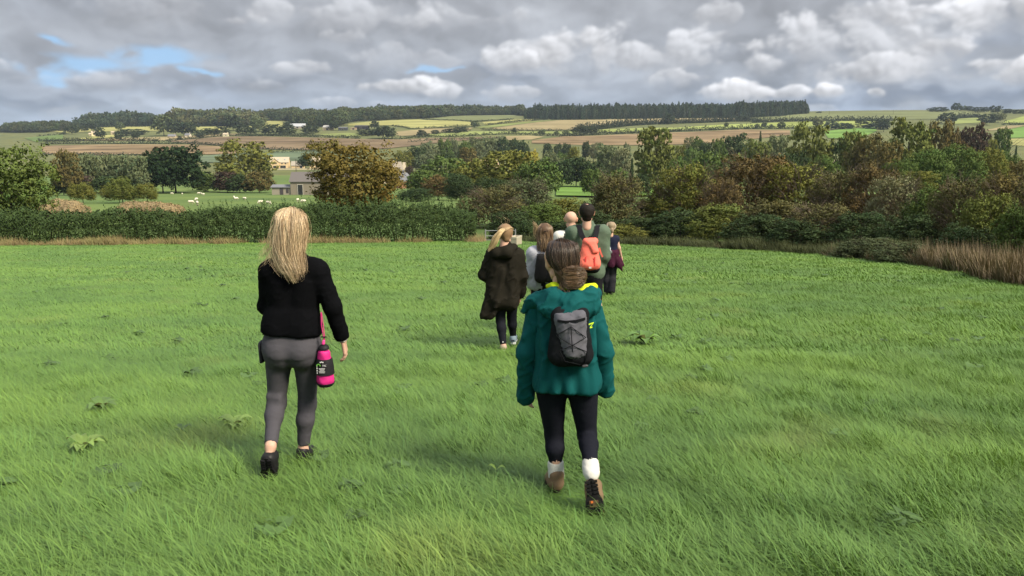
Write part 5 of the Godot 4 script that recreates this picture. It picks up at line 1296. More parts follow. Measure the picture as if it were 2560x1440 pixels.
func man_in_green() -> void:
	var at := ground(0.965, 10.0)
	var j := {"girth": 1.06, "size": 1.02, "head": Vector3(-0.03, 1.815, 0.0), "shL": Vector3(-0.19, 1.585, 0), "shR": Vector3(0.17, 1.585, 0), "elL": Vector3(-0.222, 1.25, 0), "elR": Vector3(0.195, 1.26, 0.02), "wrL": Vector3(-0.20, 1.0, -0.14), "wrR": Vector3(0.19, 1.05, -0.20),
		"hipL": Vector3(-0.11, 1.0, 0), "hipR": Vector3(0.08, 1.0, 0), "knL": Vector3(-0.11, 0.53, -0.07), "knR": Vector3(0.09, 0.53, 0), "anL": Vector3(-0.11, 0.12, -0.02), "anR": Vector3(0.09, 0.2, 0.22), "heelL": Vector3(-0.11, 0.03, 0.03), "toeL": Vector3(-0.12, 0.02, -0.25), "heelR": Vector3(0.09, 0.11, 0.28), "toeR": Vector3(0.10, 0.02, 0.02)}
	var t := person("tall dark-haired man in a green sweatshirt carrying a coral rucksack", 0.965, 10.0, 0.0, j)
	var cut := [Plane(Vector3.DOWN, -0.985)]
	var top := torso(j, 0.022) + arm(j, "L", 0.028, 0.1, 1.12) + arm(j, "R", 0.028, 0.25, 1.12)
	top.append(cap(Vector3(-0.10, 1.06, 0.01), Vector3(0.075, 1.06, 0.01), 0.135, 0.135, 0.95))
	for p in top:
		if p[5].is_empty(): p[5] = cut
	put("sweatshirt", skin(top, 0.016, 0.05, [0.012, 5.0, 0.9, 0.005]), cloth(0.085, 0.120, 0.085, 0.4), t)
	put("trousers", skin(leg(j, "L", 0.022, 0.0, 0.02) + leg(j, "R", 0.022, 0.0, 0.02) + [cap(Vector3(-0.09, 1.03, 0.01), Vector3(0.065, 1.03, 0.01), 0.125, 0.125)], 0.02, 0.04, [0.006, 6.0, 1.2, 0.003]), cloth(0.014, 0.014, 0.017), t)
	for s in ["L", "R"]: shoe(t, j, s, mat(0.03, 0.025, 0.02), mat(0.02, 0.02, 0.02))
	short_hair(t, j.head, Color(0.012, 0.009, 0.007), 0.010, 0.045, 1)
	var pack := thing("backpack", "coral red rucksack with a fold-over flap on the man in green", "backpack", at)
	var coral := cloth(0.74, 0.155, 0.115)
	put("pack_body", skin([cap(Vector3(-0.09, 1.20, 0.25), Vector3(0.05, 1.20, 0.25), 0.075, 0.075), cap(Vector3(-0.08, 1.20, 0.25), Vector3(-0.045, 1.44, 0.225), 0.078, 0.055), cap(Vector3(0.05, 1.20, 0.25), Vector3(0.03, 1.44, 0.225), 0.078, 0.055), cap(Vector3(-0.02, 1.20, 0.255), Vector3(-0.01, 1.42, 0.235), 0.085, 0.06)], 0.012, 0.03, [0.006, 8.0, 0.8, 0.003]), coral, pack)
	put("flap", skin([cap(Vector3(-0.055, 1.47, 0.225), Vector3(0.055, 1.475, 0.225), 0.045, 0.045, 1.1), cap(Vector3(-0.035, 1.46, 0.275), Vector3(0.06, 1.36, 0.305), 0.025, 0.02), cap(Vector3(0.035, 1.46, 0.275), Vector3(0.085, 1.36, 0.295), 0.025, 0.02), cap(Vector3(0.0, 1.46, 0.275), Vector3(0.03, 1.35, 0.31), 0.025, 0.018)], 0.010, 0.03, [0.004, 10.0, 1.0, 0.002]), coral, pack)
	put("buckle_strap", ribbon([Vector3(0.105, 1.40, 0.275), Vector3(0.125, 1.34, 0.27), Vector3(0.150, 1.285, 0.26)], [Vector3(0.01, 0.004, 0), Vector3(0.01, 0.004, 0), Vector3(0.009, 0.004, 0)], 0.004), coral, pack)
	for x in [-0.065, 0.045]: put("lash_strap", box_mesh([[Vector3(x, 1.24, 0.332), Vector3(0.016, 0.11, 0.006)]]), cloth(0.60, 0.05, 0.05), pack)
	put("patch", box_mesh([[Vector3(-0.008, 1.165, 0.342), Vector3(0.03, 0.022, 0.004)]]), mat(0.55, 0.50, 0.45), pack)
	put("pack_base", skin([cap(Vector3(-0.095, 1.15, 0.235), Vector3(0.055, 1.15, 0.235), 0.072, 0.072, 1.0, [Plane(Vector3.UP, 1.145)])], 0.012, 0.02), cloth(0.012, 0.012, 0.014), pack)
	put("shoulder_strap", ribbon([Vector3(-0.055, 1.46, 0.20), Vector3(-0.10, 1.54, 0.155), Vector3(-0.135, 1.655, 0.05), Vector3(-0.14, 1.58, -0.10), Vector3(-0.15, 1.35, -0.15)], [Vector3(0.026, 0.01, 0), Vector3(0.028, 0.01, 0), Vector3(0.03, 0, 0), Vector3(0.025, 0, 0), Vector3(0.02, 0, 0)], 0.008), cloth(0.014, 0.014, 0.017), pack)
	put("shoulder_strap", ribbon([Vector3(0.045, 1.46, 0.20), Vector3(0.075, 1.54, 0.155), Vector3(0.108, 1.655, 0.05), Vector3(0.115, 1.58, -0.10), Vector3(0.12, 1.35, -0.15)], [Vector3(0.026, -0.01, 0), Vector3(0.028, -0.01, 0), Vector3(0.03, 0, 0), Vector3(0.025, 0, 0), Vector3(0.02, 0, 0)], 0.008), cloth(0.014, 0.014, 0.017), pack)
	put("grab_loop", tube_mesh([[[Vector3(-0.03, 1.50, 0.19), Vector3(-0.01, 1.53, 0.19), Vector3(0.015, 1.53, 0.19), Vector3(0.03, 1.50, 0.19)], [0.007, 0.007, 0.007, 0.007]]], 5), cloth(0.014, 0.014, 0.017), pack)


func bald_man() -> void:
	var at := ground(0.87, 11.6)
	var j := {"girth": 1.12, "size": 1.02, "head": Vector3(-0.015, 1.745, 0.0), "turn": -0.15, "shL": Vector3(-0.175, 1.50, 0), "shR": Vector3(0.175, 1.50, 0), "elL": Vector3(-0.23, 1.2, 0), "elR": Vector3(0.23, 1.2, 0), "wrL": Vector3(-0.22, 0.95, -0.1), "wrR": Vector3(0.22, 0.95, -0.1),
		"hipL": Vector3(-0.09, 0.93, 0), "hipR": Vector3(0.09, 0.93, 0), "knL": Vector3(-0.09, 0.5, -0.06), "knR": Vector3(0.09, 0.5, 0), "anL": Vector3(-0.09, 0.11, -0.02), "anR": Vector3(0.09, 0.18, 0.2), "heelL": Vector3(-0.09, 0.03, 0.03), "toeL": Vector3(-0.1, 0.02, -0.24), "heelR": Vector3(0.09, 0.1, 0.26), "toeR": Vector3(0.1, 0.02, 0.02)}
	var t := person("bald man in a pale shirt walking ahead of the man in green", 0.87, 11.6, 0.0, j)
	put("shirt", skin(torso(j, 0.02) + arm(j, "L", 0.024, 0.75, 1.1) + arm(j, "R", 0.024, 0.75, 1.1), 0.018, 0.05, [0.008, 5.0, 0.9, 0.004]), cloth(0.55, 0.54, 0.50), t)
	put("trousers", skin(leg(j, "L", 0.022, 0.0, 0.02) + leg(j, "R", 0.022, 0.0, 0.02) + [cap(Vector3(-0.07, 0.96, 0.01), Vector3(0.07, 0.96, 0.01), 0.12, 0.12)], 0.022, 0.04), cloth(0.05, 0.045, 0.035), t)
	for s in ["L", "R"]: shoe(t, j, s, mat(0.03, 0.025, 0.02), mat(0.02, 0.02, 0.02))
	put("glasses", tube_mesh([[[j.head + Vector3(-0.09, 0.0, -0.01), j.head + Vector3(-0.085, -0.005, -0.09), j.head + Vector3(0, -0.005, -0.115), j.head + Vector3(0.085, -0.005, -0.09), j.head + Vector3(0.09, 0.0, -0.01)], [0.003, 0.003, 0.003, 0.003, 0.003]]], 4), mat(0.02, 0.02, 0.02, 0.3), t)
	var pack := thing("backpack", "olive backpack on the bald man in the pale shirt", "backpack", at)
	put("pack_body", skin([cap(Vector3(-0.06, 1.48, 0.16), Vector3(-0.06, 1.15, 0.19), 0.07, 0.09), cap(Vector3(0.06, 1.48, 0.16), Vector3(0.06, 1.15, 0.19), 0.07, 0.09)], 0.018, 0.04), cloth(0.085, 0.080, 0.055), pack)
	for s in [-1.0, 1.0]: put("shoulder_strap", ribbon([Vector3(s * 0.07, 1.50, 0.13), Vector3(s * 0.115, 1.565, 0.02), Vector3(s * 0.12, 1.46, -0.12), Vector3(s * 0.14, 1.2, -0.15)], [Vector3(0.026, 0, 0), Vector3(0.028, 0, 0), Vector3(0.024, 0, 0), Vector3(0.016, 0, 0)], 0.008), cloth(0.05, 0.06, 0.065), pack)


func woman_in_navy() -> void:
	var at := ground(2.22, 17.6)
	var j := {"girth": 0.98, "size": 0.96, "head": Vector3(-0.035, 1.56, 0.0), "turn": -0.1, "shL": Vector3(-0.19, 1.345, 0), "shR": Vector3(0.085, 1.345, 0), "elL": Vector3(-0.23, 1.08, 0), "elR": Vector3(0.155, 1.10, 0.02), "wrL": Vector3(-0.22, 0.85, -0.12), "wrR": Vector3(0.23, 0.85, -0.03),
		"hipL": Vector3(-0.12, 0.84, 0), "hipR": Vector3(0.04, 0.84, 0), "knL": Vector3(-0.10, 0.47, -0.05), "knR": Vector3(0.03, 0.47, -0.03), "anL": Vector3(-0.085, 0.10, 0.0), "anR": Vector3(0.0, 0.12, 0.1), "heelL": Vector3(-0.085, 0.03, 0.05), "toeL": Vector3(-0.09, 0.02, -0.2), "heelR": Vector3(0.0, 0.04, 0.15), "toeR": Vector3(0.02, 0.02, -0.09)}
	var t := person("woman in a navy sleeveless top with a maroon jacket round her waist", 2.22, 17.6, 0.0, j)
	put("sleeveless_top", skin(torso(j, 0.016), 0.018, 0.045, [0.006, 6.0, 1.0, 0.003]), cloth(0.012, 0.015, 0.034), t)
	put("trousers", skin(leg(j, "L", 0.022, 0.0, 0.022) + leg(j, "R", 0.022, 0.0, 0.022) + [cap(Vector3(-0.09, 0.88, 0.01), Vector3(0.01, 0.88, 0.01), 0.115, 0.115)], 0.02, 0.03, [0.006, 6.0, 1.2, 0.003]), cloth(0.016, 0.016, 0.020), t)
	for s in ["L", "R"]: shoe(t, j, s, mat(0.02, 0.018, 0.016), mat(0.02, 0.02, 0.02), 0.1)
	put("tied_jacket", skin([cap(Vector3(-0.15, 0.99, 0.02), Vector3(0.05, 0.99, 0.02), 0.115, 0.115), cap(Vector3(-0.15, 0.97, 0.07), Vector3(-0.19, 0.72, 0.10), 0.09, 0.07, 0.7), cap(Vector3(-0.03, 0.97, 0.09), Vector3(-0.02, 0.74, 0.13), 0.09, 0.08, 0.7), cap(Vector3(0.06, 0.95, 0.07), Vector3(0.15, 0.73, 0.10), 0.08, 0.07, 0.7), cap(Vector3(0.12, 0.84, 0.08), Vector3(0.23, 0.60, 0.08), 0.075, 0.02, 0.7), cap(Vector3(0.17, 0.84, 0.04), Vector3(0.25, 0.72, 0.05), 0.05, 0.03)], 0.016, 0.04, [0.012, 7.0, 0.7, 0.006]), cloth(0.040, 0.008, 0.022), t)
	var h: Vector3 = j.head
	put("hair", skin([cap(h + Vector3(0, 0.028, 0.02), h + Vector3(0, 0.02, -0.01), 0.098, 0.09), cap(h + Vector3(0.01, -0.05, 0.10), h + Vector3(0.015, -0.075, 0.11), 0.042, 0.036)], 0.013, 0.03, [0.005, 12.0, 1.0, 0.004]), mat(0.24, 0.185, 0.12, 0.55), t)
	var g := []
	for i in 8:
		var a := lerpf(-1.7, 1.7, i / 7.0)
		g.append([h + Vector3(sin(a) * 0.06, 0.115, 0.0), h + Vector3(sin(a) * 0.10, 0.05, 0.04 + cos(a) * 0.05), h + Vector3(sin(a) * 0.075, -0.01, 0.09), h + Vector3(0.01, -0.05, 0.135)])
	put("hair_lock", strands(g, 160, 0.004, 0.012, Color(0.17, 0.12, 0.075), Color(0.46, 0.38, 0.27), 31), mat(1, 1, 1, 0.5, true, 0.0, 0.5), t)
	var bag := thing("waist_bag", "small grey waist pack at the back of the woman in navy", "bag", at)
	put("pouch", skin([cap(Vector3(-0.12, 1.03, 0.145), Vector3(-0.06, 1.03, 0.15), 0.05, 0.05)], 0.015, 0.02), cloth(0.13, 0.14, 0.15), bag)
	put("bottle", lathe(Vector3(-0.075, 1.06, 0.16), [[0.0, 0.026], [0.06, 0.026], [0.075, 0.014], [0.09, 0.014], [0.092, 0.002]]), mat(0.55, 0.60, 0.66, 0.2), bag)
	put("belt", tube_mesh([[[Vector3(-0.26, 1.02, 0.0), Vector3(-0.20, 1.02, 0.10), Vector3(-0.07, 1.02, 0.135), Vector3(0.06, 1.02, 0.11), Vector3(0.13, 1.02, 0.0)], [0.012, 0.012, 0.012, 0.012, 0.012]]], 5), cloth(0.05, 0.05, 0.055), bag)


# ---------------------------------------------------------------- sky
func blob(az: float, el: float, b: Array) -> float:  # azimuth, elevation, half widths in degrees
	var x: float = angle_difference(deg_to_rad(b[0]), deg_to_rad(az)) * 57.29578 / b[2]
	var y: float = (el - b[1]) / b[3]
	var q := x * x + y * y
	return exp(-q * 1.1) if q < 5.0 else 0.0


# Broken grey cloud: a soft layer overhead, sunlit heaps with bright tops lower down, a few blue gaps
func sky_color(az: float, el: float, fine: FastNoiseLite, broad: FastNoiseLite, puffs: FastNoiseLite, bright: Array, gaps: Array, deep: Array) -> Color:
	var e := deg_to_rad(maxf(el, 0.0))
	var a := deg_to_rad(az)
	var r := pow(sin(e) + 0.10, -0.34) * 1.5
	var q := Vector2(sin(a), -cos(a)) * r
	var w1 := broad.get_noise_2d(q.x * 4.0, q.y * 4.0)
	var w2 := broad.get_noise_2d(q.x * 4.0 + 50.0, q.y * 4.0 - 31.0)
	q += Vector2(w1, w2) * 0.035
	var n := fine.get_noise_2d(q.x, q.y)
	var r2 := pow(sin(e + 0.008) + 0.10, -0.34) * 1.5
	var q2 := Vector2(sin(a + 0.007), -cos(a + 0.007)) * r2 + Vector2(w1, w2) * 0.035
	var lit := clampf((n - fine.get_noise_2d(q2.x, q2.y)) * 2.6, -0.5, 0.6)
	var heap := 1.0 - absf(fine.get_noise_2d(q.x * 0.8 + 20.0, q.y * 0.8 + 9.0)) * 2.2
	var m := broad.get_noise_2d(q.x * 1.1 + 7.0, q.y * 1.1)
	var wx := az + w1 * 2.4 + n * 2.6
	var wy := el + w2 * 0.8 + n * 1.3
	var puff := clampf(m * 0.9 - 0.12, 0, 0.4) * (0.62 + 0.38 * clampf(heap, 0, 1) + n * 0.4)
	var low := 0.0
	for b in deep: low += blob(wx, wy, b) * b[4]
	var gap := 0.0
	for b in gaps: gap = maxf(gap, blob(az + w1 * 2.2 + n * 1.5, el + w2 * 0.5 + n * 0.7, b))
	var near_gap := smoothstep(0.04, 0.2, gap)
	gap = near_gap * smoothstep(0.22, 0.85, gap + n * 0.7 + w2 * 0.4 + (heap - 0.5) * 0.25)
	var horizon := exp(-maxf(el, 0) / 3.0)
	var grey := Color(0.365, 0.382, 0.415).lerp(Color(0.310, 0.385, 0.505), clampf(horizon, 0, 1))
	var v := 1.0 + n * 0.25 + lit * (0.10 + puff * 0.5) + m * 0.22 - low * 0.18
	var c := grey * v
	c = c.lerp(Color(0.60, 0.615, 0.645), smoothstep(0.0, 1.0, puff))
	c = c.lerp(Color(0.225, 0.285, 0.395) * (1.0 + n * 0.3 + lit * 0.3), clampf(low * 0.5, 0, 0.6))
	c = c.lerp(Color(0.30, 0.52, 0.80).lerp(Color(0.42, 0.60, 0.80), horizon), clampf(gap, 0, 1) * 0.85)
	# heaps: rounded bulging tops in the light, bases that melt into the grey
	var dir := Vector3(cos(e) * sin(a), sin(e) * 1.25, -cos(e) * cos(a))
	var bulge := 0.0
	var seen := false
	for b in bright:
		var x: float = angle_difference(deg_to_rad(b[0]), a) * 57.29578 / b[2]
		if absf(x) > 1.7: continue
		var y: float = (el - b[1]) / b[3]
		if y > 1.9 or y < -1.6: continue
		if not seen:
			seen = true
			bulge = -puffs.get_noise_3dv(dir)
			lit = clampf((bulge + puffs.get_noise_3dv(dir + Vector3(0.004 * cos(a), 0.006, 0.004 * sin(a)))) * 1.6, -0.4, 0.4)
		var yy := y * (1.0 if y > 0.0 else 0.75)
		var d := 1.0 - sqrt(x * x * (1.0 - 0.25 * minf(y, 0.0)) + yy * yy) + bulge * 0.66 + w1 * 0.55 + n * 0.25
		if d <= 0.0: continue
		var top := smoothstep(-0.9, 0.8, y + bulge * 0.4)
		var alpha: float = smoothstep(0.0, 0.34, d) * smoothstep(-1.15, 0.1, y + bulge * 0.3 + w2 * 0.3) * b[4]
		var glow := 0.46 + 0.33 * top - 0.12 * smoothstep(0.3, 1.1, d) + lit * 0.36 * (0.4 + top)
		c = c.lerp(Color(0.975, 0.985, 1.03) * glow, clampf(alpha, 0, 1))
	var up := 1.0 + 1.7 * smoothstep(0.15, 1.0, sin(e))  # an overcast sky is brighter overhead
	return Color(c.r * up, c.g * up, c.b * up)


func make_sky() -> Image:
	var fine := FastNoiseLite.new()
	fine.seed = 21
	fine.noise_type = FastNoiseLite.TYPE_SIMPLEX_SMOOTH
	fine.frequency = 3.3
	fine.fractal_octaves = 6
	fine.fractal_gain = 0.47
	var broad := FastNoiseLite.new()
	broad.seed = 5
	broad.noise_type = FastNoiseLite.TYPE_SIMPLEX_SMOOTH
	broad.frequency = 1.0
	broad.fractal_octaves = 3
	var puffs := FastNoiseLite.new()
	puffs.seed = 77
	puffs.noise_type = FastNoiseLite.TYPE_SIMPLEX_SMOOTH
	puffs.frequency = 9.0
	puffs.fractal_type = FastNoiseLite.FRACTAL_RIDGED
	puffs.fractal_octaves = 4
	puffs.fractal_gain = 0.5
	rng.seed = 404
	var bright := []
	for i in 90:  # small faint heaps all round
		bright.append([i * 4.0 + rng.randf_range(-2, 2), rng.randf_range(1.0, 3.4), rng.randf_range(1.2, 3.2), rng.randf_range(0.35, 0.9), rng.randf_range(0.06, 0.26)])
	for i in 60:
		bright.append([i * 6.0 + rng.randf_range(-3, 3), rng.randf_range(4.5, 22.0), rng.randf_range(2.0, 6.0), rng.randf_range(0.8, 2.4), rng.randf_range(0.05, 0.25)])
	bright += [[10.0, 4.9, 9.0, 2.6, 0.6], [23.0, 5.2, 9.0, 2.6, 0.55], [33.0, 7.0, 6.0, 2.2, 0.6], [2.0, 5.0, 5.0, 2.2, 0.5], [-12.0, 7.5, 8.0, 1.6, 0.35], [26.0, 8.4, 5.0, 0.9, 0.7], [4.0, 6.0, 3.4, 1.7, 0.85], [-0.5, 4.8, 2.6, 0.9, 0.5], [23.0, 7.2, 4.6, 1.2, 0.65], [29.5, 7.2, 3.6, 1.0, 0.7], [14.0, 7.6, 2.6, 0.9, 0.5], [11.5, 3.7, 3.0, 1.0, 0.5], [16.8, 4.4, 2.6, 1.1, 0.5], [23.0, 3.9, 3.4, 1.2, 0.6], [15.2, 2.75, 3.4, 0.95, 1.0], [18.6, 2.5, 1.6, 0.6, 0.7], [21.2, 2.6, 1.7, 0.55, 0.9], [23.8, 2.5, 0.7, 0.45, 0.85], [27.6, 5.0, 2.6, 1.0, 0.8], [30.0, 3.9, 2.2, 0.9, 0.75], [33.0, 3.6, 3.2, 1.3, 0.95], [-8.2, 3.1, 3.4, 0.8, 0.8], [-4.4, 2.8, 1.8, 0.65, 0.65], [-13.6, 4.2, 2.6, 0.7, 0.5], [-32.0, 3.9, 2.0, 0.7, 0.45], [-18.4, 7.0, 2.2, 0.9, 0.45], [-11.5, 6.2, 2.6, 0.8, 0.35], [0.5, 2.7, 2.6, 0.8, 0.5], [-25.0, 3.1, 3.0, 0.7, 0.25]]
	var gaps := [[-27.0, 4.1, 4.4, 0.75], [-23.4, 4.7, 3.2, 0.72], [-5.0, 4.4, 1.6, 0.3], [-20.6, 4.0, 1.1, 0.4], [-29.6, 5.3, 1.4, 0.4], [-34.0, 2.2, 1.6, 0.3], [55.0, 7.0, 5.0, 1.2], [-75.0, 6.0, 6.0, 1.2], [150.0, 10.0, 8.0, 3.0]]
	var deep := [[28.0, 1.9, 10.0, 0.9, 1.1], [-0.5, 4.0, 2.4, 0.8, 0.7], [30.0, 5.4, 3.0, 0.6, 0.5], [-28.0, 8.2, 8.0, 1.8, 0.25], [-30.0, 1.9, 3.5, 0.4, 0.6], [17.0, 1.7, 5.0, 0.45, 0.7], [-20.0, 3.0, 5.0, 0.7, 0.5], [6.0, 1.2, 6.0, 0.4, 0.5]]
	var wide := Image.create_empty(1024, 512, false, Image.FORMAT_RGBF)
	for y in 512:
		var el := 90.0 - (y + 0.5) * 180.0 / 512.0
		for x in 1024:
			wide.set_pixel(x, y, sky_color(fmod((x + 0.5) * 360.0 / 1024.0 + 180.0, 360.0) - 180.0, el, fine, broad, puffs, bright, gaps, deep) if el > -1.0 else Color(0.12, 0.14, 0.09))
	wide.resize(4096, 2048, Image.INTERPOLATE_CUBIC)
	for y in range(880, 1025):  # the band in view in full detail
		var el := 90.0 - (y + 0.5) * 180.0 / 2048.0
		for i in range(-440, 440):
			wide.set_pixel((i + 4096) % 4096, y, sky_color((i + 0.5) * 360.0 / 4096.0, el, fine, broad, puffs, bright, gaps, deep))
	return wide


# ---------------------------------------------------------------- land
func make_ground() -> void:
	var v := PackedVector3Array()
	var n := PackedVector3Array()
	var idx := PackedInt32Array()
	var c := PackedColorArray()
	var rows := []
	var d := -30.0
	while d < 60.0:
		rows.append(d)
		d += 1.0
	while d < 4600.0:
		rows.append(d)
		d *= 1.016
	var cols := 170
	for r in rows:
		for k in cols + 1:
			var x: float = (k * 2.0 / cols - 1.0) * 1.3 * (maxf(r, 0.0) + 40.0)
			v.append(ground(x, r))
			var w := patchy.get_noise_2d(x * 0.02, r * 0.02) * 0.5 + patchy.get_noise_2d(x * 0.2, r * 0.2) * 0.25
			var t := Color(0.070, 0.105, 0.036)
			if in_meadow(x, r): t = Color(0.100, 0.185, 0.042)
			elif r > 480.0: t = Color(0.115, 0.125, 0.055)
			elif r > 60.0: t = Color(0.105, 0.150, 0.052)
			c.append(Color(t.r * (1.0 + w * 0.7), t.g * (1.0 + w * 0.5), t.b * (1.0 + w * 0.3)))
	for i in rows.size() - 1:
		for k in cols:
			var a := i * (cols + 1) + k
			idx.append_array([a, a + cols + 1, a + 1, a + 1, a + cols + 1, a + cols + 2])
	n.resize(v.size())
	n.fill(Vector3.UP)
	for i in range(0, idx.size(), 3):
		if (v[idx[i + 2]] - v[idx[i]]).cross(v[idx[i + 1]] - v[idx[i]]).y < 0:
			var w := idx[i + 1]
			idx[i + 1] = idx[i + 2]
			idx[i + 2] = w
	n = smooth_normals(v, idx)
	tag(put("ground", arrays(v, n, idx, c), mat(1, 1, 1, 0.95, true, 0.0, 0.1)), "sloping green land of the meadow, valley and hills", "ground", "", "structure")


const FIELD_COLORS := {"yellow": [0.255, 0.250, 0.095], "green": [0.105, 0.150, 0.052], "tan": [0.235, 0.195, 0.105], "greygreen": [0.135, 0.150, 0.068], "brown": [0.185, 0.135, 0.078], "darkbrown": [0.150, 0.112, 0.070], "bluegreen": [0.100, 0.130, 0.080],
	"lightgreen": [0.185, 0.215, 0.075], "limegreen": [0.215, 0.250, 0.075], "brightgreen": [0.120, 0.205, 0.050]}


func make_field(f: Array) -> void:
	var pts := PackedVector2Array()
	for i in range(0, f[3].size(), 2): pts.append(Vector2(f[3][i], f[3][i + 1]))
	var tri := Geometry2D.triangulate_polygon(pts)
	var v := PackedVector3Array()
	var c := PackedColorArray()
	var idx := PackedInt32Array()
	var col: Array = FIELD_COLORS[f[2]]
	var seen := {}
	var todo := []
	for i in range(0, tri.size(), 3): todo.append([pts[tri[i]], pts[tri[i + 1]], pts[tri[i + 2]]])
	while todo:
		var t: Array = todo.pop_back()
		var far := 0
		var most := 0.0
		for k in 3:
			var l: float = (t[k] as Vector2).distance_to(t[(k + 1) % 3])
			if l > most:
				most = l
				far = k
		if most > 26.0:
			var mid: Vector2 = (t[far] + t[(far + 1) % 3]) / 2.0
			todo.append([t[far], mid, t[(far + 2) % 3]])
			todo.append([mid, t[(far + 1) % 3], t[(far + 2) % 3]])
			continue
		for p in t:
			if not seen.has(p):
				seen[p] = v.size()
				v.append(ground(p.x, p.y, 0.4 + p.y * 0.0002))
				var w := patchy.get_noise_2d(p.x * 0.005 + 3.0, p.y * 0.028) * 0.45 + patchy.get_noise_2d(p.x * 0.03, p.y * 0.06) * 0.2
				if f[0] == "ploughed_field": w *= 1.6
				c.append(Color(col[0] * (1 + w), col[1] * (1 + w), col[2] * (1 + w)))
			idx.append(seen[p])
	var n := PackedVector3Array()
	n.resize(v.size())
	n.fill(Vector3.UP)
	tag(put(f[0], arrays(v, n, idx, c), mat(1, 1, 1, 0.95, true, 0.0, 0.1)), f[1], "field", "fields on the far hillside", "structure")


func far_hedge(h: Array) -> void:
	rng.seed = 300 + h[0].length() * 7
	var v := PackedVector3Array()
	var n := PackedVector3Array()
	var idx := PackedInt32Array()
	var c := PackedColorArray()
	var tall: float = h[1] * 1.55
	for i in range(0, h[2].size() - 2, 2):
		var a := Vector2(h[2][i], h[2][i + 1])
		var b := Vector2(h[2][i + 2], h[2][i + 3])
		var count := int(minf(a.distance_to(b) * tall * 1.8, 2200))
		for k in count:
			var p := a.lerp(b, rng.randf()) + Vector2(rng.randf_range(-1, 1), rng.randf_range(-1, 1)) * tall * 0.4
			var swell := 0.7 + 0.75 * patchy.get_noise_2d(p.x * 0.12, p.y * 0.12) if tall < 7.0 else clampf(0.62 + 0.9 * patchy.get_noise_2d(p.x * 0.16, p.y * 0.16), 0.22, 1.1)
			var y := rng.randf() * tall * swell
			var w := rng.randf_range(0.75, 1.25)
			leaf(v, n, idx, c, ground(p.x, p.y, y), (ball() + Vector3(0, 0.5, 0.5)).normalized(), Vector3(rng.randf_range(-0.5, 0.5), 0.5, 0.6), rng.randf_range(0.7, 1.5) * (0.6 + tall * 0.12), Color(w, w, w * 0.9), 0.7)
	var o := thing("hedgerow", h[0], "hedge", Vector3.ZERO, 0.0, "hedges between the far fields")
	put("foliage", arrays(v, n, idx, c), mat(0.024, 0.033, 0.018, 0.8, true, 0.2, 0.2), o)


func wood(label: String, edge: Array, depth: float, kinds: Array, spacing: float, tall: float, number: int) -> void:
	var o := thing("wood", label, "wood")
	o.set_meta("kind", "stuff")
	rng.seed = 4000 + number
	var places := []
	var tints := []
	for k in kinds.size():
		places.append([])
		tints.append([])
	for i in range(0, edge.size() - 2, 2):
		var a := Vector2(edge[i], edge[i + 1])
		var b := Vector2(edge[i + 2], edge[i + 3])
		var across := int(a.distance_to(b) / spacing) + 1
		for k in across:
			for m in int(depth / spacing):
				var s := (k + rng.randf()) / across
				var p := a.lerp(b, s)
				p += p.normalized() * (m * spacing + rng.randf_range(-0.4, 0.6) * spacing)
				var kind := rng.randi() % kinds.size()
				if rng.randf() < 0.06: continue
				var h := tall * rng.randf_range(0.62, 1.22) * (0.8 if m == 0 else 1.0)
				var w := h * (rng.randf_range(0.34, 0.46) if kinds[kind] in ["pine", "conifer"] else rng.randf_range(0.7, 1.05))
				h *= 1.0 + 0.4 * patchy.get_noise_2d(p.x * 0.012, p.y * 0.012)
				if i == 0: h *= 0.6 + 0.4 * smoothstep(0.0, 0.35, s)
				if i == edge.size() - 4: h *= 1.0 - 0.45 * smoothstep(0.6, 1.0, s)
				places[kind].append(Transform3D(Basis(Vector3.UP, rng.randf_range(0, TAU)).scaled(Vector3(w, h, w)), ground(p.x, p.y, -h * 0.03)))
				var l := rng.randf_range(0.6, 1.45)
				tints[kind].append(Color(l * rng.randf_range(0.85, 1.2), l, l * rng.randf_range(0.8, 1.1)))
	for k in kinds.size():
		multi("trees", crown_mesh(k + number, kinds[k], 34, 18, 0.10, 120), leaf_mat(["broad", "ridge", "fir"][[0, 2, 1, 0, 2][number]]), places[k], tints[k], o)


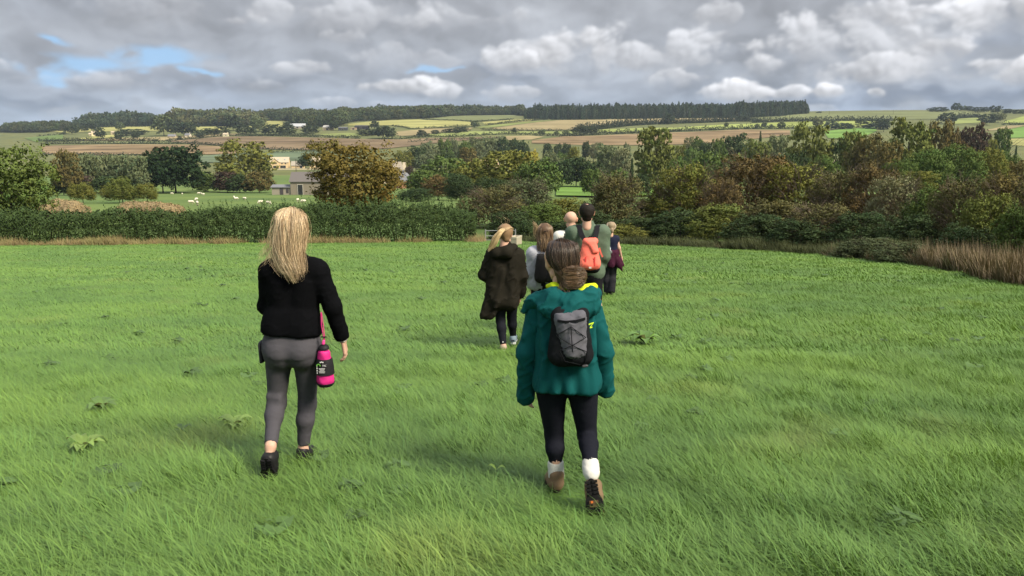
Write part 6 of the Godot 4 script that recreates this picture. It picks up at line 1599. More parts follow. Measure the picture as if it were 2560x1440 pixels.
# ---------------------------------------------------------------- near plants
func make_hedge() -> void:
	rng.seed = 808
	var t := thing("hedge", "long clipped green hedge along the bottom left of the meadow", "hedge")
	var v := PackedVector3Array()
	var n := PackedVector3Array()
	var idx := PackedInt32Array()
	var c := PackedColorArray()
	for i in 112000:
		var x := rng.randf_range(-46.0, -1.9)
		var d := hedge_line(x) + 0.95
		var grow := patchy.get_noise_2d(x * 0.5, 3.0)
		var end := smoothstep(-1.9, -3.2, x)
		var h := (1.58 + grow * 0.28 + 0.32 * smoothstep(-17.0, -8.0, x) + patchy.get_noise_2d(x * 2.3, 9.0) * 0.22) * (0.8 + 0.2 * end)
		# a rounded box in section, filled more thickly towards its skin
		var a := rng.randf_range(-0.30, 1.0) * PI
		var fill := 1.03 - 0.5 * pow(rng.randf(), 1.6)
		var sx := cos(a)
		var sy := sin(a)
		var box := 1.0 / pow(pow(absf(sx), 4.0) + pow(absf(sy), 4.0), 0.25)
		var lump := 1.0 + patchy.get_noise_3d(x * 1.3, a * 1.6, 2.0) * 0.34 + patchy.get_noise_3d(x * 4.0, a * 4.0, 7.0) * 0.14
		var r := box * fill * lump
		var p := ground(x, d - sx * r * 0.85, maxf(h * 0.5 + sy * r * h * 0.5, 0.02))
		p.y = maxf(p.y, land(x, d) + 0.02)
		var soft := Vector3(rng.randf_range(-0.4, 0.4), sy * 0.9 + 0.15, sx)
		var hue := patchy.get_noise_2d(x * 0.55 + 80.0, a * 0.9) * 0.9
		var l := rng.randf_range(0.82, 1.18) * (1.0 + patchy.get_noise_3d(x * 1.8, a * 2.4, 20.0) * 0.4)
		leaf(v, n, idx, c, p, (ball() * 0.9 + soft * 0.8).normalized(), soft.normalized(), rng.randf_range(0.075, 0.14), Color(l * (1.0 + clampf(hue, 0, 1)), l * (1.0 + clampf(hue, 0, 1) * 0.45), l * 0.9))
	put("foliage", arrays(v, n, idx, c), mat(0.045, 0.074, 0.027, 0.7, true, 0.35, 0.2), t)
	var sv := PackedVector3Array()
	var sn := PackedVector3Array()
	var si := PackedInt32Array()
	var sc := PackedColorArray()
	for i in 700:  # young shoots above the clipped top
		var x := rng.randf_range(-46.0, -2.2)
		if x < -16.0 and rng.randf() < 0.72: continue
		var d := hedge_line(x) + rng.randf_range(0.1, 1.6)
		var h := 1.62 + 0.35 * smoothstep(-17.0, -8.0, x)
		var l := rng.randf_range(0.2, 0.75)
		var dir := Vector3(rng.randf_range(-0.5, 0.15), 1, rng.randf_range(-0.2, 0.2)).normalized()
		var root := ground(x, d, h - 0.1)
		for k in int(l * 26):
			var p := root + dir * l * (k / (l * 26.0)) + ball() * 0.03
			var b := rng.randf_range(0.9, 1.5)
			leaf(sv, sn, si, sc, p, ball(), (dir + Vector3(0, 0, 0.6)).normalized(), rng.randf_range(0.06, 0.12), Color(b * 1.15, b, b * 0.8))
	put("shoots", arrays(sv, sn, si, sc), mat(0.052, 0.088, 0.030, 0.7, true, 0.4, 0.25), t)
	var stems := []
	for i in 260:
		var x := rng.randf_range(-46.0, -2.0)
		var p := ground(x, hedge_line(x) + rng.randf_range(0.75, 1.3))
		stems.append([[p, p + Vector3(rng.randf_range(-0.2, 0.2), 0.7, rng.randf_range(-0.1, 0.1)), p + Vector3(rng.randf_range(-0.4, 0.4), 1.5, rng.randf_range(-0.2, 0.2))], [0.025, 0.018, 0.008]])
	put("stems", tube_mesh(stems, 4), mat(0.06, 0.048, 0.036, 0.9), t).set_meta("kind", "stuff")


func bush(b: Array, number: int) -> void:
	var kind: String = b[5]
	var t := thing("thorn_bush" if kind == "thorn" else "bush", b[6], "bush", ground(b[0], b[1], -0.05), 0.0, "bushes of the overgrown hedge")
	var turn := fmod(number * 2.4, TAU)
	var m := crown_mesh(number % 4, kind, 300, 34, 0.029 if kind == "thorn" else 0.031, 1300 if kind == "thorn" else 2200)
	var h: float = b[2]
	var w: float = b[3] * 1.12
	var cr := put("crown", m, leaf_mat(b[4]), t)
	cr.scale = Vector3(w * 1.02, h, w * 1.02)
	cr.rotation.y = turn
	var tw := put("twigs", twig_mesh(number % 3, 340 if kind == "thorn" else 90), mat(0.115, 0.092, 0.066, 0.9) if kind == "thorn" else mat(0.05, 0.042, 0.03, 0.9), t)
	tw.scale = Vector3(w, h, w)
	tw.rotation.y = turn + 1.0
	var tr := put("trunk", trunk_mesh(number % 3, "round"), mat(0.05, 0.042, 0.034, 0.9), t)
	tr.scale = Vector3(h, h, h) * 0.8


func make_grass() -> void:
	var near := []
	for i in 5: near.append(grass_patch(i, 150, 0.17, 0.06, 0.21, 0.0044, 0.008))
	var mid := []
	for i in 4: mid.append(grass_patch(20 + i, 130, 0.30, 0.06, 0.15, 0.009, 0.012))
	var far := []
	for i in 3: far.append(grass_patch(30 + i, 130, 0.55, 0.06, 0.12, 0.018, 0.012))
	var m := mat(0.114, 0.206, 0.045, 0.5, true, 0.6, 0.4)
	var o := thing("meadow_grass", "long wind-blown green grass covering the meadow", "grass")
	o.set_meta("kind", "stuff")
	for zone in [[near, 0.4, 9.5, 110.0, 1.0], [mid, 8.5, 21.0, 42.0, 1.0], [far, 19.5, 43.5, 16.0, 1.0]]:
		var kinds: Array = zone[0]
		var places := []
		var tints := []
		for k in kinds.size():
			places.append([])
			tints.append([])
		rng.seed = 600 + int(zone[1] * 10)
		var area: float = (zone[2] - zone[1]) * (0.72 * (zone[2] + zone[1]) + 9.0)
		for i in int(area * zone[3]):
			var d: float = zone[1] + (zone[2] - zone[1]) * rng.randf()
			var half := 0.72 * d + 4.5
			if rng.randf() > half / (0.72 * zone[2] + 4.5) * 1.15: continue
			var x := rng.randf_range(-half, half)
			if not in_meadow(x, d): continue
			var clump := patchy.get_noise_2d(x * 1.3, d * 1.3)
			var tuft := patchy.get_noise_2d(x * 3.4 + 9.0, d * 3.4)
			var wide := patchy.get_noise_2d(x * 0.16 + 30.0, d * 0.3)
			var k := rng.randi() % kinds.size()
			var h := clampf(1.0 + clump * 0.75 + tuft * 0.55, 0.42, 1.65)
			h *= 1.0 - 0.6 * exp(-Vector2(x - 0.33, (d - 4.5) * 0.8).length_squared() / 0.09)
			h *= 1.0 - 0.65 * exp(-Vector2(x - 0.48, d - 4.05).length_squared() / 0.05)
			h *= 1.0 - 0.6 * exp(-Vector2(x + 1.54, d - 4.62).length_squared() / 0.05)
			var w := rng.randf_range(0.85, 1.2)
			places[k].append(Transform3D(Basis(Vector3.UP, rng.randf_range(-0.5, 0.5) + clump * 0.9).scaled(Vector3(w, h, w)), ground(x, d, -0.01)))
			var l := 1.03 + clump * 0.22 + wide * 0.26 + rng.randf_range(-0.1, 0.1)  # low clumps tinted darker: the shade of the hollows is put into the colour
			var dry := clampf(patchy.get_noise_2d(x * 0.5 - 60.0, d * 0.5) - 0.30, 0, 1) * 0.9
			tints[k].append(Color(l * (1.0 + wide * 0.08 + dry), l * (1.0 + dry * 0.25), l * (1.0 - wide * 0.15 + dry * 0.5)))
		for k in kinds.size(): multi("tufts", kinds[k], m, places[k], tints[k], o)


func make_verge() -> void:
	var tall := []
	for i in 3: tall.append(grass_patch(60 + i, 70, 0.4, 0.35, 0.75, 0.014, 0.0, 0.55))
	var pale := mat(0.215, 0.175, 0.090, 0.8, true, 0.4, 0.2)
	var spots := [[], [], []]
	var tints := [[], [], []]
	rng.seed = 99
	for i in 900:
		var x := rng.randf_range(-40.0, -1.7)
		var d := hedge_line(x) + rng.randf_range(-0.5, 0.15)
		var thick := patchy.get_noise_2d(x * 0.4 + 5.0, 1.0)
		if rng.randf() > 0.32 + thick * 1.2 + (0.4 if x < -20.0 else 0.0): continue
		var k := rng.randi() % 3
		var h := rng.randf_range(0.35, 0.8) * (0.85 + thick * 0.6)
		spots[k].append(Transform3D(Basis(Vector3.UP, rng.randf_range(-0.8, 0.8)).scaled(Vector3(1, h, 1)), ground(x, d)))
		var l := rng.randf_range(0.7, 1.1)
		tints[k].append(Color(l, l * rng.randf_range(0.9, 1.15), l * 0.95))
	var o := thing("dry_grass", "pale dry grass along the foot of the clipped hedge", "grass")
	o.set_meta("kind", "stuff")
	for k in 3: multi("stalks", tall[k], pale, spots[k], tints[k], o)
	# under the thicket: dull green weeds, then tall brown grass at the right
	var weeds := [[], [], []]
	var wt := [[], [], []]
	var brown := [[], [], []]
	var bt := [[], [], []]
	for i in 2600:
		var d := rng.randf_range(13.0, 42.0)
		var x := thicket_edge(d) + rng.randf_range(-0.25, 1.5)
		var k := rng.randi() % 3
		var l := rng.randf_range(0.7, 1.2)
		var dryness := smoothstep(31.0, 25.5, d) + patchy.get_noise_2d(x * 0.3, d * 0.3) * 0.9 + rng.randf_range(-0.3, 0.3)
		var clump := patchy.get_noise_2d(x * 0.6 + 40.0, d * 0.6)
		if rng.randf() > 0.62 + clump: continue
		var h := rng.randf_range(0.4, 1.1) * (1.0 + clump * 0.9) * (1.1 if d < 30.0 else 0.7)
		var tr := Transform3D(Basis(Vector3.UP, rng.randf_range(-0.9, 0.9)).scaled(Vector3(1, h, 1)), ground(x, d))
		if dryness > 0.45:
			brown[k].append(tr)
			bt[k].append(Color(l, l, l))
		else:
			weeds[k].append(tr)
			wt[k].append(Color(l, l, l))
	var a := thing("tall_brown_grass", "tall brown dead grass at the right edge of the meadow", "grass")
	a.set_meta("kind", "stuff")
	for k in 3: multi("stalks", tall[k], mat(0.165, 0.130, 0.085, 0.85, true, 0.4, 0.2), brown[k], bt[k], a)
	var b := thing("rough_weeds", "dull green weeds along the foot of the thicket", "weeds")
	b.set_meta("kind", "stuff")
	for k in 3: multi("stalks", tall[k], mat(0.062, 0.072, 0.034, 0.85, true, 0.35, 0.2), weeds[k], wt[k], b)


func make_weeds() -> void:  # small broad leaves dotted about in the grass
	rng.seed = 4321
	var v := PackedVector3Array()
	var n := PackedVector3Array()
	var idx := PackedInt32Array()
	var c := PackedColorArray()
	for i in 9:
		var a := TAU * i / 9.0 + rng.randf_range(-0.3, 0.3)
		var out := Vector3(cos(a), 0.35, sin(a))
		leaf(v, n, idx, c, out * 0.05 + Vector3(0, 0.055, 0), (Vector3.UP + ball() * 0.5).normalized(), Vector3.UP, rng.randf_range(0.06, 0.10), Color(1, 1, 1) * rng.randf_range(0.8, 1.2), 0.6)
	var places := []
	var tints := []
	for i in 420:
		var d := 3.0 + 26.0 * pow(rng.randf(), 0.8)
		var x := rng.randf_range(-0.75, 0.75) * d
		if not in_meadow(x, d) or patchy.get_noise_2d(x * 0.4, d * 0.4 + 70.0) < 0.02: continue
		places.append(Transform3D(Basis(Vector3.UP, rng.randf_range(0, TAU)).scaled(Vector3.ONE * rng.randf_range(0.6, 1.3)), ground(x, d, 0.01)))
		var l := rng.randf_range(0.6, 1.1)
		tints.append(Color(l, l, l))
	var o := thing("small_weeds", "small broad-leaved weeds dotted about in the meadow grass", "weeds")
	o.set_meta("kind", "stuff")
	multi("leaves", arrays(v, n, idx, c), mat(0.070, 0.130, 0.034, 0.5, true, 0.4, 0.4), places, tints, o)


func dock(x: float, d: float, size: float, leaves: int, tint: Array, label: String, number: int) -> void:
	rng.seed = 1200 + number
	var t := thing("dock_plant", label, "plant", ground(x, d, 0.025), 0.0, "broad-leaved weeds in the grass")
	for i in leaves:
		var a := TAU * i / leaves + rng.randf_range(-0.3, 0.3)
		var out := Vector3(cos(a), 0, sin(a))
		var side := out.cross(Vector3.UP)
		var v := PackedVector3Array()
		var n := PackedVector3Array()
		var idx := PackedInt32Array()
		var l := size * rng.randf_range(0.7, 1.15)
		var rise := rng.randf_range(0.35, 0.85)
		for k in 8:
			var s := k / 7.0
			var c := out * l * s + Vector3(0, 0.05 + l * rise * sin(s * 2.5) * 0.6, 0)
			var w := l * 0.27 * sin(PI * pow(s * 0.96 + 0.02, 0.8)) * (1.0 + 0.12 * sin(s * 23.0 + i))
			var fold := Vector3(0, w * 0.35, 0)
			v.append_array([c - side * w + fold, c, c + side * w + fold])
			var up := (Vector3.UP + out * (s - 0.4)).normalized()
			n.append_array([(up + side * 0.4).normalized(), up, (up - side * 0.4).normalized()])
			if k:
				var q := (k - 1) * 3
				idx.append_array([q, q + 1, q + 3, q + 1, q + 4, q + 3, q + 1, q + 2, q + 4, q + 2, q + 5, q + 4])
		var f := rng.randf_range(0.75, 1.25)
		put("leaf", arrays(v, n, idx), mat(snappedf(tint[0] * f, 0.001), snappedf(tint[1] * f, 0.001), snappedf(tint[2] * f, 0.001), 0.4, false, 0.4, 0.4), t)


# ---------------------------------------------------------------- buildings and small things
func gable(w: float, dd: float, wall: float, roof: float, hip := 0.0) -> Array:  # meshes of walls and roof; ridge along x
	var v := PackedVector3Array()
	var n := PackedVector3Array()
	var idx := PackedInt32Array()
	var a := w / 2
	var b := dd / 2
	slab(v, n, idx, [Vector3(-a, -1.5, -b), Vector3(a, -1.5, -b), Vector3(a, -1.5, b), Vector3(-a, -1.5, b), Vector3(-a, wall, -b), Vector3(a, wall, -b), Vector3(a, wall, b), Vector3(-a, wall, b)])
	if hip == 0.0:
		for s in [-1.0, 1.0]: slab(v, n, idx, [Vector3(s * a, wall, -b), Vector3(s * (a - 0.3), wall, -b), Vector3(s * (a - 0.3), wall, b), Vector3(s * a, wall, b), Vector3(s * a, wall + roof, -0.02), Vector3(s * (a - 0.3), wall + roof, -0.02), Vector3(s * (a - 0.3), wall + roof, 0.02), Vector3(s * a, wall + roof, 0.02)])
	var walls := arrays(v, n, idx)
	v = PackedVector3Array()
	n = PackedVector3Array()
	idx = PackedInt32Array()
	var e := 0.35
	for s in [-1.0, 1.0]:
		slab(v, n, idx, [Vector3(-a - e, wall - 0.1, s * (b + e)), Vector3(a + e, wall - 0.1, s * (b + e)), Vector3(a + e - hip, wall + roof, 0), Vector3(-a - e + hip, wall + roof, 0), Vector3(-a - e, wall + 0.1, s * (b + e)), Vector3(a + e, wall + 0.1, s * (b + e)), Vector3(a + e - hip, wall + roof + 0.22, 0), Vector3(-a - e + hip, wall + roof + 0.22, 0)])
		if hip > 0.0: slab(v, n, idx, [Vector3(s * (a + e), wall - 0.1, -b - e), Vector3(s * (a + e), wall - 0.1, b + e), Vector3(s * (a + e - hip), wall + roof, 0.01), Vector3(s * (a + e - hip), wall + roof, -0.01), Vector3(s * (a + e), wall + 0.1, -b - e), Vector3(s * (a + e), wall + 0.1, b + e), Vector3(s * (a + e - hip), wall + roof + 0.2, 0.01), Vector3(s * (a + e - hip), wall + roof + 0.2, -0.01)])
	return [walls, arrays(v, n, idx)]


func building(called: String, label: String, category: String, x: float, d: float, turn: float, w: float, dd: float, wall: float, roof: float, wm: Material, rm: Material, windows: Array, chimneys: Array, hip := 0.0, group := "") -> Node3D:
	var t := thing(called, label, category, ground(x, d), turn, group)
	var g := gable(w, dd, wall, roof, hip)
	put("wall", g[0], wm, t)
	var r := put("roof", g[1], rm, t)
	for c in chimneys: put("chimney", box_mesh([[Vector3(c, wall + roof + 0.3, 0), Vector3(0.9, 1.9, 0.8)], [Vector3(c, wall + roof + 1.3, 0), Vector3(1.05, 0.2, 0.95)]]), wm, r)
	for q in windows:  # [x, y, width, height, door?]
		var p := Vector3(q[0], q[1], dd / 2)
		var o := put("door" if q.size() > 4 else "window", box_mesh([[p + Vector3(0, 0, 0.03), Vector3(q[2], q[3], 0.12)]]), mat(0.022, 0.024, 0.028, 0.3, false, 0.0, 0.5), t)
		var fr := [[p + Vector3(0, q[3] / 2 + 0.06, 0.06), Vector3(q[2] + 0.24, 0.12, 0.16)], [p + Vector3(-q[2] / 2 - 0.06, 0, 0.06), Vector3(0.12, q[3], 0.16)], [p + Vector3(q[2] / 2 + 0.06, 0, 0.06), Vector3(0.12, q[3], 0.16)]]
		if q.size() < 5: fr.append([p + Vector3(0, 0, 0.1), Vector3(0.07, q[3], 0.06)])
		put("frame", box_mesh(fr), mat(0.45, 0.43, 0.38, 0.7), o)
	return t


func make_buildings() -> void:
	var cream := mat(0.62, 0.47, 0.27, 0.9)
	var stone := mat(0.42, 0.34, 0.22, 0.9)
	var grey := mat(0.30, 0.27, 0.22, 0.9)
	var tiles := mat(0.40, 0.34, 0.25, 0.9)
	var slate := mat(0.15, 0.155, 0.17, 0.8)
	var dark := mat(0.06, 0.055, 0.06, 0.9)
	var h := building("house", "cream stone house with a front gable and wide dark ground floor windows", "house", -176.5, 616.0, 0.12, 13.5, 8.0, 4.6, 3.8, cream, tiles, [[2.6, 1.2, 4.0, 2.2], [2.0, 3.9, 0.9, 1.0], [4.6, 3.9, 0.9, 1.0]], [-6.2])
	var wing := gable(5.2, 6.0, 4.9, 2.6)
	for k in 2:
		var o := put("gable_wing" if k == 0 else "wing_roof", wing[k], cream if k == 0 else tiles, h)
		o.transform = Transform3D(Basis(Vector3.UP, PI / 2), Vector3(-3.0, 0, 3.4))
	for q in [[-3.0, 1.2, 2.4, 2.0], [-4.0, 4.2, 0.9, 1.2], [-2.1, 4.2, 0.9, 1.2]]: put("window", box_mesh([[Vector3(q[0], q[1], 6.1), Vector3(q[2], q[3], 0.14)]]), mat(0.022, 0.024, 0.028, 0.3, false, 0.0, 0.5), h)
	for x in [-1.0, 4.0]: put("roof_light", box_mesh([[Vector3(x, 6.6, 2.2), Vector3(1.1, 0.9, 0.9)]]), mat(0.35, 0.38, 0.42, 0.2, false, 0.0, 0.6), h)
	building("outbuilding", "low pale outbuilding to the right of the cream house", "house", -162.5, 614.0, 0.1, 9.0, 6.0, 2.3, 3.0, cream, mat(0.30, 0.27, 0.22, 0.9), [[2.8, 1.0, 1.6, 1.9, 1]], [])
	building("cottage", "cream cottage with a tall chimney half hidden by a dark tree", "house", -151.0, 622.0, 0.3, 9.0, 7.0, 4.8, 3.6, cream, tiles, [[0.5, 3.6, 1.0, 1.1], [0.5, 1.2, 1.4, 1.4]], [-4.0])
	building("cottage", "pale cottage with a steep roof to the right of the maple", "house", -66.0, 470.0, -0.2, 8.0, 7.0, 3.6, 4.2, mat(0.50, 0.43, 0.33, 0.9), tiles, [[1.0, 1.6, 1.0, 1.2]], [-3.4])
	building("house", "large tan roofed house showing between the maple and the slate roof", "house", -58.0, 380.0, 0.5, 12.0, 8.0, 4.5, 5.2, mat(0.38, 0.32, 0.25, 0.9), mat(0.24, 0.21, 0.17, 0.9), [[2.0, 2.2, 1.1, 1.4], [-2.0, 2.2, 1.1, 1.4]], [])
	building("slate_roofed_house", "brick building with a pointed grey slate roof beside the maple", "house", -44.2, 329.0, 0.45, 7.0, 7.0, 2.9, 4.2, mat(0.30, 0.16, 0.10, 0.9), slate, [[1.4, 1.4, 1.2, 1.4]], [], 3.6)
	var b := building("stone_barn", "old grey stone barn with a slate roof on the edge of the sheep pasture", "barn", -60.0, 256.0, 0.06, 19.0, 8.0, 4.3, 2.7, mat(0.21, 0.185, 0.145, 0.9), mat(0.115, 0.105, 0.10, 0.9), [[-6.5, 1.8, 1.5, 3.2, 1]], [])
	var lean := gable(6.0, 6.0, 2.6, 0.5)
	for k in 2:
		var o := put("lean_to" if k == 0 else "lean_to_roof", lean[k], mat(0.27, 0.245, 0.195, 0.9) if k == 0 else slate, b)
		o.position = Vector3(-12.4, 0, 0.5)
	put("door", box_mesh([[Vector3(-12.4, 1.1, 3.55), Vector3(1.0, 2.3, 0.12)]]), dark, b)
	put("window", box_mesh([[Vector3(-10.6, 1.5, 3.55), Vector3(0.7, 1.3, 0.12)]]), dark, b)
	for q in [["pale farmhouse with a lit gable wall among dark trees on the left hillside", -636.5, 1240.0, 0.5, 6.5, 7.0, 4.6, 2.8, mat(0.66, 0.55, 0.33, 0.9), tiles], ["small pale shed to the left of the gabled farmhouse", -653.0, 1262.0, 0.2, 4.0, 4.0, 2.0, 1.6, stone, tiles], ["small pale house behind the trees right of the farmhouse", -622.0, 1270.0, 0.2, 5.0, 5.0, 3.4, 1.4, stone, tiles],
		["first of the low cottages below the left wood", -470.0, 1126.0, 0.1, 10.0, 6.0, 2.2, 2.6, stone, slate], ["second of the low cottages below the left wood", -452.8, 1138.0, -0.1, 7.0, 6.0, 2.8, 2.4, mat(0.55, 0.50, 0.40, 0.9), slate], ["cottage beside the dark bush clump at the end of the left wood", -398.4, 1134.0, 0.0, 7.0, 5.0, 2.6, 2.0, mat(0.58, 0.54, 0.36, 0.9), tiles]]:
		building("far_cottage", q[0], "house", q[1], q[2], q[3], q[4], q[5], q[6], q[7], q[8], q[9], [[0.8, 1.5, 1.0, 1.2]], [q[4] * 0.4], 0.0, "houses on the far hillside")
	for q in [["long farm roof with a pale grey slope among the hill trees", -341.8, 1303.0, 0.1, 24.0, 12.0, 3.0, 4.5, grey, mat(0.34, 0.35, 0.37, 0.7)], ["pale stone farm building behind the shrubs of the hill farm", -277.0, 1230.0, -0.2, 14.0, 9.0, 4.0, 3.2, stone, mat(0.33, 0.32, 0.30, 0.8)], ["dark grey shed at the hill farm", -252.0, 1218.0, 0.0, 13.0, 10.0, 3.6, 1.2, mat(0.055, 0.06, 0.065, 0.9), mat(0.10, 0.105, 0.115, 0.8)], ["black open fronted barn at the hill farm", -228.0, 1240.0, -0.1, 20.0, 12.0, 4.0, 1.8, mat(0.03, 0.028, 0.03, 0.9), mat(0.045, 0.042, 0.045, 0.9)], ["low shed between the grey shed and the black barn", -237.5, 1224.0, 0.0, 8.0, 6.0, 2.2, 1.0, stone, mat(0.22, 0.15, 0.11, 0.9)]]:
		building("farm_building", q[0], "barn", q[1], q[2], q[3], q[4], q[5], q[6], q[7], q[8], q[9], [[0.0, 1.6, 3.0, 2.6, 1]], [], 0.0, "buildings of the hill farm")
	building("house", "house with pale gable behind trees just right of the tall poplar", "house", 104.0, 455.0, 0.3, 9.0, 7.0, 4.4, 3.4, mat(0.40, 0.38, 0.34, 0.9), mat(0.20, 0.17, 0.13, 0.9), [[2.0, 2.0, 1.1, 1.3], [-2.0, 2.0, 1.1, 1.3]], [])
	building("house", "house roof with a cream chimney beside the bright yellow willow", "house", 30.0, 480.0, 0.0, 12.0, 7.0, 4.5, 2.8, mat(0.45, 0.40, 0.32, 0.9), slate, [[0.0, 2.4, 1.1, 1.3]], [3.5])
	building("house", "tan roofed house on the valley floor left of the yellow willow", "house", -16.0, 560.0, 0.4, 12.0, 8.0, 4.0, 4.0, stone, mat(0.34, 0.25, 0.17, 0.9), [[1.0, 2.0, 1.1, 1.3]], [])
	building("house", "house roof showing below the vivid green meadow on the right", "house", 158.0, 395.0, 0.6, 11.0, 8.0, 6.5, 3.6, stone, mat(0.30, 0.25, 0.19, 0.9), [[1.0, 3.5, 1.1, 1.3]], [])
	var wall := thing("garden_wall", "low cream wall along the garden of the cream house", "wall", ground(-163.0, 590.0))
	put("wall_run", box_mesh([[Vector3(4, 0.2, 0), Vector3(52, 1.6, 0.5)]]), mat(0.50, 0.44, 0.30, 0.9), wall)
	put("coping", box_mesh([[Vector3(4, 1.08, 0), Vector3(52.3, 0.16, 0.7)]]), mat(0.55, 0.50, 0.36, 0.9), wall)


func make_things() -> void:
	# field gate
	var steel := mat(0.19, 0.20, 0.21, 0.45, false, 0.0, 0.5)
	var g := thing("field_gate", "grey metal field gate beside the end of the clipped hedge", "gate", ground(-0.62, 42.4, -0.5), 0.06)
	for x in [-0.8, 0.8]: put("post", tube_mesh([[[Vector3(x, -0.2, 0), Vector3(x, 1.16, 0)], [0.035, 0.035]]], 8), steel, g)
	for k in 5: put("bar", tube_mesh([[[Vector3(-0.8, 0.22 + [0.0, 0.17, 0.36, 0.58, 0.86][k], 0), Vector3(0.8, 0.22 + [0.0, 0.17, 0.36, 0.58, 0.86][k], 0)], [0.02, 0.02]]], 8), steel, g)
	put("brace", tube_mesh([[[Vector3(-0.76, 0.24, 0.022), Vector3(0, 1.06, 0.022), Vector3(0.76, 0.24, 0.022)], [0.015, 0.015, 0.015]]], 6), steel, g)
	var tr := thing("concrete_trough", "pale concrete block trough at the field corner near the gate", "trough", ground(0.19, 39.6, -0.1), -0.35)
	put("basin", box_mesh([[Vector3(0, 0.22, 0), Vector3(0.36, 0.50, 0.8)]]), mat(0.33, 0.30, 0.23, 0.9), tr)
	put("rim", box_mesh([[Vector3(-0.16, 0.51, 0), Vector3(0.06, 0.08, 0.82)], [Vector3(0.16, 0.51, 0), Vector3(0.06, 0.08, 0.82)], [Vector3(0, 0.51, 0.38), Vector3(0.26, 0.08, 0.06)], [Vector3(0, 0.51, -0.38), Vector3(0.26, 0.08, 0.06)]]), mat(0.38, 0.35, 0.27, 0.9), tr)
	# sheep
	var proto: Node3D
	var wool := mat(0.60, 0.56, 0.45, 0.95)
	var say := ["sheep furthest left on the pasture, facing the hedge", "sheep in front of the smaller dark oak", "upper left sheep of the close group of three", "middle sheep of the close group of three", "lower right sheep of the close group of three", "lone sheep high on the pasture by the bushes", "left sheep of three in a row below the lone one", "middle sheep of three in a row at mid pasture", "right sheep of three in a row at mid pasture", "sheep just above the straw heap", "sheep at the right end of the straw heap", "sheep beside another at the end of the straw heap", "left sheep of the pair below the barn", "right sheep of the pair below the barn", "sheep near the left foot of the maple", "sheep closest to the maple branches"]
	for i in SHEEP.size():
		var s: Node3D
		if i == 0:
			s = thing("sheep", say[0], "sheep", Vector3.ZERO, 0.0, "sheep grazing in the pasture")
			proto = s
			put("body", skin([cap(Vector3(-0.38, 0.68, 0), Vector3(0.36, 0.70, 0), 0.27, 0.26), cap(Vector3(0.45, 0.72, 0), Vector3(0.66, 0.50, 0), 0.13, 0.09), cap(Vector3(0.66, 0.48, 0), Vector3(0.80, 0.34, 0), 0.085, 0.055)], 0.05, 0.1, [0.02, 6.0, 1.0, 0.01]), wool, s)
			for q in [[-0.40, 0.12], [-0.40, -0.12], [0.34, 0.12], [0.34, -0.12]]: put("leg", tube_mesh([[[Vector3(q[0], 0.55, q[1]), Vector3(q[0] + 0.03, 0.28, q[1]), Vector3(q[0], -0.03, q[1])], [0.07, 0.045, 0.04]]], 6), mat(0.30, 0.27, 0.21, 0.9), s)
			for q in [-1.0, 1.0]: put("ear", box_mesh([[Vector3(0.62, 0.56, q * 0.13), Vector3(0.05, 0.04, 0.12)]]), mat(0.45, 0.38, 0.32, 0.9), s)
		else:
			s = proto.duplicate()
			s.name = numbered("sheep")
			add_child(s, true)
			s.set_meta("label", say[i])
		s.position = ground(SHEEP[i][0], SHEEP[i][1])
		s.rotation.y = fmod(i * 1.9, TAU)
		s.scale = Vector3.ONE * 0.7
	# heaps of dry straw behind the hedge
	for q in [[-45.5, 80.0, 4.6, 1.65, "left heap of dry pale straw behind the hedge"], [-36.5, 80.0, 4.4, 1.5, "right heap of dry straw with a dark hollow, behind the hedge"]]:
		var t := thing("straw_heap", q[4], "straw heap", ground(q[0], q[1]), 0.0, "straw heaps behind the hedge")
		rng.seed = int(q[0] * -10)
		var lumps := []
		for k in 9: lumps.append(cap(Vector3(rng.randf_range(-0.8, 0.8) * q[2] * 0.8, 0.1, rng.randf_range(-1, 1)), Vector3(rng.randf_range(-0.8, 0.8) * q[2] * 0.7, q[3] * rng.randf_range(0.25, 0.6), rng.randf_range(-0.6, 0.6)), q[3] * 0.62, q[3] * 0.34))
		var m := skin(lumps, 0.16, 0.4, [0.15, 1.4, 1.5, 0.06])
		put("mound", m, mat(0.19, 0.15, 0.085, 0.95), t)
		var arr := m.surface_get_arrays(0)
		var mv: PackedVector3Array = arr[Mesh.ARRAY_VERTEX]
		var mn: PackedVector3Array = arr[Mesh.ARRAY_NORMAL]
		var v := PackedVector3Array()
		var n := PackedVector3Array()
		var idx := PackedInt32Array()
		var c := PackedColorArray()
		for k in 9000:
			var i := rng.randi() % mv.size()
			var l := rng.randf_range(0.6, 1.3)
			leaf(v, n, idx, c, mv[i] + ball() * 0.12, (mn[i] + ball() * 0.8).normalized(), mn[i], rng.randf_range(0.2, 0.5), Color(l, l * 0.95, l * 0.9), 0.13)
		var st := put("straw", arrays(v, n, idx, c), mat(0.29, 0.225, 0.125, 0.9, true, 0.2, 0.2), t)
		st.set_meta("kind", "stuff")
	# poles
	for q in [[620.0, 1600.0, "left pole on the hilltop field skyline"], [745.0, 1600.0, "right pole on the hilltop field skyline"], [-139.0, 520.0, "thin pole in front of the garden wall by the barn"]]:
		var p := thing("utility_pole", q[2], "pole", ground(q[0], q[1]), 0.0, "poles in the far fields")
		put("shaft", tube_mesh([[[Vector3(0, -0.5, 0), Vector3(0, 9.0, 0)], [0.22, 0.16]]], 6), mat(0.06, 0.05, 0.04, 0.9), p)
		put("crossarm", box_mesh([[Vector3(0, 8.5, 0), Vector3(1.6, 0.16, 0.16)]]), mat(0.06, 0.05, 0.04, 0.9), p)


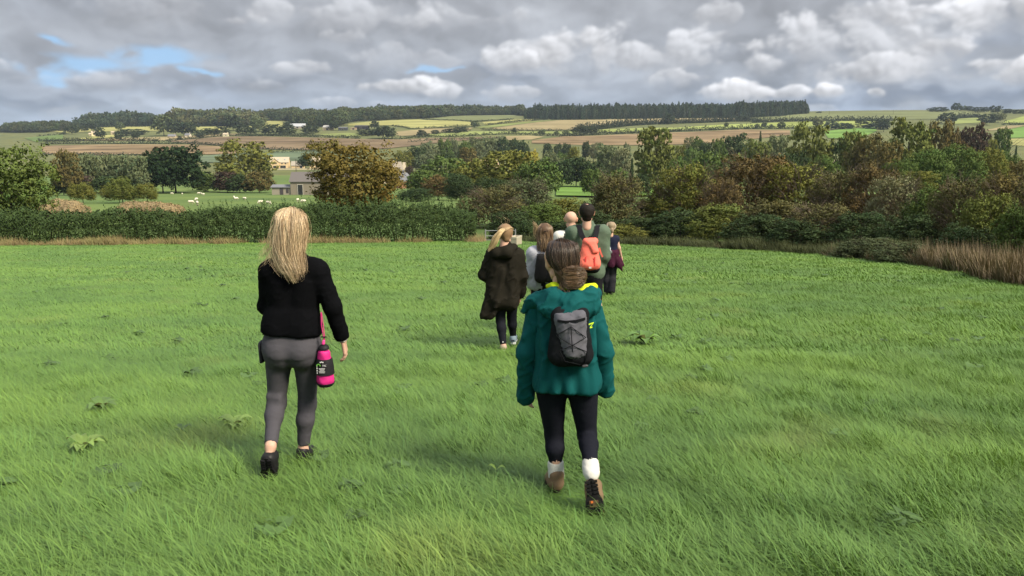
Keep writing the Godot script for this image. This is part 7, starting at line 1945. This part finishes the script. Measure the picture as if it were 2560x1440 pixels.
func _ready() -> void:
	# camera, sky, sun, exposure
	var cam := Camera3D.new()
	cam.name = "camera"
	cam.fov = 39.6
	cam.near = 0.1
	cam.far = 9000.0
	cam.rotation.x = -PITCH
	add_child(cam)
	cam.current = true
	folds.seed = 3
	folds.frequency = 1.0
	folds.fractal_octaves = 2
	patchy.seed = 8
	patchy.frequency = 1.0
	patchy.fractal_octaves = 3
	var env := Environment.new()
	env.background_mode = Environment.BG_SKY
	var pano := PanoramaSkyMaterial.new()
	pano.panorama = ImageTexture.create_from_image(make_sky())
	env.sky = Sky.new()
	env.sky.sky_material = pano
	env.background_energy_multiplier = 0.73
	env.tonemap_mode = Environment.TONE_MAPPER_LINEAR
	env.tonemap_exposure = 1.66
	env.fog_enabled = true
	env.fog_density = 0.00006
	env.fog_light_color = Color(0.80, 0.87, 0.95)
	env.sdfgi_enabled = true
	env.ssao_enabled = true
	env.ssil_enabled = true
	var we := WorldEnvironment.new()
	we.name = "environment"
	we.environment = env
	add_child(we)
	var sun := DirectionalLight3D.new()
	sun.name = "sun"
	sun.light_color = Color(1.0, 0.95, 0.86)
	sun.light_energy = 1.4
	sun.light_angular_distance = 20.0
	sun.shadow_enabled = true
	add_child(sun)
	sun.basis = Basis.looking_at(Vector3(-0.62, -0.72, -0.42).normalized())
	var weave := NoiseTexture2D.new()
	weave.width = 512
	weave.height = 512
	weave.seamless = true
	weave.as_normal_map = true
	weave.bump_strength = 5.0
	weave.noise = FastNoiseLite.new()
	weave.noise.frequency = 0.09
	mats["weave"] = weave
	# the land
	make_ground()
	for f in FIELDS: make_field(f)
	for h in FAR_HEDGES: far_hedge(h)
	var say := ["broadleaf wood along the ridge at the far left", "dark mixed wood climbing the left ridge", "pale rounded wood at the right end of the left ridge", "long broadleaf wood on the ridge at centre left", "dark conifer plantation on the ridge at centre right"]
	for i in 5: wood(say[i], WOOD_EDGES[i][2], WOOD_EDGES[i][1], [["round", "tall"], ["pine", "round"], ["round", "round"], ["round", "oak"], ["pine", "pine"]][i], [11.0, 9.5, 13.0, 11.5, 8.0][i], [15.0, 23.0, 26.0, 20.0, 21.0][i], i)
	make_buildings()
	for i in FAR_TREES.size():
		var f: Array = FAR_TREES[i]
		tree("far_tree", f[0], f[1], f[2] * 1.15, f[3] * 1.2, f[4], f[5], f[6], "tree", "trees among the far fields", 0, i)
	for i in VALLEY_TREES.size():
		var f: Array = VALLEY_TREES[i]
		tree({"conifer": "conifer", "shrub": "shrub"}.get(f[5], "tree"), f[0], f[1], f[2], f[3], f[4], f[5], f[6], "shrub" if f[5] == "shrub" else "tree", "trees in the valley", 1 if f[1] > 160.0 else 2, i)
	for q in [[-33.2, 53.0, 6.0, 5.6, "leafy", "round", "leafy green tree standing behind the hedge at the far left"], [-13.7, 70.0, 7.1, 8.0, "maple", "round", "big autumn maple with orange brown leaves behind the hedge"], [-74.9, 140.0, 3.6, 4.0, "olive", "willow", "small yellow sapling left of the straw heaps"], [-69.5, 142.0, 3.2, 5.0, "olive", "willow", "yellow green sapling between the straw heaps"], [-67.0, 138.0, 4.6, 3.8, "lime", "willow", "tallest yellow green sapling behind the straw heap"], [-63.6, 140.0, 3.6, 3.6, "olive", "willow", "rightmost yellow green sapling behind the straw heap"]]:
		tree("tree", q[0], q[1], q[2], q[3], q[4], q[5], q[6], "tree", "trees behind the hedge", 2, int(q[1] - q[0]))
	# the edge of the meadow
	make_hedge()
	for i in BUSHES.size(): bush(BUSHES[i], i)
	make_verge()
	make_grass()
	make_things()
	make_weeds()
	dock(1.77, 10.4, 0.25, 16, [0.085, 0.165, 0.035], "clump of broad glossy leaves in the grass right of the teal jacket", 1)
	dock(-2.15, 5.9, 0.14, 12, [0.115, 0.180, 0.042], "broad yellowish dock leaves left of the blonde woman's foot", 2)
	dock(-3.0, 5.3, 0.13, 13, [0.120, 0.185, 0.042], "yellow green dock leaves near the left edge of the grass", 3)
	dock(-3.5, 6.5, 0.15, 8, [0.080, 0.140, 0.035], "dark dock leaves flattened in the grass at far left", 4)
	dock(-2.5, 5.75, 0.07, 5, [0.045, 0.090, 0.035], "small dark upright weed beside the yellowish dock", 5)
	dock(-0.1, 4.85, 0.07, 2, [0.160, 0.255, 0.035], "single bright leaf between the two nearest walkers", 6)
	woman_in_black()
	woman_in_teal()
	woman_in_coat()
	girl_in_grey()
	bald_man()
	man_in_green()
	woman_in_navy()
